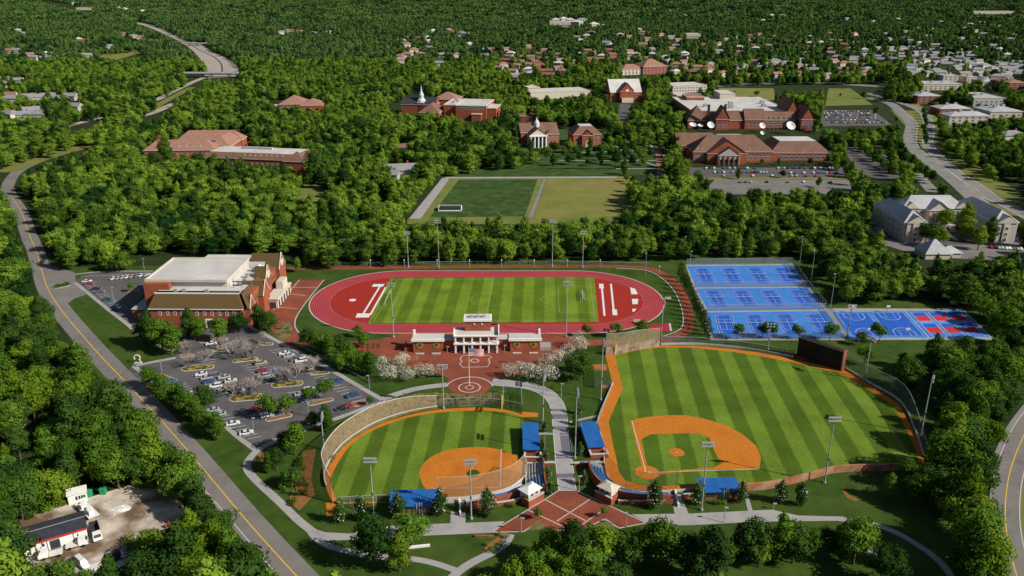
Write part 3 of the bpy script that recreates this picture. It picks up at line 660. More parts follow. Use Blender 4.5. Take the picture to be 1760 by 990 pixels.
    def dormers(s, n, y, z, x0, x1, w=1.3):
        for i in range(n):
            c = x0+(x1-x0)*(i+.5)/n
            d = MB().box(c-w/2, c+w/2, y, y+2, z, z+1.3); d.add([(c-w/2-.2, y-.2, z+1.3), (c+w/2+.2, y-.2, z+1.3), (c+w/2+.2, y+2, z+1.3), (c-w/2-.2, y+2, z+1.3), (c, y-.2, z+2), (c, y+2, z+2)], [(0, 1, 4), (1, 2, 5, 4), (3, 0, 4, 5)])
            dm = s.part('dormer', d, M['cream'])
            g = MB().box(c-.35, c+.35, y-.04, y+.02, z+.25, z+1.1).build('pane', M['glass'], dm)
def hvac(b, spots, z, s=1.6):
    for x, y in spots: b.part('rooftop_unit', MB().box(x, x+s*1.3, y, y+s, z, z+s*.8).box(x+.2, x+s*1.1, y+.2, y+s*.8, z+s*.8, z+s*.95), M['steel'])
# ---------------------------------------------------------------- gymnasium by the car park
g = Bld('sports_hall', 'large red brick sports hall with pale flat roof and olive skirt roofs by the lot', 'sports hall', (262,562), (420,563))
L = g.L
# long low front wing with a sloping olive skirt roof
g.part('wall', MB().box(0, L, 0, 9, -.5, 9.6), M['brick'])
sk = MB(); sk.add([(-.5, -.6, 9.6), (L+.5, -.6, 9.6), (L-3.2, 5.2, 15.0), (1.2, 5.2, 15.0), (-.5, 9, 9.6), (1.2, 9, 15.0), (L+.5, 9, 9.6), (L-3.2, 9, 15.0)], [(0, 1, 2, 3), (4, 0, 3, 5), (1, 6, 7, 2), (3, 2, 7, 5)])
g.part('skirt_roof', sk, M['olive']); g.part('eaves', MB().box(-.6, L+.6, -.75, .02, 9.2, 9.6).box(1.0, L-3, 5.0, 5.5, 14.95, 15.5), M['white'])
g.part('flat_roof', MB().box(1.2, L-3, 5.5, 14, 14.6, 15.0), M['flatroof'])
# main hall
g.part('wall', MB().box(-6, 6, 10, 42, -.5, 18.2), M['brick']); g.part('wall', MB().box(6, 33, 14, 46, -.5, 18.4), M['flatroof'])
g.part('roof', MB().box(-6.1, 33.1, 13, 46.2, 18.42, 18.8), M['flatroof'])
pr = MB().box(-6.4, 33.4, 12.6, 13.3, 18.1, 19.4).box(-6.4, 33.4, 45.8, 46.5, 18.1, 19.4).box(-6.4, -5.7, 13.3, 45.8, 18.1, 19.4).box(32.7, 33.4, 13.3, 45.8, 18.1, 19.4)
g.part('parapet', pr, M['cream'])
g.part('wall', MB().box(-6.05, 6.2, 9.9, 13.2, -.5, 18.0), M['brick'])
# lower left annex
g.part('annex_wall', MB().box(-13, -6.05, 9, 24, -.5, 5.2), M['brick']); g.part('annex_roof', MB().box(-13.3, -6.1, 8.7, 24.3, 5.2, 5.6), M['greyroof'])
g.part('arched_door', MB().box(-10.7, -8.6, 8.9, 9.1, 0, 2.4).cyl((-9.65, 8.9, 2.4), (-9.65, 9.1, 2.4), 1.05, n=14), M['cream'])
# east terrace roof and back wing
g.part('wall', MB().box(33.5, 46, 9, 62, -.5, 13.6), M['brick']); g.part('flat_roof', MB().box(33.2, 43, 14.02, 62.2, 13.6, 14.0), M['flatroof'])
g.part('wall', MB().box(6, 40, 46.5, 62, -.5, 15.5), M['cream']); g.part('flat_roof', MB().box(5.8, 40.2, 46.6, 62.2, 15.5, 15.9), M['flatroof'])
# olive eastern roofs with gables
def egable(x, y0, y1, h, rh, depth, wm='brickr', prj=0.0):
    m_ = (y0+y1)/2
    w = MB().box(x-depth, x+prj, y0, y1, -.5, h)
    w.add([(x+prj, y0, h), (x+prj, y1, h), (x+prj, m_, h+rh), (x+prj-.5, y0, h), (x+prj-.5, y1, h), (x+prj-.5, m_, h+rh)], [(0, 1, 2), (3, 5, 4), (0, 2, 5, 3), (1, 4, 5, 2)])
    g.part('gable', w, M[wm])
    r = MB().add([(x-depth, y0-.3, h+.02), (x+prj-.45, y0-.3, h+.02), (x+prj-.45, m_, h+rh-.3), (x-depth, m_, h+rh-.3), (x-depth, y1+.3, h+.02), (x+prj-.45, y1+.3, h+.02)], [(0, 1, 2, 3), (5, 4, 3, 2), (4, 0, 3), (0, 4, 5, 1)])
    g.part('gable_roof', r, M['olive'])
    k = MB()
    for ya, yb in ((y0-.2, m_), (y1+.2, m_)):
        k.cyl((x+prj, ya, h), (x+prj, yb, h+rh+.3), .28, n=6)
    g.part('coping', k, M['cream'])
east = MB().add([(43, 5, 15), (43, 60, 15), (47, 2, 9.7), (47, 61, 9.7), (38, 8, 14.9), (43, 5, 14.9)], [(0, 2, 3, 1)])
g.part('skirt_roof', MB().add([(42.4, 5.3, 15.2), (42.4, 60, 15.2), (46.6, -.4, 9.8), (46.6, 61, 9.8), (42.4, 5.3, 13.5), (42.4, 60, 13.5)], [(0, 2, 3, 1), (0, 1, 5, 4)]), M['olive'])
egable(46.5, 3, 10, 8.5, 5.5, 6); egable(46.5, 17, 27, 9.5, 6.5, 9, 'brick', 2.2); egable(46.5, 30, 38, 13.5, 6, 6); egable(46.5, 48, 59, 12.5, 7.5, 14, 'brickr', 1.5)
g.part('chapel_dome', MB().lathe([(2.4, 13.9), (2.4, 15.6), (1.9, 16.8), (1.0, 17.6), (.2, 18.0)], (40.5, 40), 14), M['white'])
# white entrance portico
g.part('portico', MB().box(47.5, 53, 24.5, 48, -.5, 4.6).box(47.2, 53.6, 24.1, 48.4, 4.6, 5.3).box(48.7, 52.2, 38, 46, 5.3, 9.3), M['cream'])
for y in (27, 31.5, 36, 40.5, 45): g.part('portico_opening', MB().box(52.9, 53.08, y-1.1, y+1.1, 0, 3.6), M['glass'])
g.part('portico_opening', MB().box(49, 52, 24.3, 24.49, 0, 3.4), M['glass'])
g.part('arch_ring', MB().cyl((46.4, 34, 15), (46.75, 34, 15), 2.0, n=18), M['cream'])
g.part('arch_ring', MB().cyl((48.0, 53.5, 15), (48.2, 53.5, 15), 2.0, n=18), M['cream'])
g.windows('front', 11, 6.2, 1.1, 1.7, 3, L-2.2)
g.part('entrance', MB().box(L-17.5, L-14, -.3, .02, 0, 3.7), M['glass']); g.part('entrance_frame', MB().box(L-18.1, L-17.5, -.5, .03, 0, 4.3).box(L-14, L-13.4, -.5, .03, 0, 4.3).box(L-17.5, L-14, -.5, .03, 3.7, 4.3), M['white'])
g.part('door', MB().box(13, 14.2, -.05, .02, 0, 2.2), M['darksteel'])
g.windows('front', 2, 4.5, 1.0, 1.6, 18, 25, -.02) if False else None
hvac(g, [(36, 18), (37, 23), (36, 40), (9, 7.4), (13, 7.6), (24, 7.4), (36, 30)], 14.9, 1.5)
g.part('roof_frame', MB().cyl((35.5, 14.8, 14), (35.5, 14.8, 19), .15).cyl((39.5, 14.8, 14), (39.5, 14.8, 18), .15).box(35.3, 39.8, 14.6, 15, 17.6, 18).box(35.3, 39.8, 14.6, 15, 15.8, 16.2), M['darksteel'])
keepr(222, 440, 500, 560)
# ---------------------------------------------------------------- press box above the plaza
b = Bld('press_box', 'brick press box with white colonnade and two wings between plaza and running track', 'press box', (782,607.5), (856,607))
L = b.L
b.part('wall', MB().box(0, L, 2.6, 9, -.3, 8.2), M['brick'])
for i in range(6):
    x = .35+(L-.7)*i/5; b.part('column', MB().box(x-.36, x+.36, .0, .7, 0, 4.2), M['white']); b.part('column', MB().box(x-.34, x+.34, .02, .7, 4.9, 8.0), M['white'])
b.part('cornice', MB().box(-.5, L+.5, -.35, 2.7, 4.2, 4.9).box(-.4, L+.4, -.3, 1, 8.0, 8.5), M['white'])
b.part('floor_slab', MB().box(.1, L-.1, .1, 2.6, 3.9, 4.2), M['concrete'])
b.part('roof', MB().box(-.2, L+.2, 1.0, 9.2, 8.22, 8.55), M['flatroof'])
b.part('parapet', MB().box(-.6, -.1, -.2, 9.4, 8.3, 9.6), M['white']); b.part('parapet', MB().box(L+.1, L+.6, -.2, 9.4, 8.3, 9.9), M['white'])
b.part('upper_wall', MB().box(4.4, L-3.2, 5, 11, 8.4, 13.2), M['brick']); b.part('upper_roof', MB().box(3.9, L-2.7, 4.4, 11.6, 13.2, 14.0), M['white'])
b.part('roof_deck', MB().box(4.6, L-3.4, 5.2, 11, 13.95, 14.08), M['flatroof'])
for x in (6.5, 9.2, 12.0): b.part('rooftop_unit', MB().box(x, x+1.4, 7, 8.4, 14.06, 15), M['steel'])
for x in (8.2, 11.6): b.part('lamp', MB().box(x, x+.7, 4.7, 5.02, 11.6, 12.1), M['white'])
for i in range(5):
    x = .35+(L-.7)*(i+.5)/5
    b.part('window', MB().box(x-1.1, x+1.1, 2.5, 2.62, .4, 3.4), M['glass'])
for x0, x1 in ((-18.4, -5.2), (L+5.4, L+18.6)):
    b.part('wing_wall', MB().box(x0, x1, 1.2, 7, -.3, 5.9), M['brick'])
    b.part('wing_roof', MB().box(x0-.5, x1+.5, .8, 7.4, 5.9, 6.35), M['flatroof']); b.part('wing_cornice', MB().box(x0-.7, x1+.7, .4, 1.2, 5.5, 6.6), M['white'])
    b.part('pier', MB().box(x0-.3, x0+.6, 6, 7.6, 6.3, 8.4) if x0 < 0 else MB().box(x1-.6, x1+.3, 6, 7.6, 6.3, 8.4), M['white'])
    for c in (x0+3.0, x1-3.0):
        em = b.part('emblem', MB().cyl((c, 1.02, 3.6), (c, 1.18, 3.6), 1.55, n=20), M['gold'])
        MB().cyl((c, .94, 3.6), (c, 1.02, 3.6), .85, n=8).build('emblem_centre', M['olive'], em)
        b.part('bench', MB().box(c-1.9, c+1.9, -.9, -.2, 0, .55), M['kerb'])
for x0, x1 in ((-5.2, -.05), (L+.05, L+5.4)):
    b.part('link_wall', MB().box(x0, x1, 3, 7, -.3, 5.3), M['brick']); b.part('link_roof', MB().box(x0, x1, 2.6, 7.3, 5.3, 5.8), M['flatroof'])
b.part('ramp', MB().box(L+18.7, L+23.5, 2.5, 8, -.3, 1.6), M['concrete']); b.part('ramp_wall', MB().box(-22.5, -18.5, 2.5, 3.2, -.3, 2.0).box(-22.5, -21.9, 3.2, 9, -.3, 2.0), M['brick'])
keepr(705, 545, 950, 610)
# ---------------------------------------------------------------- dugouts
def dugout(label, A, B, depth, h0, h1, front='brick', doors=False, pen=True):
    d = Bld('dugout', label, 'dugout', A, B); L = d.L
    d.part('wall', MB().box(0, L, .3, depth, -.3, h0), M['brick'])
    d.part('roof', MB().add([(-.5, -.5, h0), (L+.5, -.5, h0), (L+.5, depth+.7, h1), (-.5, depth+.7, h1), (-.5, -.5, h0+.3), (L+.5, -.5, h0+.3), (L+.5, depth+.7, h1+.3), (-.5, depth+.7, h1+.3)],
        [(4, 5, 6, 7), (0, 1, 5, 4), (1, 2, 6, 5), (2, 3, 7, 6), (3, 0, 4, 7), (3, 2, 1, 0)]), M['roofblue'])
    if h1 > h0: d.part('gable_wall', MB().add([(0, .3, h0), (0, depth, h0), (0, depth, h1), (L, .3, h0), (L, depth, h0), (L, depth, h1)], [(0, 2, 1), (3, 4, 5), (1, 2, 5, 4), (0, 1, 4, 3)]), M['brick'])
    if pen:
        d.part('pen_wall', MB().box(0, L+1, -3.2, -2.8, 0, 1.5).box(0, .4, -2.8, .28, 0, 1.5).box(L+.6, L+1, -2.8, .28, 0, 1.5), M['brick'])
        d.part('coping', MB().box(-.15, L+1.15, -3.35, -2.65, 1.5, 1.72).box(-.15, .5, -2.65, .2, 1.5, 1.72).box(L+.5, L+1.15, -2.65, .2, 1.5, 1.72), M['kerb'])
    if doors:
        for x in (L*.5, L*.58, L*.72): d.part('door', MB().box(x-.55, x+.55, .2, .32, 0, 2.2), M['steel'])
        for x in (L*.12, L*.3, L*.9): d.part('window', MB().box(x-.9, x+.9, .2, .32, 1.0, 1.9), M['glass'])
        d.part('vent_pipe', MB().cyl((L*.62, -.4, 0), (L*.62, -.4, 4.4), .14).cyl((L*.67, -.4, 0), (L*.67, -.4, 4.4), .14).cyl((L*.56, -.4, 0), (L*.56, -.4, 4.0), .14), M['steel'])
    return d
dugout('blue roofed brick dugout at the right edge of the softball field', (901,784), (925,784), 16, 2.6, 3.3)
dugout('blue roofed brick dugout at the left edge of the baseball field, right of the walkway', (1012,780), (1037,778.5), 15, 2.6, 3.3)
dugout('blue roofed brick dugout below the softball field, left of the front plaza', (672,885), (752,883), 7, 3.0, 3.5, doors=True, pen=False)
dugout('blue roofed brick dugout below the baseball infield, right of the front plaza', (1206,860), (1271,858), 6, 3.0, 3.4, doors=True, pen=False)
# ---------------------------------------------------------------- ticket booths
for A, B, lab, flip in (((909,874),(935,859),'small white ticket booth on a brick base left of the front plaza',0), ((1022,856),(1050,870),'small cream ticket booth on a brick base right of the front plaza',1)):
    t = Bld('ticket_booth', lab, 'ticket booth', A, B); L = t.L
    t.part('base_wall', MB().box(0, L, 0, .5, 0, 2.6).box(0, .5, .5, 3.5, 0, 2.6).box(L-.5, L, .5, 3.5, 0, 2.6), M['brick']); t.part('coping', MB().box(-.1, L+.1, -.1, .6, 2.6, 2.8), M['kerb'])
    t.part('booth', MB().box(.8, L-.8, 1.0, 4.8, 0, 4.4), M['cream'])
    t.part('roof', MB().add([(.2, .4, 4.4), (L-.2, .4, 4.4), (L-.2, 5.4, 4.4), (.2, 5.4, 4.4), (L*.4, 2.9, 5.6), (L*.6, 2.9, 5.6)], [(0, 1, 5, 4), (1, 2, 5), (2, 3, 4, 5), (3, 0, 4), (3, 2, 1, 0)]), M['white'] if not flip else M['cream'])
    for x in (L*.35, L*.65): t.part('window', MB().box(x-.55, x+.55, .9, 1.02, 3.0, 4.0), M['glass'])
# ---------------------------------------------------------------- stands
def stand(name, label, pts, rows, w0, seats, h=.42, back=True):
    P0 = smooth_line([(G(*p).x, G(*p).y) for p in pts], 5); a = P0[0]
    r = thing(name, label, 'grandstand', (a.x, a.y, 0)); loc = [Vector((p[0], p[1]))-Vector((a[0], a[1])) for p in P0]
    st = MB(); wl_ = MB()
    o = None; SE = []
    for k in range(rows):
        for q in ribbon(loc, -w0*k, -w0*(k+1)): st.prism([(v[0], v[1]) for v in q], -.2, h*(k+1)+.001*k)
        if k:
            segs = [MB() for _ in seats]; SE += segs
            for j, q in enumerate(ribbon(loc, -w0*k-.12, -w0*k-.62)):
                t = j/(len(loc)-1)
                for sg_, (s0, s1) in zip(segs, seats):
                    if s0 <= t <= s1: sg_.prism([(v[0], v[1]) for v in q], h*(k+1)+.05, h*(k+1)+.42)
    for q in ribbon(loc, -w0*rows-.02, -w0*rows-.4): wl_.prism([(v[0], v[1]) for v in q], -.2, h*rows+1.1)
    o = st.build('steps', M['concrete'], r); [x.build('seat_row', M['seat'], r) for x in SE if x.v]; wl_.build('back_wall', M['brick'], r)
    fr_ = MB()
    for q in ribbon(loc, .25, .02): fr_.prism([(v[0], v[1]) for v in q], -.1, .9)
    fr_.build('front_wall', M['kerb'], r)
stand('spectator_stand', 'curved concrete stand with blue seats behind the softball backstop', [(800,862.5),(842,853.5),(872,846),(897,835)], 4, 1.05, [(.3, 1)])
stand('spectator_stand', 'short concrete terrace beside the softball dugout pen and ticket booth', [(906,846),(904,824),(904,802)], 6, .95, [(.0, .35)])
stand('spectator_stand', 'curved concrete stand with blue seats behind the baseball home plate', [(1152,849),(1112,848),(1086,846),(1066,840),(1050,829),(1041,815),(1038,801)][::-1], 5, 1.0, [(.1, .45), (.55, .95)])
# ---------------------------------------------------------------- scoreboard
a, c = G(1369.5, 612), G(1444, 637.5); d = (c-a); L = d.length
s = thing('scoreboard', 'huge black scoreboard wall at the back of the baseball outfield', 'scoreboard', (a.x, a.y, 0), math.atan2(d.y, d.x))
MB().box(0, L, 0, 2.6, .2, 8.8).build('board', M['board'], s); MB().box(L+.02, L+.5, -.1, 2.8, 0, 9.0).build('side_wall', M['brickr'], s)
MB().box(-.1, L, -.12, -.02, 8.6, 8.9).box(-.1, 0, -.1, 2.7, .1, 8.85).build('frame', M['darksteel'], s); MB().box(.5, 5, -1.2, -.2, 0, .5).build('red_mat', M['red'], s)
keep((1366,575),(1458,598),(1458,640),(1366,612))
# ---------------------------------------------------------------- walls along the fields
def wall_line(name, label, pts, h, t, m, cap=None, smooth=4):
    P0 = [(G(*p).x, G(*p).y) for p in pts]; P0 = smooth_line(P0, smooth) if smooth else [Vector(p) for p in P0]; a = P0[0]
    r = thing(name, label, 'wall', (a[0], a[1], 0)); loc = [Vector((p[0], p[1]))-Vector((a[0], a[1])) for p in P0]
    mb = MB(); cp = MB()
    for q in ribbon(loc, -t/2, t/2): mb.prism([(v[0], v[1]) for v in q], -.1, h)
    mb.build('wall_face', M[m], r)
    if cap:
        for q in ribbon(loc, -t/2-.1, t/2+.1): cp.prism([(v[0], v[1]) for v in q], h, h+.18)
        cp.build('coping', M[cap], r)
wall_line('stone_wall', 'long reddish stone wall closing the lower right side of the baseball field', [(1282,843.5),(1310,841.5),(1345,835),(1392,823),(1431,813),(1475,809.5),(1520,809),(1582,806)], 2.6, .5, 'redstone')
wall_line('stone_wall', 'tan stone wall under the net at the baseball left field corner', [(1040.5,610.5),(1070,606.5),(1097,600.5),(1133,594.5)], 3.6, .6, 'stone')
wall_line('low_wall', 'low pale wall at the foot of the curved softball outfield net', [(561,838),(558,818),(567,795),(587,768.5),(616,746),(655,725.5),(703,710.5),(752,702)], 1.0, .3, 'tanbed', 'kerb')
wall_line('low_wall', 'low dark wall behind the baseball outfield between net corner and scoreboard', [(1136,593),(1193,592.5),(1259,598),(1300,603.5),(1364,615)], 1.0, .3, 'greywall')
wall_line('low_wall', 'low dark wall behind the baseball right field beyond the scoreboard', [(1454,635),(1496,660),(1548,692),(1574,744),(1588,786)], .9, .3, 'taupe')
wall_line('brick_wall', 'low brick wall in front of the softball stand', [(801,874),(843,871),(880,866),(908,857)], 1.3, .5, 'brick', 'kerb')
wall_line('brick_wall', 'low brick wall in front of the curved baseball stand', [(1062,866),(1100,867),(1153,864.5)], 1.3, .5, 'brick', 'kerb')
wall_line('brick_wall', 'brick planter wall left of the concrete walkway near the softball stand', [(905,800),(952,799)], .9, .5, 'brick', 'kerb', 0)
wall_line('brick_wall', 'brick planter wall right of the concrete walkway near the baseball stand', [(987,800),(1036,798.5)], .9, .5, 'brick', 'kerb', 0)
wall_line('brick_wall', 'dark brick wall stub beside the stepped ramp at the baseball stand', [(1172,857),(1206,855)], 1.6, .5, 'brick', 'kerb', 0)
wall_line('handrail_wall', 'white sloping stair wall below the softball home plate', [(790,861),(791,886)], 1.2, .5, 'white', None, 0)
wall_line('handrail_wall', 'white sloping stair wall below the curved baseball stand', [(1160,846),(1166,872)], 1.2, .5, 'white', None, 0)
wall_line('low_wall', 'straight white seat wall in the lawn near three foreground trees', [(650,948),(739,938.5)], .6, .7, 'white', None, 0)
wall_line('low_wall', 'tan seat wall beside the small planting bed below the front plaza', [(816,923),(850,924)], .7, .6, 'mulch', None, 0)
wall_line('field_wall', 'white boundary wall at the lower edge of the softball infield clay', [(752,859.5),(800,857.5),(842,850.5),(872,842),(890,831),(905,815),(904,790)], .9, .25, 'kerb')
wall_line('field_wall', 'white boundary wall round the outside of the baseball warning track', [(1053,660),(1026,727),(1033,750),(1037.5,780),(1039,804),(1044,821),(1055,832.5),(1072,842.5),(1111,847.5),(1200,843)], .9, .25, 'kerb')
# ================================================================ fences, poles, nets
NET_T = netmat('tan_net', (.36, .27, .17), .46); NET_G = netmat('grey_chain_link', (.10, .12, .12), .34)
NET_D = netmat('dark_chain_link', (.11, .13, .13), .38); NET_L = netmat('pale_chain_link', (.22, .26, .29), .34); NET_C = netmat('clay_net', (.38, .24, .14), .38)
def fence(label, pts, hs, net, postm='steel', step=6.0, rail='steel', smooth=4, name='mesh_fence', z0=0.0, pr=.07, rr=.09):
    n0 = len(pts); hs = hs if isinstance(hs, (list, tuple)) else [hs]*n0
    P3 = [(G(*p).x, G(*p).y, h) for p, h in zip(pts, hs)]
    P3 = smooth_line(P3, smooth) if smooth and n0 > 2 else [Vector(p) for p in P3]
    a = P3[0]; r = thing(name, label, 'fence', (a[0], a[1], 0)); q = [Vector((p[0]-a[0], p[1]-a[1], p[2])) for p in P3]
    v = []; f = []
    for i, p in enumerate(q): v += [(p.x, p.y, z0), (p.x, p.y, p.z)]
    for i in range(len(q)-1): f.append((2*i, 2*i+2, 2*i+3, 2*i+1))
    MB().add(v, f).build('mesh_panel', net, r)
    if rail:
        rl = MB()
        for i in range(len(q)-1): rl.cyl(q[i], q[i+1], rr, n=5, cap=False)
        rl.build('top_rail', M[rail], r)
    acc = 0.0; nx = 0.0; pm = MB().cyl((0, 0, 0), (0, 0, 1), pr, n=6).mesh('post'); pm.materials.append(M[postm]); cnt = 0
    for i in range(len(q)-1):
        s = q[i+1]-q[i]; ln = Vector((s.x, s.y)).length
        while nx <= acc+ln and cnt < 90:
            p = q[i]+s*((nx-acc)/max(ln, 1e-6)); o = link('post', pm, r); o.location = (p.x, p.y, 0); o.scale = (1, 1, p.z); nx += step; cnt += 1
        acc += ln
    return r
fence('tall curved tan net round the softball outfield', [(572,866),(561,842),(556.5,820),(566,793),(586,766.5),(615,744),(654,723),(702,708.5),(752,700)], [9.5,9.5,9.4,8.5,8,7.6,7.2,6.5,5], NET_T, rail='kerb', rr=.16, step=12)
fence('grey chain link fence behind the softball right field corner with the yellow pole', [(752,700),(810,696.5),(850,698),(881,704),(900,709)], [3.5,3.2,3.2,3.4,3.5], NET_G)
fence('dark wire fence panel in the lawn beside the curved concrete path', [(864,700),(866,676),(896,680),(897,706)], 3.4, NET_D, smooth=0)
fence('brown safety net behind the softball home plate', [(752,859),(800,857),(842,850),(872,841),(890,830),(904,814)], 8.2, NET_C, rail='kerb', step=14, rr=.06)
fence('grey chain link fence along the lower left edge of the softball field', [(580,866),(625,863),(672,861)], 2.4, NET_G, 'steel', 4)
fence('tan net over the brick bank at the baseball left field corner', [(1041,610),(1070,606),(1097,600),(1133,594)], [10,9.6,9.2,8.6], NET_T, step=12)
fence('dark chain link fence behind the baseball outfield left of the scoreboard', [(1136,592.5),(1193,592),(1259,597.5),(1300,603),(1364,614.5)], [4.2,3.6,3.4,3.4,3.4], NET_D, 'darksteel')
fence('tall dark net behind the baseball right field, right of the scoreboard', [(1454,634.5),(1497,659.5),(1549,691.5),(1575,743.5),(1589,786)], [6,7,7.6,6.5,5.2], NET_D, 'darksteel', 8, 'steel')
fence('thin dark net curving behind the baseball home plate', [(1040,800),(1045,819),(1055,831),(1073,841),(1111,846),(1165,844)], 7.5, netmat('thin_dark_net', (.05, .045, .04), .2), 'darksteel', 16, 'darksteel', rr=.04)
fence('grey chain link fence along the left side of the baseball track', [(1053,661),(1027,727),(1032,742)], 1.6, NET_L, smooth=0, step=4)
fence('pale chain link fence along the back of the top tennis row', [(1180,456),(1361,454)], 3.8, NET_L, smooth=0, step=4)
fence('pale chain link fence between the top and middle tennis rows', [(1196,494.4),(1388,492.8)], 3.2, NET_L, smooth=0, step=4)
fence('pale chain link fence between the middle and bottom tennis rows', [(1216,535),(1419,532.6)], 3.4, NET_L, smooth=0, step=4)
fence('dark chain link fence down the right side of the two upper tennis rows', [(1361,454),(1388,492.8),(1420,532)], 3.8, NET_G, smooth=0, step=4)
fence('pale chain link fence between the tennis courts and basketball courts', [(1424,534),(1458,581)], 3.4, NET_L, smooth=0, step=4)
fence('dark chain link fence along the front of the bottom tennis row', [(1224,583),(1458,583)], 3.2, NET_G, smooth=0, step=5)
fence('grey wire fence between the running track and the wood', [(560,456.5),(700,454.5),(840,453.5),(980,453),(1116,456)], 1.5, NET_G, 'steel', 8)
fence('low dark fence beside the parking lot sidewalk and the lawn', [(500,590),(545,612),(585,633),(640,662)], 1.2, NET_D, 'darksteel', 5)
# foul poles
def foul_pole(label, px, vt, m='poleyellow'):
    p = G(*px); t = thing('foul_pole', label, 'foul pole', (p.x, p.y, 0)); h = hgt(px[0], px[1], vt)
    MB().cyl((0, 0, 0), (0, 0, h), .16, n=8).build('pole', M[m], t)
    w = MB()
    for i in range(7): w.box(.1, .75, -.03, .03, h*(.35+.09*i), h*(.35+.09*i)+.1)
    w.box(.7, .8, -.03, .03, h*.35, h*.92); w.build('screen', M[m], t)
foul_pole('bright yellow foul pole at the top right of the softball field', (862.5,703), 679)
foul_pole('bright yellow foul pole at the baseball left field corner below the tan net', (1057.5,610), 590)
foul_pole('orange foul pole at the far right corner of the baseball field', (1588.5,790), 764, 'orangep')
# ---------------------------------------------------------------- floodlights
LAMP = MB().box(-.33, .33, -.26, .24, -.3, .3).box(-.26, .26, -.3, -.26, -.22, .22).mesh('lamp'); LAMP.materials.append(M['lampm'])
def floodlight(label, px, vt, face=0.0, n=5, rows=2, w=4.0):
    p = G(*px); h = hgt(px[0], px[1], vt); t = thing('floodlight_mast', label, 'floodlight', (p.x, p.y, 0), R(face))
    MB().cyl((0, 0, 0), (0, 0, h), .25, .14, n=8).build('mast', M['steel'], t)
    MB().cyl((0, 0, 0), (0, 0, .6), .55, n=8).build('footing', M['concrete'], t)
    bz = [h-.35-i*1.15 for i in range(rows)]; bb = MB()
    for z in bz: bb.box(-w/2, w/2, -.09, .09, z-.09, z+.09)
    bb.build('crossarm', M['steel'], t)
    for z in bz:
        for i in range(n):
            o = link('lamp', LAMP, t); o.location = (-w/2+w*(i+.5)/n, -.4, z+.2); o.rotation_euler = (R(-14), 0, 0)
    MB().box(-.25, .25, -.5, -.2, h*.35, h*.35+.9).build('switch_box', M['darksteel'], t)
for a in (('tall floodlight mast behind the track, nearest the dark practice field', (754.5,460.5), 378.5), ('shorter floodlight mast behind the track, leftmost against the wood', (702,459), 398),
  ('tall floodlight mast behind the centre of the track, beneath the dry field', (949,458.5), 378), ('shorter floodlight mast behind the track, right of the tall pair', (1001,460), 397),
  ('floodlight mast in front of the track at the left end of the pitch', (676.5,580), 486, 0, 4), ('floodlight mast in front of the track by the right half of the pitch', (973,579), 485, 180, 6),
  ('floodlight mast beside the left dugout below the softball field', (642.5,884), 786, 0, 6), ('floodlight mast in the lawn below the softball home plate', (810,892), 789, 0, 6),
  ('floodlight mast outside the tan net at the far left of the softball field', (557,773), 712, 100, 5), ('floodlight mast above the softball outfield beside the round plaza', (762.5,702), 628, 180, 6),
  ('floodlight mast beside the curved path right of the yellow foul pole', (933,727), 646, 80, 5), ('floodlight mast left of the bend in the baseball warning track', (1032.5,688), 586, 90, 5),
  ('floodlight mast just right of the walkway by the baseball left dugout', (988,788), 671, 90, 5), ('floodlight mast behind the net right of the scoreboard', (1486,654), 580, 110, 5),
  ('floodlight mast outside the far right net of the baseball field', (1583,746), 648, 60, 5), ('floodlight mast on the lawn below the red stone wall', (1417,830), 716, 0, 6),
  ('floodlight mast in front of the dugout below the baseball infield', (1205.5,877), 759, 0, 6), ('slim mast behind the baseball outfield fence near the tennis trees', (1319.5,601), 556, 0, 3),
  ('short floodlight mast between the tennis and basketball courts', (1455.5,580), 523.5, 0, 6, 2), ('floodlight mast at the outer right bend of the track', (1136,583), 516, 90, 4)):
    floodlight(*a)
def street_lamp(label, px, vt, face=0, head=1.6, group=None):
    p = G(*px); h = hgt(px[0], px[1], vt); t = thing('lamp_post', label, 'lamp post', (p.x, p.y, 0), R(face), group)
    MB().cyl((0, 0, 0), (0, 0, h), .13, .08, n=7).build('pole', M['steel'], t)
    MB().box(-.25, head, -.28, .28, h-.05, h+.22).build('lamp_head', M['lampm'], t)
for a in (('tall court lamp at the upper right corner of the tennis courts', (1373,462), 407, 180), ('tall court lamp right of the top tennis row', (1393,488), 431, 180), ('tall court lamp right of the middle tennis row', (1427,532), 471, 180),
  ('court lamp at the upper left of the tennis courts by the wood', (1175,443), 407, 0), ('shorter court lamp at the top left tennis corner', (1186,457), 432, 0), ('court lamp behind the right bend of the brick walk', (1109,474), 436, 180),
  ('lamp post in the drive end of the parking lot near the monument', (278,638), 619, 0), ('lamp post at the bottom tip of the parking lot', (437,748), 719, 0), ('lamp post at the lower right edge of the parking lot', (531,716), 694, 90),
  ('lamp post on the lawn between parking lot and round plaza', (635,669), 646, 180), ('short lamp post in the lawn beside the walkway bend', (964.5,683), 660, 0), ('lamp post in the side lot left of the sports hall', (196,520), 494, 0),
  ('lamp post behind the side lot by the wood', (248,463), 445, 0), ('lamp post on the left tip of the front plaza', (896,915), 891, 0), ('lamp post on the right part of the front plaza', (1076,906), 882, 180),
  ('slim green lamp post beside the right walkway bed', (995,844), 819, 0), ('slim lamp post in the bed left of the walkway', (936,793), 745, 0), ('lamp post on the path right of the front plaza', (1244,898), 873, 0), ('lamp post where the right path narrows', (1329,876), 866, 0),
  ('lamp post left of the press box in the plaza', (769,607), 596, 0), ('lamp post right of the press box in the plaza', (867,606), 594, 0), ('lamp post in the plaza by the right blossom trees', (864,634), 626, 0)):
    street_lamp(*a, head=.9)
LP0 = None
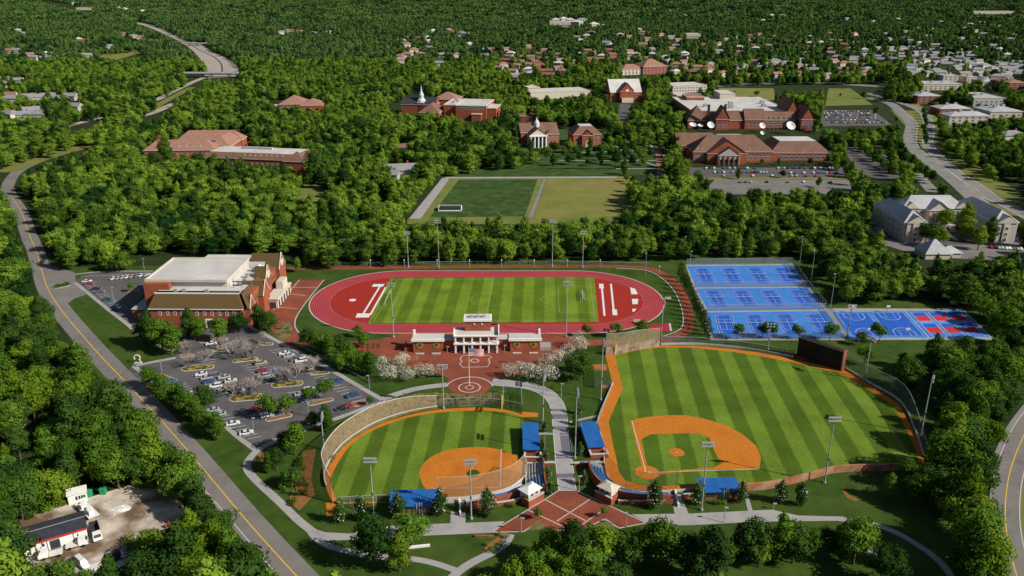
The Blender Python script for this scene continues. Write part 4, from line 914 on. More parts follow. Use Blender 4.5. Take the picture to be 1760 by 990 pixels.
for i, x in enumerate((637, 695, 751.5, 807, 862, 918, 975, 1031, 1133)):
    p = G(x, 459 if x < 1100 else 470)
    if LP0 is None:
        LP0 = thing('bollard_lamp', 'short white lamp post in the row behind the running track', 'lamp post', (p.x, p.y, 0), 0, 'short lamps along the back of the track')
        MB().cyl((0, 0, 0), (0, 0, 4.0), .14, n=7).build('pole', M['steel'], LP0); MB().cyl((0, 0, 4.0), (0, 0, 4.6), .3, .22, n=8).build('lamp_head', M['white'], LP0)
    else:
        c = copy_tree(LP0); c.location = (p.x, p.y, 0)
# ---------------------------------------------------------------- flagpole
p = G(806.8, 662); h = hgt(806.8, 662, 597)
fp = thing('flagpole', 'white flagpole on the round plaza inlay below the press box', 'flagpole', (p.x, p.y, 0))
MB().cyl((0, 0, 0), (0, 0, h), .14, .07, n=8).build('pole', M['white'], fp); MB().lathe([(.02, h-.05), (.18, h+.08), (.02, h+.3)], n=8).build('finial', M['gold'], fp)
fl = thing('flag', 'red, white and blue striped flag flying from the plaza flagpole', 'flag', (p.x, p.y, h-.4))
FLR = mat('flag_red', (.55, .03, .04), .05); FLW = mat('flag_white', (.75, .74, .72), .05); FLB = mat('flag_blue', (.02, .04, .2), .05)
fw, fh_ = 6.0, 3.5
def fpt(s, t, off=0): return (.12+s*fw*.98, .35*math.sin(s*7+t)*s-off, -fh_*t-.35*s*s)
def fpatch(s0, s1, t0, t1, n=14, off=0):
    mb = MB(); v = []
    for i in range(n+1):
        s = s0+(s1-s0)*i/n; v += [fpt(s, t0, off), fpt(s, t1, off)]
    return mb.add(v, [(2*i, 2*i+2, 2*i+3, 2*i+1) for i in range(n)])
red = MB(); whi = MB()
for k in range(13):
    q = fpatch(.4 if k < 7 else 0, 1, k/13, (k+1)/13); (red if k % 2 == 0 else whi).add(q.v, q.f)
red.build('red_stripes', FLR, fl); whi.build('white_stripes', FLW, fl); fpatch(0, .4, 0, 7/13).build('canton', FLB, fl)
st_ = MB()
for r_ in range(9):
    for c_ in range(6 if r_ % 2 == 0 else 5):
        s = (.4/6)*(c_+.5+(0 if r_ % 2 == 0 else .5)); t = (7/13)*(r_+.5)/9
        for sg in (.03, -.03):
            q = [Vector(fpt(s, t, sg))+Vector((.09*math.sin(a*2*math.pi/5), 0, .09*math.cos(a*2*math.pi/5))) for a in range(5)]; st_.add(q, [(0, 1, 2, 3, 4)])
st_.build('stars', FLW, fl)
# ---------------------------------------------------------------- court nets, goals, hoops
tn = None; nm_ = netmat('court_net', (.05, .08, .16), .3)
for ri, q in enumerate((T1, T2, T3)):
    for k in range(4):
        a, c = bil(q, (k+.19)/4+.01, .495), bil(q, (k+.81)/4, .495); d = c-a; L = d.length; mid = (a+c)/2
        lab = 'tennis net on the %s court of the %s tennis row' % (('leftmost', 'second', 'third', 'rightmost')[k], ('top', 'middle', 'bottom')[ri])
        if tn is None:
            tn = thing('tennis_net', lab, 'tennis net', (mid.x, mid.y, 0), math.atan2(d.y, d.x)); X0 = L/2
            MB().add([(-X0, 0, .1), (X0, 0, .1), (X0, 0, 1.0), (-X0, 0, 1.0)], [(0, 1, 2, 3)]).build('net', nm_, tn)
            MB().box(-X0, X0, -.03, .03, .98, 1.08).build('net_band', M['white'], tn)
            for x in (-X0, X0): MB().cyl((x, 0, 0), (x, 0, 1.12), .06, n=6).build('post', M['darksteel'], tn)
        else:
            o = copy_tree(tn); o.location = (mid.x, mid.y, 0); o.rotation_euler = (0, 0, math.atan2(d.y, d.x)); o.scale = (L/2/X0, 1, 1); o['label'] = lab
for s_, t_, fc, lab in ((.147, .05, 0, 'basketball hoop at the back of the left basketball court'), (.147, .95, 180, 'basketball hoop at the front of the left basketball court'), (.42, .05, 0, 'basketball hoop at the back of the right basketball court'), (.42, .95, 180, 'basketball hoop at the front of the right basketball court')):
    p = bil(TB, s_, t_); t = thing('basketball_hoop', lab, 'basketball hoop', (p.x, p.y, 0), R(fc))
    MB().cyl((0, .6, 0), (0, .6, 3.2), .09, n=7).cyl((0, .6, 3.2), (0, -.3, 3.5), .06, n=6).build('pole', M['darksteel'], t); MB().box(-.9, .9, -.36, -.3, 2.9, 4.0).build('backboard', M['white'], t)
    MB().cyl((0, -.6, 3.05), (0, -.6, 3.1), .23, n=12).build('rim', M['orangep'], t)
for px, px2, lab in (((1000,505),(1001,518),'white football goal frame at the right end of the pitch'), ((671,506),(662,526),'white football goal frame at the left end of the pitch')):
    a, c = G(*px), G(*px2); d = c-a; t = thing('football_goal', lab, 'goal', (a.x, a.y, 0), math.atan2(d.y, d.x)); L = d.length
    MB().cyl((0, 0, 0), (0, 0, 2.44), .08, n=6).cyl((L, 0, 0), (L, 0, 2.44), .08, n=6).cyl((0, 0, 2.44), (L, 0, 2.44), .08, n=6).build('frame', M['white'], t)
    sg = 1 if px[0] > 800 else -1
    MB().add([(0, 0, 2.4), (L, 0, 2.4), (L, sg*1.8, 0), (0, sg*1.8, 0)], [(0, 1, 2, 3)]).build('net', NET_L, t)
# ---------------------------------------------------------------- cars
CARC = dict(white=(.62, .62, .60), silver=(.36, .38, .40), grey=(.12, .125, .13), black=(.018, .018, .02), red=(.32, .015, .02), blue=(.03, .07, .2), teal=(.03, .14, .17), tan=(.35, .28, .18))
PROT = {}; CARS = []
def car_meshes(c, kind):
    k = (c, kind)
    if k in PROT: return PROT[k]
    m = mat('car_paint_'+c, CARC[c], .04, 1, .3, .5)
    if kind == 'suv': pr = [(-2.35, .35), (2.3, .35), (2.38, .7), (2.25, .98), (1.25, 1.1), (-2.3, 1.1), (-2.4, .7)]; cab = [(1.2, 1.1), (.55, 1.72), (-2.0, 1.72), (-2.3, 1.1)]; rf = [(.5, 1.70), (.4, 1.80), (-1.9, 1.80), (-2.0, 1.70)]
    elif kind == 'van': pr = [(-2.6, .35), (2.5, .35), (2.6, .8), (2.3, 1.1), (1.7, 1.2), (-2.6, 1.2)]; cab = [(1.7, 1.2), (1.0, 2.1), (-2.5, 2.1), (-2.6, 1.2)]; rf = [(1.0, 2.06), (.9, 2.25), (-2.5, 2.25), (-2.56, 2.06)]
    else: pr = [(-2.25, .32), (2.2, .32), (2.28, .6), (2.1, .82), (1.05, .94), (-1.45, .98), (-2.2, .92), (-2.3, .6)]; cab = [(1.0, .94), (.2, 1.38), (-1.0, 1.40), (-1.75, .97)]; rf = [(.2, 1.35), (.1, 1.46), (-.9, 1.47), (-1.02, 1.37)]
    def ext(pts, w0, w1=None):
        w1 = w1 or w0; zs = [p[1] for p in pts]; lo, hi = min(zs), max(zs); n = len(pts); v = []
        for s in (-1, 1):
            for x, z in pts: v.append((x, s*(w0+(w1-w0)*(z-lo)/(hi-lo+1e-6))/2, z))
        return v, [tuple(range(n)), tuple(range(2*n-1, n-1, -1))]+[(i, i+n, (i+1) % n+n, (i+1) % n) for i in range(n)]
    b = MB().add(*ext(pr, 1.84, 1.76)); bm = b.mesh('car_body'); bm.materials.append(m)
    gl = MB().add(*ext(cab, 1.64, 1.36)).mesh('windows'); gl.materials.append(M['glass'])
    ro = MB().add(*ext(rf, 1.40, 1.30)).mesh('car_roof'); ro.materials.append(m)
    wh = MB().cyl((0, -.12, 0), (0, .12, 0), .34, n=12).mesh('wheel'); wh.materials.append(M['tyre'])
    hu = MB().cyl((0, -.13, 0), (0, .13, 0), .19, n=10).mesh('hub'); hu.materials.append(M['steel'])
    hl = MB().box(-.06, .06, -.2, .2, -.08, .08).mesh('headlight'); hl.materials.append(M['white']); tl = MB().box(-.06, .06, -.2, .2, -.08, .08).mesh('tail_light'); tl.materials.append(M['red'])
    PROT[k] = (bm, gl, ro, wh, hu, hl, tl); return PROT[k]
def car(label, px, c, ang=None, kind='sedan', group=None, z=.04):
    p = G(*px); bm, gl, ro, wh, hu, hl, tl = car_meshes(c, kind)
    if ang is None:
        d = sdir(*px); ang = math.atan2(d.y, d.x)+(math.pi if random.random() < .5 else 0)
    t = thing('parked_car', label, 'car', (p.x, p.y, z), ang, group); t.scale = (1.06, 1.06, 1.06); CARS.append(t)
    link('car_body', bm, t); link('windows', gl, t); link('car_roof', ro, t)
    for x in (-1.4, 1.4):
        for y in (-.84, .84):
            w = link('wheel', wh, t); w.location = (x, y, .34); link('hub', hu, w)
    e = 2.3 if kind == 'suv' else 2.5 if kind == 'van' else 2.2
    for y in (-.6, .6):
        o = link('headlight', hl, t); o.location = (e, y, .68); o = link('tail_light', tl, t); o.location = (-e-.02, y, .72)
    return t
for a in (('white car near the top of the lot under the sports hall trees', (363,592), 'white'), ('white hatchback at the end of the upper left planter island', (346,645), 'white'), ('silver car beside the white one below the upper left island', (356,651), 'silver'),
  ('silver white car left in the middle pair of the lot', (385.5,650), 'silver'), ('bright white car right in the middle pair of the lot', (397,656.5), 'white'), ('tan car behind the middle left planter island', (386,671), 'tan'),
  ('white car at the upper right edge of the lot', (489,609), 'white'), ('silver car next to the white one at the upper right edge', (497,613), 'silver'), ('white van like car halfway down the right edge of the lot', (517,622), 'white', None, 'suv'),
  ('dark blue car near the right corner of the lot', (580,657), 'blue'), ('bright red car at the lower right end of the lot', (595.6,701), 'red'), ('black car beside the bright red car', (588,704), 'black'), ('dark red car left of the two tree island', (438,705), 'red'),
  ('white car in front of the two tree island', (460,716), 'white'), ('tan car under the two tree island', (476,706), 'tan'), ('silver car in the left lower row by the hedge trees', (377.6,714), 'silver'), ('white car in the left lower row near the lot tip', (401,730), 'white'),
  ('lone white car at the bottom tip of the lot', (423.6,746), 'white'), ('grey car at the left edge of the lot behind the hedge trees', (309,664), 'grey'), ('white car at the left edge of the lot behind the big round tree', (328,679), 'white'),
  ('silver car left of the right hand tree island', (517,679), 'silver'), ('dark blue car below the right hand tree island', (519,689), 'blue'), ('dark red car among the empty bays in the lot centre', (452,639), 'red'), ('red car under the lower lot trees', (532.6,725), 'red'),
  ('dark car in the shade in front of the sports hall', (402,570), 'black'), ('blue car in the shade in front of the sports hall', (412,569), 'blue'), ('grey car parked by the first small island near the hall', (312,580), 'grey'),
  ('teal car at the driveway island of the lot', (294,657), 'teal'), ('grey car at the upper right of the lot by a bare tree', (509,620), 'grey', None, 'suv'), ('dark grey suv in the middle left of the lot', (372,648), 'grey', None, 'suv'),
  ('black car beside the bare tree island', (395,672), 'black'), ('silver car beside a small island at the left row', (366,707), 'silver'),
  ('white car with red trim at the top of the side lot', (150,485), 'white', R(10)), ('dark red car at the top of the side lot', (154,489), 'red', R(10)), ('black car in the middle of the side lot', (166,498), 'black', R(10)), ('grey car behind the black one in the side lot', (172,503), 'grey', R(10)),
  ('teal car at the lower end of the side lot', (187,517), 'teal', R(5), 'suv'), ('white car at the lower end of the side lot', (203,529), 'white', R(-50)),
  ('dark car driving on the two lane road by the wood', (74,450), 'black', R(105))):
    car(*a)
CN = {'grey': 'dark grey'}; used_rows = ROWS+[((300,668),(428,757)), ((486,602),(636,690)), ((455,762),(490,745))]
for ri, (a, b_) in enumerate(ROWS[:4]+[((300,668),(420,752)), ((486,602),(620,682))]):
    A, B = G(*a), G(*b_); n = int((B-A).length/2.75)
    for i in range(n):
        if random.random() < (.46 if ri < 4 else .55): continue
        for sgn in ((-1, 1) if ri < 4 else (1,) if ri == 4 else (-1,)):
            if random.random() < .35: continue
            c_ = A.lerp(B, (i+.5)/n); s_ = sdir(*a); q = P((c_.x+s_.x*2.5*sgn, c_.y+s_.y*2.5*sgn, 0))
            if any(abs(q[0]-e.location.x) < 0 for e in []): continue
            w_ = Vector((c_.x+s_.x*2.5*sgn, c_.y+s_.y*2.5*sgn))
            if any((Vector((o.location.x, o.location.y))-w_).length < 3.4 for o in CARS): continue
            col_ = random.choice(('white', 'silver', 'grey', 'black', 'blue', 'white', 'silver', 'tan')); pn = ('between the upper left islands', 'between the top centre and right islands', 'by the two tree island', 'by the right tree island', 'in the left edge row of the lot', 'in the right edge row of the lot')[ri]
            car('%s car parked %s' % (CN.get(col_, col_), pn), q, col_, None, random.choice(('sedan', 'sedan', 'suv')), '%s cars %s' % (CN.get(col_, col_), pn))
for i, x in enumerate((196, 204, 212, 220, 228, 236, 244, 252)):
    car('%s car, number %s from the left in the back row of the side lot' % (('white','tan','silver','white','tan','grey','white','silver')[i], ('one','two','three','four','five','six','seven','eight')[i]), (x, 480-i*.9), ('white','tan','silver','white','tan','grey','white','silver')[i], R(62))
# ---------------------------------------------------------------- planter islands
def island(label, A, B, w, m='mulch', fill_='yellow'):
    w *= .66
    a, c = G(*A), G(*B); d = c-a; L = d.length; t = thing('planter_island', label, 'planter', ((a.x+c.x)/2, (a.y+c.y)/2, .03), math.atan2(d.y, d.x))
    def rr(l, w, z0, z1, r):
        pts = []
        for cx_, cy_, a0 in ((l/2-r, w/2-r, 0), (-l/2+r, w/2-r, 90), (-l/2+r, -w/2+r, 180), (l/2-r, -w/2+r, 270)):
            for k in range(5): pts.append((cx_+r*math.cos(R(a0+k*22.5)), cy_+r*math.sin(R(a0+k*22.5))))
        return pts
    r = min(w, L)*.42
    MB().prism(rr(L, w, 0, 0, r), -.05, .16).build('kerb', M['kerb'], t); MB().prism(rr(L-.6, w-.6, 0, 0, max(.1, r-.3)), .1, .20).build('bed', M[m], t)
M['goldbed'] = mat('golden_planting', (.30, .20, .04), .5, .8, .95, .1, (.05, .06, .02), .5, thr=(.45, .55), detail=8)
for a in (('long planter island with bare tree, upper left of the lot', (311,635), (368,630), 7.5, 'goldbed'), ('planter island with three bare trees in the lot centre top', (399,622), (444,616), 5, 'goldbed'), ('short planter island near the top of the lot', (365,603), (393,601), 5, 'goldbed'),
  ('orange mulched island by the lot entrance', (309,612), (334,611), 5, 'mulch'), ('long planter island with two bare trees, middle of the lot', (394,686), (451,681), 9, 'goldbed'), ('long planter island with bare trees right of the lot centre', (466,663), (521,658), 7.5, 'goldbed'),
  ('mulched island with two round green trees at the lower lot', (456,723), (502,713), 4.2, 'mulch'), ('mulched island with two round green trees at the right of the lot', (529,696), (573,686), 4.2, 'mulch'), ('small island at the top right of the lot', (447,592), (470,591), 4.5, 'goldbed'),
  ('island with bare pinkish tree at the right edge of the lot', (533,643), (567,639), 5, 'goldbed'), ('mulched driveway island at the left edge of the lot', (265,643), (300,656), 5.5, 'mulch'), ('island with shrubs in front of the sports hall', (342,588), (392,583), 4.5, 'mulch'),
  ('white kerbed island at the right tip of the lot', (603,696), (632,692), 6, 'mulch'), ('small island in the left lower row', (362,706), (378,705), 4, 'mulch'), ('grassy oval island in the road junction', (92,495), (120,489), 7, 'lawn'), ('mulched island with a tree in the side lot', (213,502), (240,498), 4.5, 'mulch')):
    island(*a)
# ---------------------------------------------------------------- monument and small things by the fields
p = G(237, 624); t = thing('monument_sign', 'small cream curved monument sign on the lawn beside the parking entrance', 'sign', (p.x, p.y, 0), R(10))
o = MB()
for i in range(14):
    a0, a1 = R(-60+i*20), R(-60+(i+1)*20); o.cyl((1.2*math.cos(a0), 0, 2.6+1.2*math.sin(a0)), (1.2*math.cos(a1), 0, 2.6+1.2*math.sin(a1)), .3, n=6)
o.cyl((1.05, 0, 1.6), (1.0, 0, .3), .3, n=6); o.build('curved_panel', M['cream'], t); MB().box(-1.4, 1.8, -.5, .5, 0, .4).build('plinth', M['kerb'], t)
p = G(774, 360.5); t = thing('equipment_shed', 'low black shed with pale frame on the dark practice field', 'shed', (p.x, p.y, 0), 0)
MB().box(-8, 8, -4, 3, 0, 2.4).build('wall', M['darkroof'], t); MB().box(-7, 7, -3.2, 2.2, 2.4, 2.6).build('roof', M['darkroof'], t); MB().box(-8.3, -7.9, -4.3, 3.3, 0, 2.7).box(7.9, 8.3, -4.3, 3.3, 0, 2.7).box(-7.9, 7.9, 2.9, 3.3, 2.4, 2.7).box(-7.9, 7.9, -4.3, -3.9, 0, .8).build('frame', M['white'], t)
for A, lab in (((1095,556),'low orange hurdle bench beside the track right bend'), ((1148,517),'small white finish stand at the right end of the track')):
    p = G(*A); t = thing('track_stand', lab, 'stand', (p.x, p.y, 0)); MB().box(-1.6, 1.6, -.5, .5, .5, .7).box(-1.5, -1.3, -.4, .4, 0, .5).box(1.3, 1.5, -.4, .4, 0, .5).build('bench_top', M['brickr'], t); MB().box(-1.6, 1.6, .4, .5, .7, 2.0).build('back_panel', M['cream'], t)
# batting cage panels
for A, B, lab in (((1043,637),(1051,668),'dark batting tunnel frame left of the baseball warning track'),):
    a, c = G(*A), G(*B); fence(lab, [A, (1020,637), (1022,668), B], 3.2, NET_D, 'darksteel', 6, 'darksteel', 0, 'batting_cage')
SCRUB = []
# ================================================================ campus
def simple_windows(b, n, floors, z0=1.4, dz=3.6, w=1.4, h=1.9, x0=None, x1=None, at=0.0):
    for k in range(floors): b.windows('front', n, z0+k*dz, w, h, x0, x1, at)
# dormitories in the wood on the left
b = Bld('dormitory', 'red brick dormitory with reddish hipped roofs and dormers, farther of the pair in the wood', 'dormitory', (250,279), (372,278)); L = b.L
b.block(0, L, 0, 20, 11, 'hip', 8, rm='tileroof'); b.block(L*.2, L*1.16, 52, 70, 11, 'hip', 8, rm='tileroof'); b.block(L*.86, L*1.14, 14, 58, 11, 'hip', 8.5, rm='tileroof'); simple_windows(b, 14, 2, 2, 4); b.dormers(7, 2.8, 12.4, 8, L-10); b.dormers(3, 2.8, 12.4, 1, 9) if False else None
b.part('chimney', MB().box(3, 5, 30, 32, 0, 19), M['brick'])
keep((252,262),(300,236),(319,224),(422,224),(420,238),(380,254),(360,264),(330,268),(298,268),(264,276),(252,276))
b = Bld('dormitory', 'red brick dormitory with white flat roof and dark skirt, nearer of the pair', 'dormitory', (352,292), (516,299)); L = b.L
b.block(0, L, 0, 34, 11.5, 'mansard', 4.2, rm='brown'); b.block(L*.86, L*1.06, -4, 14, 11.5, 'hip', 7, rm='brown'); simple_windows(b, 16, 2, 2, 4, x1=L*.85); b.dormers(8, 2.0, 12.6, L*.4, L*.85); b.windows('right', 3, 2.5, 1.4, 2, -2, 12, L*1.06)
b.part('clerestory', MB().box(L*.3, L*.62, 20, 23, 15.6, 17.6), M['greyroof'])
keep((360,260),(385,253),(505,253),(540,268),(528,290),(515,292),(500,283),(468,280),(440,286),(436,272),(360,266))
b = Bld('hall', 'low wide hall with pinkish hipped roofs deep in the wood', 'hall', (480,190), (556,189)); L = b.L
b.block(0, L*.6, 0, 40, 8, 'hip', 9, rm='tileroof'); b.block(L*.5, L, -6, 26, 7, 'hip', 7, rm='tileroof'); b.block(-L*.3, 0, 5, 20, 4.5, 'flat', rm='flatroof', wm='cream'); simple_windows(b, 8, 1, 2, 4)
keep((458,172),(486,168),(518,166),(556,174),(556,182),(480,182))
# spired hall
b = Bld('assembly_hall', 'brick assembly hall complex with white steeple and wide red front wall', 'hall', (762,206), (852,208)); L = b.L
b.block(0, L*.24, 4, 60, 17, 'flat', rm='flatroof'); b.block(L*.24, L*.82, 0, 60, 17, 'flat', rm='flatroof'); b.block(L*.82, L, 4, 40, 14, 'flat', rm='flatroof')
b.block(-L*.42, -L*.04, -12, 26, 10, 'hip', 9, rm='brown', wm='brickr'); b.block(-L*.98, -L*.3, 40, 66, 12, 'gable', 8, rm='darkroof'); b.block(-L*.45, L*.05, 70, 100, 15, 'hip', 8, rm='tileroof')
b.block(-L*.66, -L*.53, 40, 54, 14, 'flat', rm='flatroof', wm='brickr')
b.part('steeple', MB().lathe([(5.6, 14), (5.6, 16), (4.6, 17.5), (2.9, 19.5), (3.2, 23), (2.8, 24), (1.5, 27), (.8, 30), (.2, 35)], (-L*.595, 47), 8), M['silver'])
b.part('entrance_porch', MB().box(L*.56, L*.74, -6, -.02, 0, 8), M['brickr']); b.part('porch_roof', MB().box(L*.55, L*.75, -6.4, -.02, 8, 8.5), M['flatroof'])
for k, n in enumerate((5,)): b.windows('front', 9, 13.2, 3.2, 1.6, L*.3, L*.78)
hvac(b, [(L*.1, 20), (L*.14, 34), (L*.08, 44)], 17.2, 2.5)
keep((670,186),(672,172),(700,170),(703,160),(708,158),(714,137),(720,160),(765,163),(768,174),(792,172),(840,178),(858,184),(856,196),(842,206),(800,206),(770,190),(690,190))
# colonnaded hall and neighbour
b = Bld('library', 'brick library with brown roof, white cupola and pillared portico', 'library', (899,254), (963,252)); L = b.L
b.block(0, L, 12, 34, 13, 'gable', 8, rm='brown'); b.block(L*.16, L*.62, -2, 13, 12, 'gabley', 7, rm='brown', wm='cream', wname='portico_back'); b.block(L*.63, L*.98, 2, 12.5, 12.5, 'hip', 4, rm='brown')
for i in range(5): b.part('column', MB().cyl((L*.19+L*.4*i/4, -4, 0), (L*.19+L*.4*i/4, -4, 11.3), .75, n=10), M['white'])
b.part('portico_glass', MB().box(L*.2, L*.58, -2.3, -2.01, .5, 11), M['glass']); b.part('entablature', MB().box(L*.15, L*.63, -5, -2.02, 11.3, 12.4), M['white'])
b.part('cupola', MB().lathe([(3.0, 16), (3.0, 19), (2.8, 19.6), (2.9, 21), (1.9, 23), (.8, 24.5), (.15, 27)], (L*.46, 20), 10), M['silver']); b.windows('front', 3, 2, 1.8, 2.6, L*.66, L*.96, 2); b.windows('front', 3, 7, 1.8, 2.6, L*.66, L*.96, 2)
keep((894,252),(893,210),(920,206),(926,199),(932,208),(963,209),(965,248),(950,252))
b = Bld('lecture_hall', 'square red brick hall with brown hipped roof round a white roof well', 'hall', (985,252), (1033,251)); L = b.L
b.block(0, L, 0, 30, 12, 'mansard', 7, rm='brown'); b.block(L*.3, L*.7, -3, 3, 11.5, 'gabley', 5, rm='brown'); simple_windows(b, 6, 2, 2, 4.6, 1.6, 2.4)
b.part('entrance_arch', MB().box(L*.42, L*.58, -3.3, -2.98, 0, 4).cyl((L*.5, -3.3, 4), (L*.5, -2.98, 4), L*.08, n=14), M['cream'])
keep((976,228),(980,212),(1028,208),(1036,226),(1034,249),(988,249))
b = Bld('gabled_hall', 'red brick hall with pale roof and central curved gable at the head of a drive', 'hall', (1050,176), (1103,175)); L = b.L
b.block(0, L, 4, 40, 13, 'gable', 16, rm='flatroof'); b.block(L*.28, L*.72, -2, 14, 15, 'gabley', 11, rm='tileroof'); simple_windows(b, 5, 2, 2, 5, 2.4, 3, at=4)
b.part('porch', MB().box(L*.32, L*.68, -6, -2.02, 0, 6), M['cream']); b.part('emblem_window', MB().cyl((L*.5, -2.2, 16), (L*.5, -1.98, 16), 2, n=14), M['white'])
keepr(1049, 145, 1104, 178)
b = Bld('hall', 'long low hall under a pale flat roof among dense trees', 'hall', (912,172), (1014,168)); b.block(0, b.L, 0, 40, 10, 'flat', rm='flatroof', wm='cream'); b.block(b.L*.1, b.L*.3, 40, 70, 12, 'flat', rm='flatroof', wm='brick'); keep((908,154),(1014,150),(1014,160),(930,166),(912,164))
b = Bld('school_building', 'long two storey building with terracotta roof and red end wing', 'school', (1071,130), (1146,127)); L = b.L; b.block(0, L*.5, 4, 34, 10, 'hip', 8, rm='tileroof', wm='cream'); b.block(L*.45, L, 0, 40, 14, 'hip', 12, rm='tileroof', wm='brickr'); simple_windows(b, 12, 2, 2, 5, 2.2, 2.6); keep((1068,130),(1072,112),(1098,106),(1146,108),(1148,128))
b = Bld('office_building', 'low white office building with flat roof beside the cross street', 'office building', (1156,160), (1214,158)); b.block(0, b.L, 0, 40, 10, 'flat', rm='flatroof', wm='cream'); simple_windows(b, 12, 2, 2, 4, 2, 2); keepr(1154, 140, 1215, 156)
b = Bld('office_building', 'small white roofed brick building left of the north campus hall', 'office building', (1163,176), (1188,175)); b.block(0, b.L, 0, 26, 9, 'flat', rm='flatroof'); simple_windows(b, 5, 1, 3, 4, 2, 2); keepr(1161, 156, 1190, 176)
# north campus hall
b = Bld('campus_hall', 'large brick campus hall with steep brown gables and wide white flat roof', 'hall', (1186,224), (1396,224)); L = b.L
b.block(L*.05, L*.88, 30, 150, 17, 'flat', rm='flatroof'); b.block(L*.46, L*.6, 130, 165, 24, 'flat', rm='flatroof', wm='cream', z0=0); b.block(L*.14, L*.3, 120, 150.5, 21, 'flat', rm='tileroof')
b.block(L*.0, L*.17, 14, 40, 9, 'hip', 15, rm='brown'); b.block(L*.17, L*.46, 10, 28, 9.5, 'gable', 8, rm='brown'); b.block(L*.46, L*.62, 8, 28, 10.5, 'gable', 11, rm='brown'); b.block(L*.60, L*.88, 10, 28, 10, 'gable', 8, rm='brown')
b.block(L*.21, L*.32, 2, 18, 12, 'gabley', 14, rm='brown', wm='brickr'); b.block(L*.82, L*.93, 20, 60, 15, 'gabley', 16, rm='brown'); b.block(L*.9, L*1.01, 0, 30, 12, 'gabley', 13, rm='brown', wm='brickr')
for y in (10, 8): pass
b.windows('front', 12, 2, 2.2, 3, L*.47, L*.88, 7.95); b.windows('front', 10, 7.4, 2.2, 2.6, L*.62, L*.88, 9.95); b.windows('front', 3, 3, 2, 3, L*.22, L*.31, 2); b.windows('front', 3, 3, 2, 3, L*.91, L, 0); b.windows('front', 3, 8, 2, 2.6, L*.91, L, 0)
for x in (L*.155, L*.29): b.part('chimney', MB().box(x-1.2, x+1.2, 8, 10.4, 0, 27), M['darkroof'])
b.dormers(9, 10.5, 11.5, L*.48, L*.86, 2.0); hvac(b, [(L*.2, 60), (L*.4, 50), (L*.45, 80), (L*.7, 60), (L*.75, 90)], 17.2, 4)
keep((1180,222),(1182,196),(1196,180),(1250,172),(1268,168),(1356,174),(1368,174),(1382,190),(1398,205),(1397,224))
# front campus hall with portico
b = Bld('campus_hall', 'long brick campus hall with broad brown roof and yellow gabled portico behind the car park', 'hall', (1192,281), (1330,281)); L = b.L
b.block(0, L, 4, 34, 10, 'hip', 13, rm='brown'); b.block(-L*.12, L*.36, 36, 58, 10, 'gable', 10, rm='brown'); b.block(L*.16, L*.64, -2, 24, 9.5, 'gabley', 12, rm='brown'); b.block(L*.5, L*.82, 44, 70, 14, 'flat', rm='flatroof')
b.block(L*.28, L*.54, -8, -1.9, 9, 'gabley', 7, rm='brown', wm='cream', wname='portico_wall'); b.part('pediment', MB().add([(L*.30, -8.1, 9.4), (L*.52, -8.1, 9.4), (L*.41, -8.1, 14.6), (L*.30, -8.0, 9.4), (L*.52, -8.0, 9.4), (L*.41, -8.0, 14.6)], [(0, 1, 2), (5, 4, 3), (0, 2, 5, 3), (1, 4, 5, 2)]), M['greyroof'])
for i in range(5): b.part('pillar', MB().box(L*.285+i*L*.06-.6, L*.285+i*L*.06+.6, -8.9, -8.0, 0, 8.8), M['brickr'])
for i in range(4): b.part('arch_opening', MB().box(L*.297+i*L*.06, L*.333+i*L*.06, -8.25, -7.98, 0, 4.4).cyl((L*.315+i*L*.06, -8.25, 4.4), (L*.315+i*L*.06, -7.98, 4.4), L*.018, n=12), M['glass'])
b.windows('front', 4, 2.5, 1.8, 3.4, L*.02, L*.16, 4); b.windows('front', 7, 2.5, 1.8, 3.2, L*.66, L*.98, 4); b.dormers(2, 5.4, 11, L*.02, L*.14, 2); b.dormers(2, 5.4, 11, L*.66, L*.82, 1.6)
b.block(L*1.005, L*1.74, 12, 56, 7.5, 'mansard', 9, rm='brown', wm='brickr'); b.windows('front', 9, 1.6, 3, 2.8, L*1.1, L*1.7, 12)
keep((1174,228),(1232,224),(1270,218),(1296,226),(1312,236),(1400,236),(1432,268),(1428,276),(1330,280),(1262,284),(1176,272))
# satellite dishes
def dish(label, px, vb, r, tilt=48):
    p = G(px[0], vb); zc = hgt(px[0], vb, px[1]); t = thing('satellite_dish', label, 'satellite dish', (p.x, p.y, 0))
    MB().cyl((0, 0, -.2), (0, 0, zc), .5, .4, n=8).cyl((-1.6, 0, 0), (0, 0, zc*.6), .18, n=6).cyl((1.6, 0, 0), (0, 0, zc*.6), .18, n=6).build('mount', M['darksteel'], t)
    d = MB(); pr = [(.02+r*k/7, .42*r*(k/7)**2) for k in range(8)]; d.lathe(pr+[(r*1.0-.02, .42*r+.08)]+[(q[0]*.98, q[1]+.15) for q in pr[::-1][1:]], n=22)
    o = d.build('dish', M['white'], t); o.location = (0, -.4, zc); o.rotation_euler = (R(tilt), 0, R(12))
    f = MB().cyl((0, 0, 0), (0, 0, r*.75), .12, n=6).box(-.35, .35, -.35, .35, r*.72, r*.95); q = f.build('feed_horn', M['darksteel'], o)
for a in (('white satellite dish at the left end of the north campus hall', (1220,216), 226, 4.1), ('white satellite dish in front of the centre of the north campus hall', (1308.5,217), 227, 3.6), ('largest white satellite dish, right of the others on a dark mount', (1356.5,217.5), 230, 5.2), ('small white satellite dish on the lawn below the centre dish', (1309,229), 234, 2.2), ('tilted white satellite dish leftmost beside a service shed', (1190,216), 222, 4.0, 25), ('second tilted white dish between the leftmost pair', (1203,217), 222, 3.0, 20)): dish(*a)
keepr(1184, 206, 1230, 222); keepr(1298, 208, 1320, 232); keepr(1344, 206, 1370, 230); keepr(1300, 226, 1410, 236)
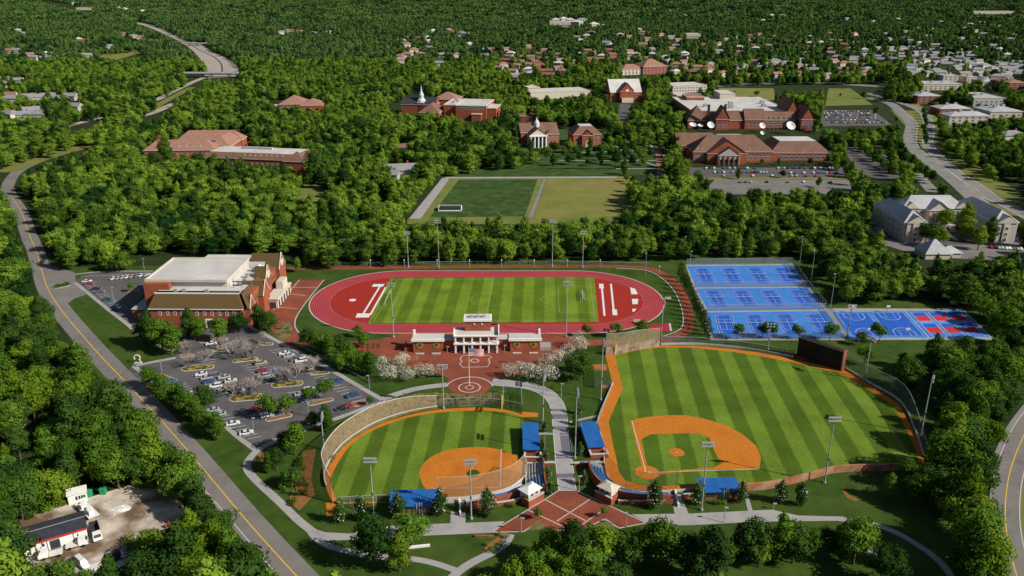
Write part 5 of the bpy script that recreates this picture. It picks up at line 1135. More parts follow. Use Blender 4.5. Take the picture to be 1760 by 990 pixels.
# apartment block on the right
b = Bld('apartment_block', 'U shaped grey and taupe apartment block with pale trim and grey gabled roofs', 'apartment building', (1549,416), (1743,416)); L = b.L
def wing(x0, x1, y0, y1, nm='taupe'):
    b.block(x0, x1, y0, y1, 13, 'hip', 6, rm='greyroof', wm=nm); m_ = (x0+x1)/2
    b.block(x0+1.5, x1-1.5, y0-1.2, y0+8, 13, 'gabley', 4.5, rm='greyroof', wm=nm)
    b.part('trim_bay', MB().box(m_-2.0, m_+2.0, y0-1.75, y0-1.21, 0, 13.0), M['cream']); b.part('pediment', MB().add([(x0+1, y0-1.9, 13), (x1-1, y0-1.9, 13), (m_, y0-1.9, 16.8), (x0+1, y0-1.25, 13), (x1-1, y0-1.25, 13), (m_, y0-1.25, 16.8)], [(0, 1, 2), (5, 4, 3), (0, 2, 5, 3), (1, 4, 5, 2), (0, 3, 4, 1)]), M['cream'])
    for z in (1.0, 4.6, 8.4): b.windows('front', 1, z, 1.8, 1.9, m_-1.2, m_+1.2, y0-1.76)
    for z in (1.4, 5, 8.8): b.windows('left', 6, z, 1.6, 1.8, y0+4, y1-2, x0)
wing(0, 14, 0, 46); wing(L-15, L, 0, 50, 'greywall')
b.block(14.1, L-15.1, 34, 50, 13, 'hip', 7, rm='greyroof', wm='taupe'); b.block(L*.42, L*.60, 29, 40, 13, 'gabley', 5.5, rm='greyroof', wm='cream'); b.block(L*.38, L*.64, 23, 29.5, 4, 'flat', rm='flatroof', wm='cream')
for z in (1.6, 5.4, 9.2): b.windows('front', 4, z, 1.6, 2, 15, L*.41, 34); b.windows('front', 4, z, 1.6, 2, L*.62, L-16, 34); b.windows('front', 3, z+.2, 1.4, 2.2, L*.43, L*.59, 29)
for i in range(4): b.part('porch_arch', MB().box(L*.41+i*3.4, L*.41+i*3.4+2, 22.8, 22.99, 0, 3.2), M['glass'])
for x in (L*.28, L*.75): b.part('balcony_gable', MB().add([(x-5, 33.2, 13), (x+5, 33.2, 13), (x, 33.2, 17), (x-5, 36, 13), (x+5, 36, 13), (x, 40, 17)], [(0, 1, 2), (0, 2, 5, 3), (1, 4, 5, 2)]), M['cream'])
b = Bld('pavilion', 'grey blue pyramid roofed pavilion in front of the apartment block', 'pavilion', (1590,446), (1656,446)); b.block(0, b.L*.66, 0, 14, 3.6, 'hip', 7, rm='greyroof', wm='cream'); b.block(b.L*.5, b.L, 3, 12, 3.2, 'hip', 3, rm='greyroof', wm='taupe'); keep((1588,438),(1614,420),(1640,430),(1656,436),(1650,442),(1600,442))
# grey offices and townhouses at the right edge
for i, (x0, x1, vb, dp, hh, wm_, rm_, lab) in enumerate((
 (1576,1617,179,36,11,'brickr','greyroof','grey roofed brick office block beside the boulevard'), (1614,1668,198,26,8,'brickr','greyroof','low grey roofed block with rooftop units behind the boulevard bend'),
 (1630,1700,216,22,11,'cream','greyroof','long white fronted apartment row with grey roof facing the wood'), (1700,1757,206,40,10,'cream','greyroof','grey apartment row at the right edge beside the long white row'),
 (1672,1726,182,60,10,'greywall','greyroof','wide grey flat topped apartment building stepping back'), (1586,1654,155,40,9,'cream','greyroof','long low grey building beyond the cross street'),
 (1620,1646,142,24,11,'cream','flatroof','small white block with pale roof above the long grey building'), (1660,1678,143,24,10,'cream','flatroof','cream block right of the small white block'),
 (1688,1712,150,34,9,'cream','greyroof','grey roofed block with overhanging flat roof at the upper right'), (1732,1762,156,50,12,'brickr','tileroof','red brick building with tiled roof at the right edge'))):
    b = Bld('office_block' if i in (0, 1, 5, 6, 7, 8, 9) else 'apartment_row', lab, 'office building' if i in (0, 1, 5, 6, 7, 8, 9) else 'apartment building', (x0, vb), (x1, vb))
    b.block(0, b.L, 0, dp, hh, 'flat' if rm_ == 'flatroof' or i in (4, 5) else 'hip', 4, rm=rm_, wm=wm_)
    simple_windows(b, max(3, int(b.L/7)), 2 if hh < 11 else 3, 1.4, 3.2, 2.4, 1.8)
    hvac(b, [(b.L*.3, dp*.4), (b.L*.6, dp*.5)], hh+(1 if i in (4, 5, 6, 7) else 3), 3)
    keepr(x0, vb-int(pxm(vb)*hh*1.0)-9, x1, vb-int(pxm(vb)*hh*.55))
keep((1186,212),(1186,206),(1174,214),(1180,222))
# ================================================================ service yard at the lower left
b = Bld('yard_building', 'long white yard building with dark roof and red eaves stripe', 'workshop', (44,958), (152,926)); L = b.L
b.part('wall', MB().box(0, L, 0, 7.5, -.2, 4.2), M['white']); b.part('roof', MB().add([(-.5, -.6, 4.3), (L+.3, -.6, 4.3), (L+.3, 8, 4.9), (-.5, 8, 4.9), (-.5, 3.8, 5.4), (L+.3, 3.8, 5.4), (-.5, -.6, 4.1), (L+.3, -.6, 4.1), (L+.3, 8, 4.1), (-.5, 8, 4.1)], [(0, 1, 5, 4), (4, 5, 2, 3), (6, 7, 1, 0), (7, 8, 2, 5, 1), (9, 6, 0, 4, 3), (8, 9, 3, 2)]), M['darkroof'])
b.part('red_stripe', MB().box(-.55, L+.35, -.72, -.62, 3.75, 4.3), M['red']); b.part('ridge_seam', MB().box(0, L, 3.7, 3.9, 5.4, 5.5), M['steel'])
for x in (L*.18, L*.36, L*.78): b.part('door', MB().box(x-.1, x+.1, -.06, -.01, 0, 3.4), M['darksteel'])
b.part('garage_opening', MB().box(L*.4, L*.56, -.08, -.01, 0, 3.0), M['glass']); b.part('window', MB().box(L*.28, L*.32, -.08, -.01, 1.8, 2.8), M['glass']); b.part('window', MB().box(L*.84, L*.86, -.08, -.01, 1.8, 2.8), M['glass'])
b = Bld('shed', 'small white shed with four dark windows at the edge of the service yard', 'shed', (119,869), (151,861)); b.part('wall', MB().box(0, b.L, 0, 3, 0, 3.6), M['white']); b.part('roof', MB().add([(-.3, -.4, 3.7), (b.L+.3, -.4, 3.7), (b.L+.3, 3.4, 4.0), (-.3, 3.4, 4.0), (-.3, -.4, 3.5), (b.L+.3, -.4, 3.5), (b.L+.3, 3.4, 3.5), (-.3, 3.4, 3.5)], [(0, 1, 2, 3), (4, 5, 1, 0), (5, 6, 2, 1), (7, 4, 0, 3), (6, 7, 3, 2), (7, 6, 5, 4)]), M['white'])
[b.part('window', MB().box(x, x+.55, -.07, -.01, 1.3+.1*i, 2.6), M['glass']) for i, x in enumerate((b.L*.40, b.L*.56, b.L*.70, b.L*.83))]
def yard_truck(label, A, B, cabc, bedm, dumper=False):
    a, c = G(*A), G(*B); d = c-a; L = d.length; t = thing('truck', label, 'truck', (a.x, a.y, .06), math.atan2(d.y, d.x))
    MB().box(0, L, -1.1, 1.1, .55, .85).build('chassis', M['darksteel'], t)
    cb = MB().add([(L-2.4, -1.2, .8), (L+.1, -1.2, .8), (L+.1, 1.2, .8), (L-2.4, 1.2, .8), (L-2.3, -1.1, 2.7), (L-.5, -1.1, 2.7), (L-.5, 1.1, 2.7), (L-2.3, 1.1, 2.7), (L+.1, -1.2, 1.7), (L+.1, 1.2, 1.7)], [(4, 5, 6, 7), (0, 1, 8, 5, 4), (2, 3, 7, 6, 9), (1, 2, 9, 8), (8, 9, 6, 5), (3, 0, 4, 7), (3, 2, 1, 0)])
    cab_ = cb.build('cab', M[cabc], t); MB().add([(L+.06, -1.0, 1.8), (L+.06, 1.0, 1.8), (L-.42, .95, 2.6), (L-.42, -.95, 2.6)], [(0, 1, 2, 3)]).build('windscreen', M['glass'], cab_)
    bd = MB().box(0, L-2.6, -1.2, 1.2, .85, 1.1)
    if dumper: bd.box(0, L-2.6, -1.2, -1.05, 1.1, 2.5).box(0, L-2.6, 1.05, 1.2, 1.1, 2.5).box(0, .15, -1.05, 1.05, 1.1, 2.5).box(L-2.75, L-2.6, -1.05, 1.05, 1.1, 2.7)
    bd.build('truck_bed', M[bedm], t)
    for x in (1.0, L-1.2):
        for y in (-1.05, 1.05): MB().cyl((x, y-.15, .5), (x, y+.15, .5), .5, n=12).build('wheel', M['tyre'], t)
yard_truck('white flatbed truck in front of the long yard building', (109,952), (68,962), 'white', 'tarp'); yard_truck('white truck with tan flatbed beside the yard building end', (114,944), (152,935), 'white', 'tarp')
yard_truck('black dump truck with a white front at the end of the yard building', (162,908), (170,933), 'white', 'darkroof', True); yard_truck('small dark flatbed truck by the paved strip of the yard', (228,955), (192,963), 'darkroof', 'tarp')
car('white van at the lower edge of the service yard', (142,972), 'white', R(-40), 'van')
p = G(150, 880); t = thing('flatbed_trailer', 'pale flatbed trailer loaded with boxes below the small white shed', 'trailer', (p.x, p.y, .06), R(-42)); MB().box(-5.5, 5.5, -1.6, 1.6, .8, 1.1).build('deck', M['tarp'], t)
for x, y, s in ((-3.6, .4, .6), (-1.4, -.5, 1.0), (1.0, .4, .8), (3.4, -.2, 1.1)): MB().box(x-s, x+s, y-.7, y+.7, 1.1, 1.1+s*1.2).build('crate', M['white'], t)
for x in (-4, 4):
    for y in (-1.5, 1.5): MB().cyl((x, y-.15, .45), (x, y+.15, .45), .45, n=10).build('wheel', M['tyre'], t)
for px, lab in (((153.5,853),'tall green bin against the small white shed'), ((178,849),'green open bin at the back edge of the yard')):
    p = G(*px); t = thing('waste_bin', lab, 'bin', (p.x, p.y, .05)); MB().prism([(-.9, -.6), (.9, -.6), (.9, .6), (-.9, .6)], 0, 1.9).build('bin_body', M['greenp'], t); MB().add([(-1, -.7, 1.9), (1, -.7, 1.9), (1, .7, 2.2), (-1, .7, 2.2), (-1, -.7, 1.8), (1, -.7, 1.8), (1, .7, 1.8), (-1, .7, 1.8)], [(0, 1, 2, 3), (4, 5, 1, 0), (5, 6, 2, 1), (6, 7, 3, 2), (7, 4, 0, 3)]).build('lid', M['greenp'], t)
p = G(207, 874); t = thing('tarp_sheet', 'pale crumpled tarp lying on the yard ground', 'tarp', (p.x, p.y, .06)); tm = MB(); rr2 = random.Random(3); n = 18
ring = [(3.6*math.cos(2*math.pi*i/n)*rr2.uniform(.8, 1.15), 1.9*math.sin(2*math.pi*i/n)*rr2.uniform(.75, 1.2), 0) for i in range(n)]; tm.add(ring+[(.5*x, .5*y, .35*rr2.uniform(.6, 1.4)) for x, y, z in ring]+[(0, 0, .4)], [(i, (i+1) % n, n+(i+1) % n, n+i) for i in range(n)]+[(n+i, n+(i+1) % n, 2*n) for i in range(n)]); tm.build('tarp_folds', M['tarp'], t)
wall_line('low_wall', 'short red brick wall at the right edge of the service yard', [(284,908),(312,897)], 1.2, .5, 'brickr', None, 0)
rub = MB(); rr2 = random.Random(8)
for i in range(110):
    p = G(rr2.choice((rr2.uniform(60, 140), rr2.uniform(150, 260))), rr2.uniform(856, 905)); s = rr2.uniform(.1, .5); rub.add([(p.x+s*math.cos(a)*rr2.uniform(.6, 1), p.y+s*math.sin(a)*rr2.uniform(.6, 1), .04) for a in (0, 1.6, 3.1, 4.7)]+[(p.x, p.y, .05+s*.8)], [(0, 1, 4), (1, 2, 4), (2, 3, 4), (3, 0, 4)])
tag(rub.build('rubble', M['dirt']), 'scattered rubble and scrap on the yard dirt', 'rubble', kind='stuff')
# ================================================================ bridges
def bridge(label, A, B, w, h, m='highway'):
    a, c = G(*A), G(*B); d = c-a; L = d.length; t = thing('road_bridge', label, 'bridge', (a.x, a.y, 0), math.atan2(d.y, d.x))
    MB().box(-25, L+25, -w/2, w/2, h-1.6, h).build('deck', M['concrete'], t)
    for y in (-w/2-.02, w/2-.48): MB().box(-25, L+25, y, y+.5, h+.01, h+1.3).build('parapet', M['greyroof'], t)
    MB().box(0, L, -w/2-.25, -w/2-.03, h-2.2, h-.3).build('girder', M['darkroof'], t)  # near side only: shade on the bridge side put into its bluish-black colour
    for x in (L*.12, L*.5, L*.88): MB().cyl((x, -w*.3, -.5), (x, -w*.3, h-1.6), .9, n=8).cyl((x, w*.3, -.5), (x, w*.3, h-1.6), .9, n=8).build('pier', M['concrete'], t)
bridge('wide grey road bridge over the highway where it enters the wood', (322,133), (404,133), 16, 7.5); bridge('distant grey road bridge crossing the highway beyond the bend', (322,79), (356,79), 16, 7)
keepr(320, 124, 408, 136); keepr(322, 72, 356, 84)
# ================================================================ far houses
HP = []
for i, (wm_, rm_) in enumerate((('housewall','houseroof'), ('cream','tileroof'), ('brickr','brown'), ('housewall','flatroof'), ('housewall','houseroof'), ('cream','houseroof'), ('housewall','tileroof'))):
    w, d, h, rh = 8+i % 3*1.5, 6+(i % 2), 5.5+(i % 2)*1.2, 3.4
    wl_ = MB().box(-w, w, -d, d, -.5, h)
    if i % 2 == 0: wl_.add([(-w, -d, h), (-w, d, h), (-w, 0, h+rh-.3), (w, -d, h), (w, d, h), (w, 0, h+rh-.3)], [(0, 2, 1), (3, 4, 5)])
    ch = MB().box(w*.4, w*.4+1.2, 1, 2.2, h, h+rh+1.3)
    rf = MB(); e = .7
    if i % 2 == 0: rf.add([(-w-e, -d-e, h), (w+e, -d-e, h), (w+e, d+e, h), (-w-e, d+e, h), (-w-e, 0, h+rh), (w+e, 0, h+rh)], [(0, 1, 5, 4), (2, 3, 4, 5), (3, 2, 1, 0)])
    else: rf.add([(-w-e, -d-e, h), (w+e, -d-e, h), (w+e, d+e, h), (-w-e, d+e, h), (-w+d, 0, h+rh), (w-d, 0, h+rh)], [(0, 1, 5, 4), (1, 2, 5), (2, 3, 4, 5), (3, 0, 4), (3, 2, 1, 0)])
    wi = MB()
    for x in (-w*.6, -w*.15, w*.3, w*.7): wi.box(x-.7, x+.7, -d-.06, -d+.02, 1.2, 2.8)
    ms = []
    for nm, mb, m in (('wall', wl_, M[wm_]), ('roof', rf, M[rm_]), ('chimney', ch, M['brickr']), ('window', wi, M['glass'])):
        me = mb.mesh(nm); me.materials.append(m); ms.append(me)
    HP.append(ms)
ROOFW = ('grey', 'terracotta', 'brown', 'white', 'grey', 'grey', 'terracotta'); WALLW = ('beige', 'cream', 'brick', 'beige', 'beige', 'cream', 'beige')
HOUSES = []; HOBJ = []
def house(px, place, k=None, s=1.0, ang=None, kp=True):
    k = random.randrange(7) if k is None else k; p = G(*px); z = ground_h(p.x, p.y)
    gk = '%s roofed houses %s' % (ROOFW[k], place)
    t = thing('house', 'small %s house with %s roof %s' % (WALLW[k], ROOFW[k], place), 'house', (p.x, p.y, z), R(random.uniform(-35, 35)) if ang is None else R(ang), 'small %s houses with %s roofs %s' % (WALLW[k], ROOFW[k], place)); t.scale = (s, s, s)
    ms = HP[k]; link('wall', ms[0], t); r = link('roof', ms[1], t)
    if p.y < 1500: link('chimney', ms[2], r); link('window', ms[3], t)
    HOUSES.append((p.x, p.y, 13*s)); HOBJ.append((t, k))
    if kp:
        q = pxm(px[1])*s; w, h = 6*q, 8.5*q; keep((px[0]-w, px[1]-h), (px[0]+w, px[1]-h), (px[0]+w*.8, px[1]-h*.5), (px[0]-w*.8, px[1]-h*.5))
for px in ((10,142),(30,144),(22,170),(50,173),(66,174),(84,172),(104,176),(124,172),(55,197),(66,206),(40,205),(20,178),(3,152),(20,205),(132,190)): house(px, 'at the left edge below pale fields', random.choice((0, 4, 5, 0, 6)), s=1.15)
for px in ((20,54),(32,56),(40,61),(136,72),(142,74),(188,84),(230,66),(242,68),(212,62),(15,93),(28,92),(50,99),(58,105),(82,98),(150,100)): house(px, 'in the far left woods by the pale field', s=1.3)
for px in ((150,14),(160,8),(192,10),(180,14),(205,22),(216,23),(130,17),(246,26)): house(px, 'beside the top left end of the highway', 3, s=2.0)
for px in ((485,60),(496,57),(505,60),(515,58),(540,62),(566,60),(690,75),(700,82),(688,104),(700,100),(712,92),(720,70),(745,57),(770,55),(780,58),(690,110),(760,100),(800,62)): house(px, 'scattered in the upper centre woods', s=1.4)
for px in ((955,40),(968,38),(980,40),(990,44),(1000,40),(975,12),(985,16),(930,12),(1020,48)): house(px, 'in the white cluster near the top centre', random.choice((3, 5, 3)), s=2.2)
rs = random.Random(21)
def hood(poly, n, place, smin, s, ks):
    m_ = np.zeros((990, 1760), bool); fill(m_, poly, True); ys, xs = np.nonzero(m_); got = []; tries = 0
    while len(got) < n and tries < 6000:
        tries += 1; i = rs.randrange(len(ys)); x, y = xs[i], ys[i]; q = pxm(y); x += 0
        if KEEP[y, x] or any(abs(x-a) < 15*s*q*1.3 and abs(y-c) < 3.5+q*1.5 for a, c in got): continue
        got.append((x, y))
    for x, y in got: house((float(x), float(y)), place, rs.choice(ks), s)
hood([(845,88),(905,82),(960,92),(980,130),(900,140),(850,132)], 30, 'in the reddish suburb above the campus', 4, 1.1, (1, 2, 6, 0, 3, 6))
hood([(975,40),(1080,50),(1190,72),(1185,100),(1000,80),(960,60)], 22, 'in the far suburb right of the top centre', 4, 1.35, (1, 3, 6, 0))
hood([(1000,86),(1190,100),(1195,132),(1150,136),(1150,106),(1060,108),(980,112)], 24, 'in the suburb between school and campus', 4, 1.1, (1, 2, 6, 3))
hood([(1195,60),(1500,55),(1500,92),(1200,110)], 34, 'in the far suburb along the upper right', 4, 1.1, (0, 1, 3, 6))
hood([(1195,112),(1480,100),(1500,134),(1200,140)], 30, 'in the suburb behind the cross street', 4, 1.1, (1, 6, 0, 5))
hood([(1480,82),(1660,88),(1680,112),(1540,112),(1480,100)], 60, 'in the dense grey roofed estate at the upper right', 3, 1.0, (0, 4, 5))
hood([(1560,112),(1700,108),(1760,116),(1760,138),(1660,128),(1570,134)], 22, 'in the packed grey estate above the offices', 3, 1.0, (0, 4, 5))
hood([(880,22),(1300,14),(1760,22),(1760,48),(1300,42),(1020,34)], 30, 'scattered in the far woods at the top', 3, 1.5, (3, 5, 0))
hood([(600,60),(840,50),(845,110),(720,120),(640,90)], 12, 'scattered in the upper centre woods', 3, 1.2, (1, 5, 3))
hood([(1560,116),(1760,112),(1760,150),(1640,132),(1570,138)], 20, 'in the estate beyond the grey offices', 4, 1.1, (0, 4, 5, 5))
hood([(1500,50),(1760,45),(1760,110),(1680,90),(1500,78)], 26, 'in the far grey suburb at the right edge', 4, 1.1, (0, 4, 5, 3))
house((690,304), 'in the wood left of the practice field', 4, 1.3, 10); house((672,308), 'half hidden left of the practice field', 0, .9, -10)
house((700,262), 'in the wood below the spired hall', 2, 1.0, 15); house((1735,244), 'in the right hand wood', 5, 1.2, 10); house((905,208), 'behind the library among trees', 2, 1.0, 0)
for x0, x1, vb, dp, lab in ((1672,1745,27,60,'long pale warehouse near the top right edge'), (1180,1204,66,40,'pale flat building in the far upper right suburb'), (945,1000,43,60,'long white flat building in the cluster near the top centre'), (132,160,22,50,'grey flat roofed warehouse beside the top left highway')):
    w_ = Bld('warehouse', lab, 'warehouse', (x0, vb), (x1, vb)); w_.block(0, w_.L, 0, dp, 13, 'flat', rm='flatroof', wm='cream'); simple_windows(w_, 6, 1, 3, 4, 5, 3); keepr(x0, vb-6, x1, vb-1)
for i in range(26):
    u_, v_ = ((44+i*5, 892-i*1.9+random.uniform(-3, 3)) if i < 14 else (235+(i-14)*6, 838+random.uniform(-2, 5)) if i < 20 else (226+random.uniform(-3, 4), 930+(i-20)*5)); SCRUB.append((u_, v_))

# past three hundred houses: the farthest, a few pixels each, become one mass
HOBJ.sort(key=lambda q: q[0].location.y); FARH = HOBJ[292:]
if FARH:
    vs, fs, mi, mats_ = [], [], [], []
    for t, k in FARH:
        mw = Matrix.Translation(t.location) @ Matrix.Rotation(t.rotation_euler.z, 4, 'Z') @ Matrix.Diagonal((t.scale.x,)*3+(1,))
        for me in (HP[k][0], HP[k][1]):
            m_ = me.materials[0]
            if m_ not in mats_: mats_.append(m_)
            n0 = len(vs); vs += [tuple(mw @ v.co) for v in me.vertices]; fs += [[i+n0 for i in p.vertices] for p in me.polygons]; mi += [mats_.index(m_)]*len(me.polygons)
        for ch in list(t.children_recursive): bpy.data.objects.remove(ch)
        bpy.data.objects.remove(t)
    me = bpy.data.meshes.new('far_houses'); me.from_pydata(vs, [], fs)
    for m_ in mats_: me.materials.append(m_)
    me.polygons.foreach_set('material_index', mi); tag(link('far_houses', me), 'tiny far houses scattered through the woods near the top of the picture', 'houses', kind='stuff')
# ================================================================ cars of the far car parks, small trees and paths of the campus
TINY = []
for c in ('white', 'silver', 'grey', 'black', 'red', 'blue', 'white', 'silver'):
    bm_ = MB().add([(-2.2, -.9, .3), (2.2, -.9, .3), (2.2, .9, .3), (-2.2, .9, .3), (-2.2, -.9, .9), (2.2, -.85, .85), (2.2, .85, .85), (-2.2, .9, .9)], [(4, 5, 6, 7), (0, 1, 5, 4), (1, 2, 6, 5), (2, 3, 7, 6), (3, 0, 4, 7)])
    bm_.add([(-1.7, -.8, .9), (1.0, -.8, .9), (1.0, .8, .9), (-1.7, .8, .9), (-1.1, -.65, 1.45), (.3, -.65, 1.45), (.3, .65, 1.45), (-1.1, .65, 1.45)], [(4, 5, 6, 7), (0, 1, 5, 4), (1, 2, 6, 5), (2, 3, 7, 6), (3, 0, 4, 7)])
    me = bm_.mesh('parked_car'); me.materials.append(mat('car_paint_'+c, CARC[c], .04, 1, .3, .5)); TINY.append((c, me))
def carrow(a, b, n, place, miss=.15, ang=82):
    A, B = G(*a), G(*b)
    for i in range(n):
        if random.random() < miss: continue
        p = A.lerp(B, (i+.5)/n); c, me = random.choice(TINY); o = link('parked_car', me); o.location = (p.x, p.y, .12); o.rotation_euler = (0, 0, R(ang+random.uniform(-4, 4)+(180 if random.random() < .5 else 0)))
        cn = {'grey': 'dark grey'}.get(c, c); tag(o, 'small far %s car %s' % (cn, place), 'car', '%s cars %s' % (cn, place))
for k, v in enumerate((192, 195.5, 199, 203, 207, 211.5)): carrow((1412+k*1.5, v), (1494+k*6.5, v+.4), 15, 'in the crowded lot beside the boulevard', .2)
carrow((1212,290), (1300,290), 20, 'in the front row before the campus hall', .4); carrow((1330,290), (1444,290), 22, 'in the front row before the campus hall', .3)
carrow((1226,297), (1320,297), 18, 'in the second row before the campus hall', .35); carrow((1340,298), (1440,298), 18, 'in the second row before the campus hall', .3); carrow((1240,303), (1440,303.5), 24, 'in the third row before the campus hall', .6)
carrow((1250,314), (1450,314), 22, 'in the lower grey lot behind the tennis wood', .72); carrow((1494,384), (1530,410), 8, 'beside the left wing of the apartment block', .2, 20); carrow((1600,412), (1690,414), 12, 'in the apartment courtyard', .5); carrow((1700,426), (1758,430), 9, 'in front of the right apartment wing', .2)
carrow((1508,270), (1548,302), 8, 'in the dark lot beside the boulevard trees', .5, 20)
for a, b_, w in (((1000,262),(1126,258),2.5), ((960,276),(1128,276),2.2), ((940,290),(1128,290),2.5), ((1030,250),(1126,238),2.5), ((1040,232),(1080,270),2.2), ((1080,270),(1128,285),2.2), ((1100,226),(1128,262),2.2)):
    strip('campus_path', [a, b_], w, .07, M['concrete'], 0)
sheet('grey_drive', [(1186,306),(1462,305),(1462,308.5),(1190,309)], .09, M['drylawn'])
# ================================================================ trees
def unit_dirs(n, r):
    v = r.normal(size=(n, 3)); return v/np.linalg.norm(v, axis=1)[:, None]
def crown_mesh(name, seed, leaf, Rx=5.2, z0=3.0, z1=15.0, lobes=14, quads=1900, size=.85, shape='round', core=0.0):
    """leaf clumps spread over a cluster of lobes; every clump is one small face"""
    r = np.random.default_rng(seed); H = z1-z0; L = []
    for i in range(lobes):
        if shape == 'cone':
            t = (i+.5)/lobes; a = r.uniform(0, 6.28); rad = Rx*(1-t)**.8; L.append((rad*.35*math.cos(a), rad*.35*math.sin(a), z0+H*t, max(.5, rad*.8), max(.5, H/lobes*1.3)))
        elif shape == 'column':
            t = (i+.5)/lobes; a = r.uniform(0, 6.28); rad = Rx*(math.sin(math.pi*min(.97, .12+t*.86))**.7); L.append((rad*.3*math.cos(a), rad*.3*math.sin(a), z0+H*t, max(.4, rad*.8), H/lobes*1.4))
        else:
            d = unit_dirs(1, r)[0]; k = r.uniform(.35, .72) if i else 0
            s = r.uniform(.36, .56)*Rx if i else Rx*.62
            zc = (z0+z1)/2; zz = zc+d[2]*k*H*.5
            fl = 1-.25*max(0, d[2])
            L.append((d[0]*k*Rx*fl, d[1]*k*Rx*fl, zz, s, s*r.uniform(.75, 1.0)))
    w = np.array([l[3]**2 for l in L]); cnt = np.maximum(6, (quads*w/w.sum()).astype(int)); V = []; Fc = []; n0 = 0
    for l, c in zip(L, cnt):
        d = unit_dirs(c, r); d = d[d[:, 2] > -.75]; c = len(d); rr = r.uniform(.72, 1.08, c)[:, None]
        p = np.array(l[:3])+d*np.array([l[3], l[3], l[4]])*rr
        # keep only clumps not buried deep inside other lobes
        ok = np.ones(c, bool)
        for m in L:
            if m is l: continue
            q = (p-np.array(m[:3]))/np.array([m[3], m[3], m[4]]); ok &= (q**2).sum(1) > .45
        p, d = p[ok], d[ok]; c = len(p)
        if c == 0: continue
        nrm = d+r.normal(scale=.33, size=(c, 3)); nrm /= np.linalg.norm(nrm, axis=1)[:, None]
        a = np.cross(nrm, r.normal(size=(c, 3))); a /= np.linalg.norm(a, axis=1)[:, None]; b = np.cross(nrm, a)
        s = (size*r.uniform(.55, 1.15, c))[:, None]; e = s*r.uniform(.55, .9, c)[:, None]; k1 = r.uniform(.5, 1, c)[:, None]
        q = np.stack([p-a*s*.5, p-b*e*.5*k1+a*s*.12, p+a*s*.5, p+b*e*.5], 1); V.append(q.reshape(-1, 3)); Fc.append(np.arange(c*4).reshape(-1, 4)+n0); n0 += c*4
    V = np.concatenate(V); Fc = np.concatenate(Fc); V[:, 2] = np.maximum(V[:, 2], .2)
    vs, fs = V.tolist(), Fc.tolist()
    if core:
        for l in L:
            n = len(vs); m = MB().lathe([(.05, l[2]-l[4]*core), (l[3]*core*.8, l[2]-l[4]*core*.6), (l[3]*core, l[2]), (l[3]*core*.8, l[2]+l[4]*core*.6), (.05, l[2]+l[4]*core)], (l[0], l[1]), 7)
            vs += m.v; fs += [[i+n for i in f] for f in m.f]
    me = bpy.data.meshes.new(name); me.from_pydata(vs, [], fs); me.materials.append(leaf); me.update(); return me
def trunk_mesh(h, r, seed, limbs=4, base=0.0):
    rr = random.Random(seed); m = MB().cyl((0, 0, -.3), (.15, .1, h), r, r*.55, 7)
    for i in range(limbs):
        a = rr.uniform(0, 6.28); z = h*rr.uniform(.55, .95); l = h*rr.uniform(.35, .7)
        m.cyl((.1, .1, z), (l*.75*math.cos(a), l*.75*math.sin(a), z+l), r*.45, r*.14, 5, False)
    me = m.mesh('trunk'); me.materials.append(M['bark']); return me
CR = {}
for tone in ('mid', 'dark', 'lime'):
    CR[tone] = [crown_mesh('crown', 100+10*len(CR)+i, LEAF[tone], Rx=(5.2, 4.2, 5.9, 3.6)[i], z0=(2.0, 1.6, 2.4, 1.4)[i], z1=(14.8, 16.4, 13.4, 16.6)[i], lobes=(20, 18, 22, 16)[i], quads=3800, size=.80, shape='column' if i == 3 else 'round', core=.5) for i in range(4)]
TRK = [trunk_mesh(6.5, .34, i) for i in range(3)]
YOUNG = [crown_mesh('crown', 200+i, LEAF['mid'], 2.7, 1.7, 7.6, 10, 1100, .58, core=.45) for i in range(3)]; YTR = trunk_mesh(3.2, .14, 9, 3)
CONE = [crown_mesh('crown', 220+i, LEAF['dark'], 2.1, .6, 7.8, 9, 1500, .5, 'column', core=.5) for i in range(3)]
CFL = [crown_mesh('blossoms', 230+i, LEAF['flower'], 2.25, .8, 7.8, 9, 150, .5, 'column') for i in range(3)]
BLOS = [crown_mesh('crown', 240+i, LEAF['flower'], 3.5, 1.3, 6.9, 13, 1500, .5) for i in range(3)]; BLG = [crown_mesh('foliage', 245+i, LEAF['mid'], 2.9, 1.4, 6.0, 9, 260, .45) for i in range(3)]
BARE = [crown_mesh('crown', 250+i, LEAF['pink'], 2.6, 1.8, 7.2, 11, 900, .30) for i in range(3)]; BTR = trunk_mesh(3.0, .16, 12, 14)
def bare_mesh(seed):
    rr = random.Random(seed); m = MB()
    def grow(p, d, l, r_, k):
        q = p+d*l; m.cyl(p, q, r_, r_*.7, 4, False)
        if k == 0: return
        for _ in range(4 if k > 1 else 3):
            e = (d+Vector((rr.uniform(-1, 1), rr.uniform(-1, 1), rr.uniform(-.1, .8)))*.85).normalized(); grow(q, e, l*rr.uniform(.6, .85), r_*.62, k-1)
    for _ in range(5): grow(Vector((0, 0, 1.6)), Vector((rr.uniform(-.8, .8), rr.uniform(-.8, .8), 1)).normalized(), 1.7, .10, 3)
    me = m.mesh('crown'); me.materials.append(M['twig']); return me
M['twig'] = mat('pale_twigs', (.33, .27, .25), .25, 2, .9, .1)
TWIG = [bare_mesh(60+i) for i in range(3)]
ARB = [crown_mesh('crown', 260+i, LEAF['conif'], 1.9, .3, 9.0, 9, 700, .6, 'column') for i in range(2)]
SHR = {k: [crown_mesh('foliage', 270+i, LEAF[k], 1.2, .1, 1.7, 6, 170, .42) for i in range(2)] for k in ('mid', 'dark', 'lime', 'dryshrub', 'flower')}
NT = [0]
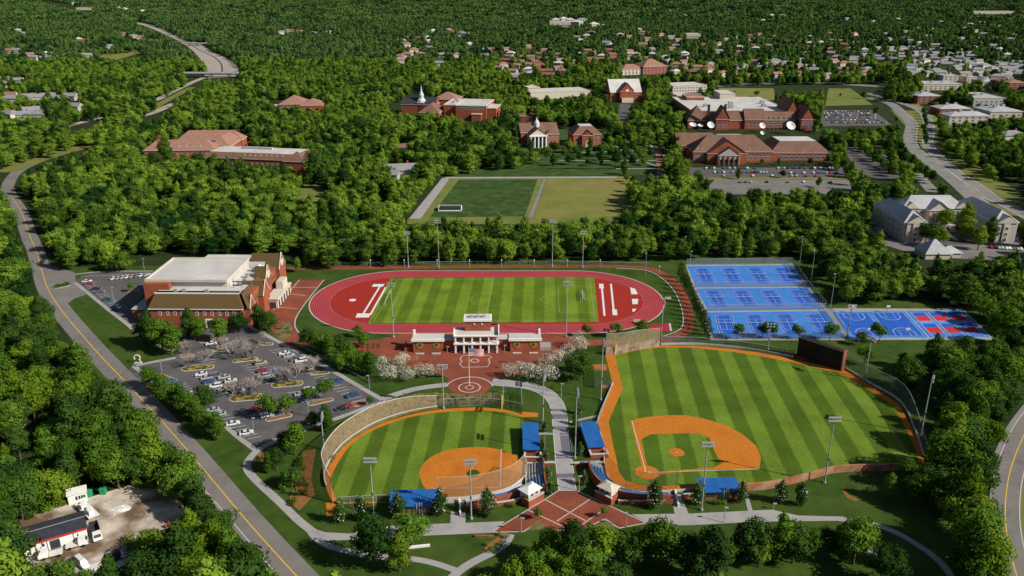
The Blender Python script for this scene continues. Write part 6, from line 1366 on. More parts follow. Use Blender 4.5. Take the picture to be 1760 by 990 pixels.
def tree(name, label, px, crown, trunk, s=1.0, cat='tree', group=None, extra=None, sz=None, rz=None):
    p = px if isinstance(px, Vector) else G(*px); t = thing(name, label, cat, (p.x, p.y, p.z), random.uniform(0, 6.28) if rz is None else rz, group)
    t.scale = (s, s, s if sz is None else sz)
    if trunk: link('trunk', trunk, t)
    link('crown', crown, t)
    if extra: link('blossoms', extra, t)
    NT[0] += 1; return t
def by_top(px, vt, nominal): return hgt(px[0], px[1], vt)/nominal
# rows of conical flowering trees in front of the fields
for i, (u, vb, vt, lab) in enumerate(((585,900,859,'conical flowering tree at the left corner of the softball field'), (621.5,895,854,'conical flowering tree right of the softball corner one'), (685,890,846,'conical flowering tree left in front of the softball dugout'), (756.5,887,840,'conical flowering tree right of the softball dugout'), (838.5,887,839,'conical flowering tree in front of the softball home plate'),
  (1123.5,874,825,'conical flowering tree in front of the curved baseball stand'), (1198,868,827,'conical flowering tree left of the lower baseball dugout'), (1273,864,828,'conical flowering tree right of the lower baseball dugout'), (1340,865,825,'conical flowering tree left of two below the red stone wall'), (1374,868,830,'conical flowering tree right of two below the red stone wall'))):
    tree('conical_tree', lab, (u, vb), CONE[i % 3], YTR, by_top((u, vb), vt, 7.8), extra=CFL[i % 3], cat='flowering tree')
for i, (u, vb, h, lab) in enumerate(((936,742,4.6,'slim flowering tree above the softball side dugout'), (934,779,6,'flowering tree between softball dugout and walkway'), (939,793,5,'flowering tree at the lower end of the left walkway bed'), (942,826,5,'flowering tree beside the softball terrace'), (995,712,5,'flowering tree at the top of the right walkway bed'),
  (993,745,5,'flowering tree right of the walkway above the dugout'), (997,784,5.2,'flowering tree left of the baseball side dugout'), (1004,834,5.5,'flowering tree in the bed left of the right ticket booth'), (945,850,5,'flowering tree beside the left ticket booth'), (988,730,4.5,'small flowering tree by the tall mast on the walkway'))):
    tree('slim_tree', lab, (u, vb), CONE[i % 3], YTR, h/7.8, extra=CFL[(i+1) % 3], cat='flowering tree')
# white blossom trees round the plaza
for i, (u, vb, s, lab) in enumerate(((658,640,1.0,'white blossom tree at the left end of the plaza'), (672,656,1.05,'white blossom tree lowest left beside the curved path'), (684,638,1.0,'white blossom tree in the left plaza clump, centre'), (702,656,.85,'white blossom tree on a bare stem above the curved path'), (722,650,.9,'white blossom tree at the right of the left plaza clump'), (738,648,.85,'white blossom tree nearest the round plaza on the left'), (694,628,.8,'white blossom tree behind the left plaza clump'),
  (876,650,.9,'white blossom tree nearest the round plaza on the right'), (894,648,1.0,'white blossom tree low in the right plaza clump'), (912,652,1.0,'white blossom tree in the middle of the right plaza clump'), (930,655,1.0,'white blossom tree lower right above the path bend'), (948,655,1.0,'white blossom tree at the outer end of the right clump'), (938,638,1.05,'white blossom tree behind the right plaza clump'), (960,630,1.1,'white blossom tree stepping up right of the plaza'), (975,622,1.05,'white blossom tree below the track mast'), (992,598,1.0,'white blossom tree uppermost right of the press box'), (1000,606,.9,'white blossom tree beside the dark round tree'))):
    tree('blossom_tree', lab, (u, vb), BLOS[i % 3], BTR, s*1.12, extra=None, cat='blossom tree')
for i, (u, vb, lab) in enumerate(((715,626,'thin pale tree first in front of the left press box wing'), (745,625,'thin pale tree second in front of the left press box wing'), (879,625,'thin pale tree first in front of the right press box wing'), (912,625,'thin pale tree second in front of the right press box wing'), (925,893,'thin young tree on the left of the front plaza'), (1040,890,'thin young tree on the right of the front plaza'))):
    tree('young_tree', lab, (u, vb), (BARE if vb < 700 else YOUNG)[i % 3], YTR, .62, cat='tree')
# bare pinkish trees and green trees of the lot
for i, (u, vb, s, lab) in enumerate(((322,610,1,'bare pinkish tree on the mulched entrance island'), (354,626,1,'bare pinkish tree right on the upper left island'), (325,632,1,'bare pinkish tree left on the upper left island'), (401,620,1.2,'bare pinkish tree left on the top centre island'), (414,610,1.2,'bare pinkish tree behind the top centre island'), (435,617,1.25,'bare pinkish tree right on the top centre island'), (477,660,1.1,'bare pinkish tree left on the right centre island'), (490,660,1,'bare pinkish tree in the middle of the right centre island'), (508,658,1.25,'bare pinkish tree right on the right centre island'), (406,684,1.15,'bare pinkish tree left on the middle island'), (430,681,1.1,'bare pinkish tree centre on the middle island'), (443,680,1.15,'bare pinkish tree right on the middle island'), (540,641,1.15,'bare pinkish tree at the right edge of the lot'), (456,592,.9,'bare pinkish tree at the top right corner of the lot'), (379,602,1,'bare pinkish tree on the short top island'))):
    tree('bare_tree', lab, (u, vb), TWIG[i % 3], BTR, s*1.15, cat='tree', extra=None)
for i, (u, vb, vt, lab) in enumerate(((464,720,678,'round green tree left on the lower two tree island'), (493,713,675,'round green tree right on the lower two tree island'), (535,694,661,'round green tree left on the right two tree island'), (561,686,651,'round green tree right on the right two tree island'), (636,697,680,'small round tree on the island at the right tip of the lot'), (226,502,484,'dark round tree in the middle of the side lot'),
  (262,567,551,'small tree beside the low annex of the sports hall'), (617,581,557,'small round tree left of the press box by the track'), (1010,580,556,'small round tree right of the press box by the track'), (1058,580,553,'small round tree above the tan net'), (1103,580,548,'larger round tree at the end of the brick bank'),
  (1267,582,552,'round tree first in the row before the bottom tennis courts'), (1322,582,551,'round tree second in the row before the bottom tennis courts'), (1310,580,556,'slim tree beside the second tennis row tree'), (1372,584,556,'round tree third in the row before the tennis courts'), (1426,586,555,'round tree fourth in the row above the scoreboard'), (1481,594,568,'dark round tree first before the basketball courts'), (1510,590,553,'round tree second before the basketball courts'), (1484,628,594,'round tree in the lawn right of the scoreboard'),
  (1454,524,492,'small tree behind the basketball courts by the wood'), (1662,534,486,'round lime tree with bare stem behind the pickleball courts'), (1682,548,508,'round tree second beside the pickleball courts'), (1698,562,519,'round tree third beside the pickleball courts'), (1716,574,533,'round tree fourth beside the pickleball courts'), (1708,592,556,'round tree at the lower pickleball corner'), (1690,534,500,'dark tree behind the second pickleball tree'))):
    tree('round_tree', lab, (u, vb), YOUNG[i % 3], YTR, 1.25*by_top((u, vb), vt, 7.6), sz=1.05*by_top((u, vb), vt, 7.6))
# hedge row of dark conifers left of the tennis courts
for i in range(15):
    u, vb = 1168+i*3.6, 478+i*7.6; tree('arborvitae', 'dark evergreen in the close row between track walk and tennis courts', (u, vb), ARB[i % 2], None, random.uniform(.85, 1.15), group='evergreens in the row beside the tennis courts')
# broadleaf trees that stand apart
BIG = []
def big(label, u, vb, vt, tone='mid', wide=1.0, nm='broadleaf_tree', group=None):
    h = hgt(u, vb, vt)/15.0; t = tree(nm, label, (u, vb), CR[tone][NT[0] % 4], TRK[NT[0] % 3], h*wide, sz=h, group=group); p = G(u, vb); BIG.append((p.x, p.y))
for a in (
 (262,598,540,'dark','leftmost big tree in front of the sports hall'), (280,602,546,'mid','second big tree in the clump before the sports hall'), (296,610,556,'mid','big tree at the lower right of the clump before the sports hall'), (252,592,546,'dark','big tree at the left corner of the sports hall'),
 (327,578,533,'dark','dark tree left of the three before the hall front'), (343,586,543,'mid','tree beside the dark one before the hall front'), (378,588,543,'mid','tree in front of the hall entrance'), (412,571,533,'dark','dark round tree right of the hall entrance'), (446,568,526,'dark','dark round tree left of two on the brick forecourt'), (463,572,532,'dark','dark round tree right of two on the brick forecourt'),
 (530,600,560,'dark','first tree of the belt between lot and track'), (548,606,568,'mid','second tree of the belt between lot and track'), (567,616,578,'mid','third tree of the belt between lot and track'), (584,612,572,'dark','fourth tree of the belt between lot and track'), (603,632,588,'mid','bright tree in the belt beside the plaza corner'), (622,640,600,'mid','tree in the belt left of the blossom trees'), (638,646,608,'dark','last tree of the belt beside the blossom trees'), (625,598,570,'mid','tree between belt and plaza terrace'), (585,640,606,'mid','low tree at the lower side of the belt'),
 (996,653,598,'dark','tall dark tree right of the plaza blossom trees'), (1000,640,606,'dark','dark tree behind the tall dark one right of the plaza'),
 (259,668,628,'mid','slim tree at the top of the row beside the lot driveway'), (276,680,640,'mid','second tree in the row between road and lot'), (294,694,652,'mid','third tree in the row between road and lot'), (312,704,664,'dark','fourth tree in the row between road and lot'), (326,718,672,'mid','fifth tree in the row between road and lot'), (342,728,684,'mid','sixth tree in the row between road and lot'), (360,744,700,'mid','seventh tree in the row between road and lot'), (376,756,712,'mid','last tree in the row between road and lot'), (353,708,660,'dark','broad round tree inside the left edge of the lot'),
 (508,782,724,'mid','tall tree at the bottom corner of the lot'), (492,768,736,'dark','low tree beside the tall one at the lot corner'), (561,742,700,'mid','tree at the right corner of the lot beside the left mast'), (540,736,706,'dark','low dark tree beside the lot edge right of centre'), (476,808,768,'dark','dark tree in the lawn inside the curved path'), (500,838,800,'dark','dark leafy tree by the mulched bed'), (462,812,780,'mid','low tree beside the bend of the curved path'),
 (643,973,880,'dark','tall dark tree left of three on the lower lawn'), (687,982,922,'lime','bright open tree in front on the lower lawn'), (709,937,878,'mid','full tree right of three on the lower lawn'),
 (1526,858,818,'mid','small tree on a stem right of the mulched crescent'), (1576,870,812,'mid','pyramidal tree on the lawn below the right field corner'), (1555,838,785,'dark','dark tree overlapping the end of the stone wall'), (1603,850,790,'dark','dark tree behind the pyramidal one'), (1620,830,780,'mid','tree beside the far right foul pole')):
    big(a[4], a[0], a[1], a[2], a[3], .95 if a[1]-a[2] > 70 else 1.18)
for i, (u, vb, vt, tone) in enumerate(((880,1010,950,'lime'),(905,1005,942,'mid'),(938,992,930,'mid'),(922,975,935,'lime'),(946,968,905,'mid'),(985,985,893,'dark'),(1003,1000,920,'mid'),(1012,958,905,'mid'),(1036,968,895,'lime'),(1060,962,912,'mid'),(1085,975,905,'dark'),(1108,968,912,'mid'),(1132,976,890,'mid'),(1152,966,908,'dark'),(1178,985,908,'dark'),(1204,962,914,'mid'),(1196,1010,940,'dark'),(1220,1005,905,'dark'),(1245,975,918,'mid'),(1270,965,905,'dark'),(1292,968,888,'dark'),(1304,975,920,'lime'),(1316,962,905,'mid'),(1338,968,890,'mid'),(1362,968,893,'dark'),(1391,962,905,'mid'),(1420,958,900,'dark'),(1444,966,902,'mid'),(1466,970,885,'mid'),(1482,955,900,'mid'),(1524,1006,930,'dark'),(1538,1010,960,'mid'),(930,1015,960,'lime'),(968,1015,955,'mid'),(1060,1012,960,'dark'))):
    big('%s tree in the row along the bottom right path, number %d counted from the left' % ({'lime': 'bright green', 'mid': 'green', 'dark': 'dark green'}[tone], i+1) if False else '%s broadleaf tree in the belt along the lower right path' % {'lime': 'bright green', 'mid': 'mid green', 'dark': 'dark green'}[tone], u, vb, vt, tone, 1.0, group='%s trees in the belt along the lower right path' % {'lime': 'bright green', 'mid': 'mid green', 'dark': 'dark green'}[tone])
for i, (u, vb, vt, tone) in enumerate(((1600,640,580,'dark'),(1625,655,590,'mid'),(1650,640,575,'dark'),(1672,660,600,'mid'),(1700,640,585,'mid'),(1618,700,630,'mid'),(1645,715,640,'dark'),(1668,712,640,'mid'),(1695,690,625,'dark'),(1730,668,610,'mid'),(1628,770,690,'lime'),(1650,775,700,'dark'),(1668,755,685,'mid'),(1640,835,745,'mid'),(1662,835,750,'dark'),(1630,885,800,'dark'),(1655,895,810,'lime'),(1668,870,785,'dark'),(1660,945,850,'lime'),(1672,930,850,'mid'),(1655,1005,900,'mid'),(1682,985,890,'lime'),(1690,1015,925,'lime'))):
    big('%s broadleaf tree in the close belt beside the curved right road' % {'lime': 'bright green', 'mid': 'mid green', 'dark': 'dark green'}[tone], u, vb, vt, tone, 1.1, group='%s trees in the close belt beside the curved right road' % {'lime': 'bright green', 'mid': 'mid green', 'dark': 'dark green'}[tone])
for i, (u, vb, vt, tone) in enumerate(((10,1005,890,'dark'),(30,1000,925,'dark'),(70,1025,960,'lime'),(112,1022,958,'mid'),(156,1024,972,'mid'),(196,1020,962,'mid'),(262,968,905,'lime'),(272,990,920,'mid'),(292,1005,925,'dark'),(332,942,880,'lime'),(352,965,900,'mid'),(368,975,895,'lime'),(318,985,915,'dark'),(398,992,915,'mid'),(420,1005,930,'dark'),(340,1010,935,'lime'),(385,1020,945,'mid'),(440,1015,945,'mid'),(250,1015,945,'dark'),(335,885,815,'dark'),(318,862,790,'mid'),(350,905,840,'dark'),(290,826,760,'mid'),(320,842,772,'mid'),(378,935,872,'mid'))):
    pl_ = 'along the bottom edge below the service yard' if u < 210 else 'between the service yard and the road'
    big('%s broadleaf tree %s' % ({'lime': 'bright green', 'mid': 'mid green', 'dark': 'dark green'}[tone], pl_), u, vb, vt, tone, 1.15, group='%s trees %s' % ({'lime': 'bright green', 'mid': 'mid green', 'dark': 'dark green'}[tone], pl_))
for u, vb, vt, tone, lab in ((288,284,238,'mid','big tree in front of the farther dormitory, left of its centre'), (268,290,258,'dark','dark tree below the left end of the farther dormitory'), (318,288,262,'mid','tree below the middle of the farther dormitory'), (345,290,256,'dark','dark tree in the gap between the two dormitories'), (372,298,266,'mid','tree below the left end of the nearer dormitory'), (418,306,273,'dark','dark tree in front of the nearer dormitory, left part'), (448,310,280,'mid','tree in front of the nearer dormitory, centre'), (474,316,277,'dark','pointed dark tree in front of the nearer dormitory'), (492,316,284,'dark','dark tree at the right front of the nearer dormitory'), (548,316,252,'dark','large dark tree right of the nearer dormitory'), (566,306,256,'dark','dark tree behind the large one right of the dormitories'), (505,338,306,'mid','tree in the small glade below the dormitories')):
    big(lab, u, vb, vt, tone, 1.25)
for i, (u, vb, vt, tone) in enumerate(((16,908,832,'mid'),(40,893,812,'dark'),(68,880,806,'mid'),(96,870,800,'lime'),(128,846,776,'dark'),(205,840,768,'mid'),(232,836,764,'dark'),(180,838,772,'lime'),(4,945,862,'dark'),(14,968,892,'mid'),(258,832,764,'mid'))):
    big('%s broadleaf tree along the back edge of the service yard' % {'lime': 'bright green', 'mid': 'mid green', 'dark': 'dark green'}[tone], u, vb, vt, tone, 1.1, group='%s trees along the back edge of the service yard' % {'lime': 'bright green', 'mid': 'mid green', 'dark': 'dark green'}[tone])
# shrubs
def shrub(label, px, kind, s, group=None):
    p = G(*px); o = link('shrub', SHR[kind][int(px[0]) % 2]); o.location = p; o.scale = (s, s, s*random.uniform(.8, 1.2)); o.rotation_euler = (0, 0, random.uniform(0, 6.28)); tag(o, label, 'shrub', group)
for i, (u, v) in enumerate(((518,795),(516,803),(512,812),(522,808),(520,832),(515,836),(528,836),(525,848),(512,852),(505,862),(495,848),(487,842),(500,838),(455,790),(466,778),(505,868))): shrub('round green shrub in the mulched bed inside the curved path', (u, v), ('mid', 'lime', 'dark')[i % 3] if False else 'mid', random.uniform(.9, 1.7), 'shrubs in the mulched bed inside the curved path')
for i in range(34):
    t = i/33; u = 566+t*196+random.uniform(-5, 5); v = (790-t*150+t*t*52)+random.uniform(-7, 5) if False else None
    pts = [(563,788),(575,762),(600,735),(632,712),(664,694),(700,686),(735,684),(765,686)]; k = t*7; a, b_ = pts[int(min(6, k))], pts[int(min(6, k))+1]; f = k-int(min(6, k)); shrub('dry tan shrub in the bed behind the curved softball net', (a[0]+(b_[0]-a[0])*f+random.uniform(-4, 8), a[1]+(b_[1]-a[1])*f+random.uniform(-5, 10)), 'dryshrub', random.uniform(.7, 1.4), 'dry shrubs behind the curved softball net')
for i in range(26): shrub('low pale flowering shrub in the bed below the round plaza', (775+random.uniform(0, 85), 684+random.uniform(-4, 10)), random.choice(('flower', 'dryshrub', 'mid')) if False else 'dryshrub', random.uniform(.5, 1.0), 'low shrubs below the round plaza')
for (u, v) in ((855,946),(862,938),(868,932),(846,950),(872,925),(838,938),(858,920)): shrub('yellow green shrub in the bed below the front plaza', (u, v), 'lime', random.uniform(.7, 1.2), 'yellow green shrubs below the front plaza')
for (u, v) in ((484,566),(490,572),(482,576),(496,566),(488,560),(500,572),(545,598),(556,600),(574,600)): shrub('shrub in the planted circle on the brick forecourt', (u, v), 'dryshrub', random.uniform(.8, 1.4), 'shrubs in the forecourt planting')
for i in range(22): shrub('clipped green shrub in the terrace bed left of the plaza', (588+i % 8*9, 594+i//8*4.4), 'dark', .62, 'clipped shrubs left of the plaza')
for (u, v) in ((875,650),(890,654),(905,657),(920,660),(935,663),(868,652),(950,668)): shrub('dark green shrub under the right blossom trees', (u, v), 'dark', random.uniform(1, 1.5), 'dark shrubs under the right blossom trees')
for (u, v) in ((1084,868),(1236,868),(1228,866),(1244,867),(880,872),(872,870)): shrub('leafy green shrub at %s' % {1084:'the left end of the curved stand wall', 1236:'the centre before the lower baseball dugout', 1228:'the left before the lower baseball dugout', 1244:'the right before the lower baseball dugout', 880:'the softball stand wall by the booth', 872:'the softball stand wall'}[u], (u, v), 'lime', 1.1)
for u, v in SCRUB: shrub('scrubby green bush along the edge of the service yard', (u, v), random.choice(('mid', 'lime', 'dark')), random.uniform(1.0, 2.1), 'scrub along the service yard edge')
for i in range(10): shrub('low shrub on the grassy junction island', (94+i*2.8, 494-i*.7+random.uniform(-1.5, 1.5)), 'dark', random.uniform(.6, 1.0), 'shrubs on the junction island')
# ---------------------------------------------------------------- campus trees on the lawns
CAMP = [(1000,262),(1016,258),(1030,270),(1045,258),(1052,272),(1068,262),(1078,276),(1090,262),(1100,274),(1112,258),(1120,272),(968,272),(980,282),(952,284),(938,276),(995,280),(1010,284),(1035,284),(1060,286),(1085,288),(1108,286),(1046,244),(1070,244),(1092,248),(1116,246),(1140,252),(1150,262),(1142,240),(1160,250),(1072,300),(1078,312),(1086,318),(926,268),(910,262),(956,262),(945,256),(972,256),(1090,205),(1098,215),(1104,225),(1094,232),(1108,238),(1088,222),(1112,220),(1100,200),(1062,220),(1056,212),(1050,226),(1066,232),(1106,250),(1040,262),(1024,266),(1050,266),(1074,268),(1096,268),(1060,276),(1030,278),(1008,272),(990,268),(976,264)]
for u, v in CAMP:
    h = random.uniform(7.5, 13.5)/15; tree('campus_tree', '%s round tree on the campus lawn above the practice fields' % ('low' if h < .63 else 'tall'), (u+random.uniform(-3, 3), v+random.uniform(-2, 2)), CR[random.choice(('dark', 'mid'))][NT[0] % 4], TRK[NT[0] % 3], h*1.15, sz=h, group='%s round trees on the campus lawn' % ('low' if h < .63 else 'tall'))
for u, v, lab in ((1622,398,'round green tree in the left of the apartment courtyard'), (1655,412,'big green tree in the centre of the apartment courtyard'), (1612,426,'green tree behind the grey pavilion'), (1680,430,'green tree right of the grey pavilion'), (1590,418,'small tree at the left courtyard wing'), (1700,420,'tree beside the right apartment wing')):
    h = hgt(u, v, v-(58 if 'big' in lab else 44))/15; tree('courtyard_tree', lab, (u, v), CR['lime' if 'big' in lab or 'green' in lab else 'dark'][NT[0] % 4], TRK[0], h*1.1, sz=h)
for i in range(12):
    t = i/11; tree('median_tree', 'round tree in the row on the boulevard median', (1583+t*8+(4 if t < .5 else 0), 196+t*52), CR['dark'][i % 4], TRK[i % 3], .62, sz=.6, group='trees on the boulevard median')
for a, b_, n, nm in (((1196,310),(1215,335),4,'at the left end of the grey lot'), ((1478,262),(1538,306),9,'between the two dark lots'), ((1548,272),(1604,318),10,'along the boulevard beside the dark lots'), ((1440,285),(1466,310),4,'at the right end of the campus hall lot')):
    for i in range(n):
        t = (i+.5)/n; u, v = a[0]+(b_[0]-a[0])*t, a[1]+(b_[1]-a[1])*t; h = random.uniform(.55, .8); tree('lot_tree', 'round tree in the row '+nm, (u, v), CR[('mid', 'dark')[i % 2]][i % 4], TRK[i % 3], h*1.1, sz=h, group='trees in the row '+nm)
for u, v, h, lab in ((1268,308,.6,'tree between campus hall lots, left of centre'), (1345,306,.5,'tree between campus hall lots, centre'), (1406,322,.62,'tree in the grey lot near its right end'), (1310,282,.35,'round bush tree at the campus hall right of the portico'), (1338,284,.42,'round bush tree by the campus hall side entrance'), (1392,284,.5,'tree at the right corner of the campus hall front'), (1424,280,.6,'tree beyond the right corner of the campus hall'), (1300,166,.7,'tree before the pale school lawn'), (1262,168,.6,'tree at the left of the pale school lawn'), (1444,166,.35,'lone round tree on the right pale lawn')):
    tree('lot_tree', lab, (u, v), CR['mid' if h > .5 else 'dark'][NT[0] % 4], TRK[0], h*1.1, sz=h)
# ---------------------------------------------------------------- the woods
sparse(.5, (840,62),(965,50),(1195,58),(1500,52),(1760,44),(1760,150),(1640,160),(1560,150),(1490,140),(1200,140),(1000,140),(850,140))
sparse(.75, (1500,0),(1760,0),(1760,44),(960,50),(960,0))
sparse(.5, (885,222),(1180,222),(1180,292),(960,296),(900,262))
sparse(.35, (1180,288),(1460,288),(1470,345),(1190,345))
sparse(.55, (1400,185),(1580,185),(1580,340),(1440,320),(1420,240))
sparse(.75, (0,40),(250,60),(240,110),(140,215),(0,215))
sparse(.25, (1480,380),(1760,405),(1760,450),(1570,450))
sparse(.3, (1640,300),(1760,360),(1760,330),(1690,290))
sparse(.8, (1560,150),(1760,150),(1760,218),(1600,215))
sparse(.05, (40,850),(330,825),(400,900),(480,1000),(40,1000))
hx = np.array([h[:3] for h in HOUSES])
def scatter(y0, y1, step, xpad):
    out = []; y = y0
    while y < y1:
        hw = y*.66*1.0+xpad; n = int(2*hw/step); xs = -hw+(np.arange(n)+RNG.uniform(0, 1))*step; jx = RNG.uniform(-.42, .42, (n, 2))*step
        out.append(np.stack([xs+jx[:, 0], np.full(n, y)+jx[:, 1]], 1)); y += step*.92
    return np.concatenate(out)
def clear_mask(pts, hs, rs_):
    x, y = pts[:, 0], pts[:, 1]; ok = np.ones(len(pts), bool); gz = np.array([ground_h(a, b) for a, b in pts]); dens = None
    for dx, fz in ((0, .02), (0, .3), (-.85, .45), (.85, .45), (-.55, .8), (.55, .8), (0, 1.0), (-.5, .2), (.5, .2)):
        X, Z = x+dx*rs_, gz+fz*hs; zc = y*CT-(Z-HC)*ST; u = CX+F*X/zc; v = CY-F*(y*ST+(Z-HC)*CT)/zc
        ui, vi = np.floor(u).astype(int), np.floor(v).astype(int); ins = (ui >= 0) & (ui < 1760) & (vi >= 0) & (vi < 990)
        k = np.zeros(len(pts), bool); k[ins] = KEEP[vi[ins], ui[ins]]
        if fz < .25: k &= y < 620                 # farther off the foot may stand hidden behind a roof
        ok &= ~k
        if fz == .02:
            d = np.ones(len(pts)); d[ins] = SPARSE[vi[ins], ui[ins]]; ok &= RNG.uniform(0, 1, len(pts)) < d; U, V = u, v
    # stay off the parts of roads, fields and yards that lie outside the picture, and off the complex
    if len(hx):
        for a, b_, r_ in hx: ok &= (x-a)**2+(y-b_)**2 > (r_*.85)**2
    return ok, U, V, gz
COMPW = [G(*p) for p in COMPLEX]
def near_road(x, y):
    ok = np.ones(len(x), bool)
    for ln, w in ((LR, 9.5), (RR, 7), (W1, 12), (W2, 11)):
        q = [G(*p) for p in ln]
        for a, b_ in zip(q[:-1], q[1:]):
            d = np.array([b_.x-a.x, b_.y-a.y]); L2 = (d**2).sum(); t = np.clip(((x-a.x)*d[0]+(y-a.y)*d[1])/L2, 0, 1); ok &= (x-a.x-t*d[0])**2+(y-a.y-t*d[1])**2 > w*w
    return ok
A_ = scatter(150, 1150, 9.2, 70); A_ = A_[near_road(A_[:, 0], A_[:, 1])]
hA = RNG.triangular(9.0, 13.5, 20, len(A_))*np.where(RNG.uniform(0, 1, len(A_)) < .12, .6, 1); rA = hA*.36
ok, U, V, gz = clear_mask(A_, hA, rA)
cxw, cyw = np.array([p.x for p in COMPW]), np.array([p.y for p in COMPW])
def inpoly(x, y, px_, py_):
    ins = np.zeros(len(x), bool); j = len(px_)-1
    for i in range(len(px_)):
        c = ((py_[i] > y) != (py_[j] > y)) & (x < (px_[j]-px_[i])*(y-py_[i])/(py_[j]-py_[i]+1e-9)+px_[i]); ins ^= c; j = i
    return ins
ok &= ~inpoly(A_[:, 0], A_[:, 1], cxw, cyw)
yard = [G(*p) for p in [(20,960),(30,890),(105,850),(150,840),(225,826),(300,838),(330,880),(318,905),(240,930),(240,960),(150,1010),(30,1010)]]
ok &= ~inpoly(A_[:, 0], A_[:, 1], np.array([p.x for p in yard]), np.array([p.y for p in yard]))
A_, hA, U, V, gz = A_[ok], hA[ok], U[ok], V[ok], gz[ok]
oks = ~((U > 1735) & (V > 660)); A_, hA, U, V, gz = A_[oks], hA[oks], U[oks], V[oks], gz[oks]
shown = (U > -15) & (U < 1775) & (V > 20) & (V < 1015); order = np.argsort(-np.where(shown, V*1.0, -1))[:140]
near = np.zeros(len(A_), bool); near[order] = True
def place_name(u, v):
    if u < 700:
        if v > 850 and u > 40: return ('between the service yard and the road' if u > 215 else 'by the service yard')
        return 'left of the two lane road' if v > 480 else 'in the wood behind the sports hall'
    if v > 590: return 'between ball field and curved road'
    if u > 1180: return 'in the wood behind the tennis courts'
    return 'in the wood behind the running track'
for i in order:
    tone = RNG.choice(['mid', 'dark', 'lime'], p=[.42, .29, .29]); pn = place_name(U[i], V[i]); h = hA[i]/15
    size = 'tall' if hA[i] > 15.5 else 'low' if hA[i] < 10 else 'mid height'; col = {'mid': 'green', 'dark': 'dark green', 'lime': 'yellow green'}[tone]
    tree('forest_tree', '%s %s broadleaf tree %s' % (size, col, pn), Vector((A_[i, 0], A_[i, 1], 0)), CR[tone][i % 4], TRK[i % 3], h*RNG.uniform(1.0, 1.25), sz=h, group='%s %s trees %s' % (size, col, pn))
# ---- the rest of the woods: one countless mass, many small tree meshes set on points
TREEC = bpy.data.collections.new('woodland_kinds_near'); FARC = bpy.data.collections.new('woodland_kinds_far')
def kind(col, me):
    o = bpy.data.objects.new(me.name, me); col.objects.link(o)
for i in range(5): kind(TREEC, crown_mesh('wood_crown_%d' % i, 300+i, LEAF['mixed'], (5.4, 4.4, 6.0, 3.9, 5.0)[i], 1.0, (14.6, 16.2, 13.6, 16.8, 15)[i], (18, 16, 20, 15, 17)[i], 1500, 1.0, 'column' if i == 3 else 'round', core=.62))
def grove(seed, n=8, span=26):
    r = np.random.default_rng(seed); vs = []; fs = []
    for k in range(n):
        a = r.uniform(0, 6.28); d = span*.5*math.sqrt((k+.5)/n); x, y = d*math.cos(k*2.4+a*.2), d*math.sin(k*2.4+a*.2); s = r.uniform(.6, 1.35)
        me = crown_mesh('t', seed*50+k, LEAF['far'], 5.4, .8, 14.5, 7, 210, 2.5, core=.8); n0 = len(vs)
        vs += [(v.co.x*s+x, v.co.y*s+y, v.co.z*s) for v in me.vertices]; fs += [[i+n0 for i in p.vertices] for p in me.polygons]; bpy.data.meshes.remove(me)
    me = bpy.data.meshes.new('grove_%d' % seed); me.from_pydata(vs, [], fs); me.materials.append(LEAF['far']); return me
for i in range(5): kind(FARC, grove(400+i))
def mass(name, label, P3, sc, colc):
    me = bpy.data.meshes.new(name); me.vertices.add(len(P3)); me.vertices.foreach_set('co', np.asarray(P3, np.float32).ravel())
    at = me.attributes.new('size', 'FLOAT_VECTOR', 'POINT'); at.data.foreach_set('vector', np.asarray(sc, np.float32).ravel())
    o = link(name, me); tag(o, label, 'wood', kind='stuff')
    ng = bpy.data.node_groups.new(name, 'GeometryNodeTree'); ng.interface.new_socket('Geometry', in_out='INPUT', socket_type='NodeSocketGeometry'); ng.interface.new_socket('Geometry', in_out='OUTPUT', socket_type='NodeSocketGeometry')
    n, l = ng.nodes, ng.links; gi = n.new('NodeGroupInput'); go = n.new('NodeGroupOutput'); ip = n.new('GeometryNodeInstanceOnPoints'); ci = n.new('GeometryNodeCollectionInfo')
    ci.inputs['Collection'].default_value = colc; ci.inputs['Separate Children'].default_value = True; ci.inputs['Reset Children'].default_value = True
    rv = n.new('FunctionNodeRandomValue'); rv.data_type = 'FLOAT_VECTOR'; rv.inputs[0].default_value = (0, 0, 0); rv.inputs[1].default_value = (0, 0, 6.283)
    na = n.new('GeometryNodeInputNamedAttribute'); na.data_type = 'FLOAT_VECTOR'; na.inputs[0].default_value = 'size'
    ri = n.new('FunctionNodeRandomValue'); ri.data_type = 'INT'
    for s_ in ri.inputs:
        if s_.type == 'INT' and s_.name == 'Max': s_.default_value = 4
        if s_.type == 'INT' and s_.name == 'Seed': s_.default_value = 5
    ip.inputs['Pick Instance'].default_value = True
    l.new(gi.outputs[0], ip.inputs['Points']); l.new(ci.outputs[0], ip.inputs['Instance']); l.new(rv.outputs[0], ip.inputs['Rotation']); l.new(na.outputs[0], ip.inputs['Scale'])
    l.new([o_ for o_ in ri.outputs if o_.type == 'INT'][0], ip.inputs['Instance Index']); l.new(ip.outputs[0], go.inputs[0])
    md = o.modifiers.new('scatter', 'NODES'); md.node_group = ng
    return o
rest = ~near; sz = hA[rest]/15; wd = sz*RNG.uniform(1.02, 1.34, rest.sum())
PA = [np.stack([A_[rest, 0], A_[rest, 1], gz[rest]], 1)]; SA = [np.stack([wd, wd, sz], 1)]
B_ = scatter(1150, 1700, 11, 60); hB = RNG.uniform(12, 19, len(B_)); ok, U, V, gz = clear_mask(B_, hB, hB*.38); B_, hB, gz = B_[ok], hB[ok], gz[ok]; sz = hB/15; wd = sz*RNG.uniform(1, 1.25, len(sz))
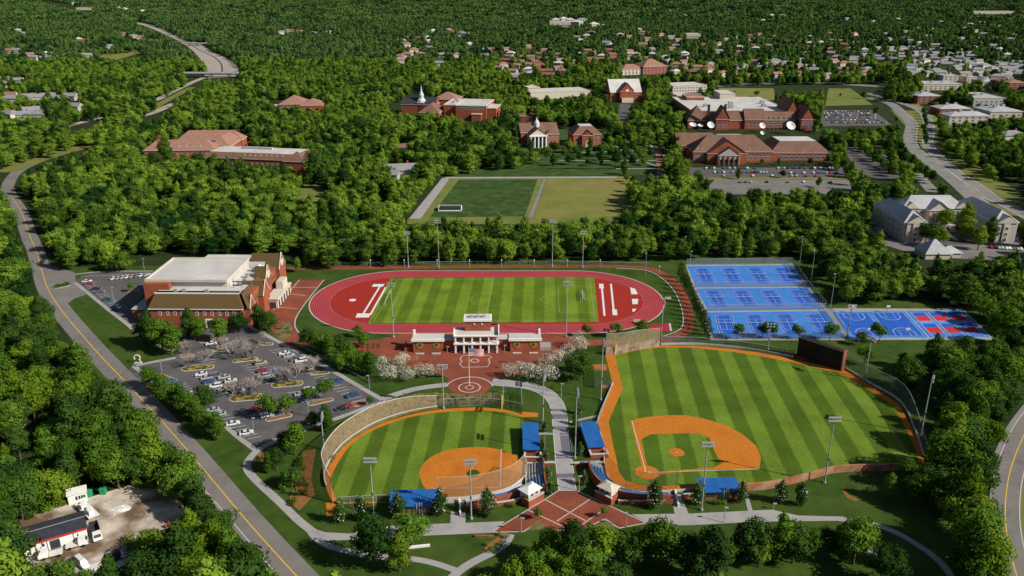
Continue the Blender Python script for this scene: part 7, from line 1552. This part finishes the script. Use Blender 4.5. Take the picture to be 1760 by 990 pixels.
PA.append(np.stack([B_[:, 0], B_[:, 1], gz], 1)); SA.append(np.stack([wd, wd, sz], 1))
E_ = scatter(1700, 3700, 13.2, 60); hE = RNG.triangular(9, 14, 22, len(E_)); ok, U, V, gz = clear_mask(E_, hE, hE*.4); E_, hE, gz = E_[ok], hE[ok], gz[ok]; sz = hE/15; wd = sz*RNG.uniform(1.05, 1.45, len(sz))
MIDC = bpy.data.collections.new('woodland_kinds_middle')
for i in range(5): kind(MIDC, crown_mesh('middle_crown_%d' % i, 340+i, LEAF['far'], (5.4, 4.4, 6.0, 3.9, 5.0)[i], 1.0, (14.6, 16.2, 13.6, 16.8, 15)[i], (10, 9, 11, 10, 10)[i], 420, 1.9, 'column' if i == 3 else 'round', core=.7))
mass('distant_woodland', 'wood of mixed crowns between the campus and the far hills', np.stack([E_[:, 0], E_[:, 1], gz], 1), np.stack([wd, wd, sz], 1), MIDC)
C_ = scatter(3700, 8800, 36, 80); hC = RNG.uniform(12, 17, len(C_)); ok, U, V, gz = clear_mask(C_, hC, np.full(len(C_), 15.0)); C_, hC, gz = C_[ok], hC[ok], gz[ok]; sz = hC/14.5
mass('far_woodland', 'far woods reaching to the hills at the top', np.stack([C_[:, 0], C_[:, 1], gz], 1), np.stack([np.full(len(sz), 1.55), np.full(len(sz), 1.55), sz*RNG.uniform(1.0, 1.6, len(sz))], 1), FARC)
# loose single trees among the far houses
D_ = scatter(1800, 4200, 16, 40); hD = RNG.uniform(7, 13, len(D_)); ok, U, V, gz = clear_mask(D_, hD, hD*.4); sp_ = np.ones(len(D_)); ui, vi = np.clip(U.astype(int), 0, 1759), np.clip(V.astype(int), 0, 989); ok &= SPARSE[vi, ui] < .6; ok &= RNG.uniform(0, 1, len(D_)) < .95
D_, hD, gz = D_[ok], hD[ok], gz[ok]; sz = hD/15
PA.append(np.stack([D_[:, 0], D_[:, 1], gz], 1)); SA.append(np.stack([sz*1.15, sz*1.15, sz], 1))
mass('woodland', 'dense broadleaf wood round the sports grounds, campus and suburbs', np.concatenate(PA), np.concatenate(SA), TREEC)
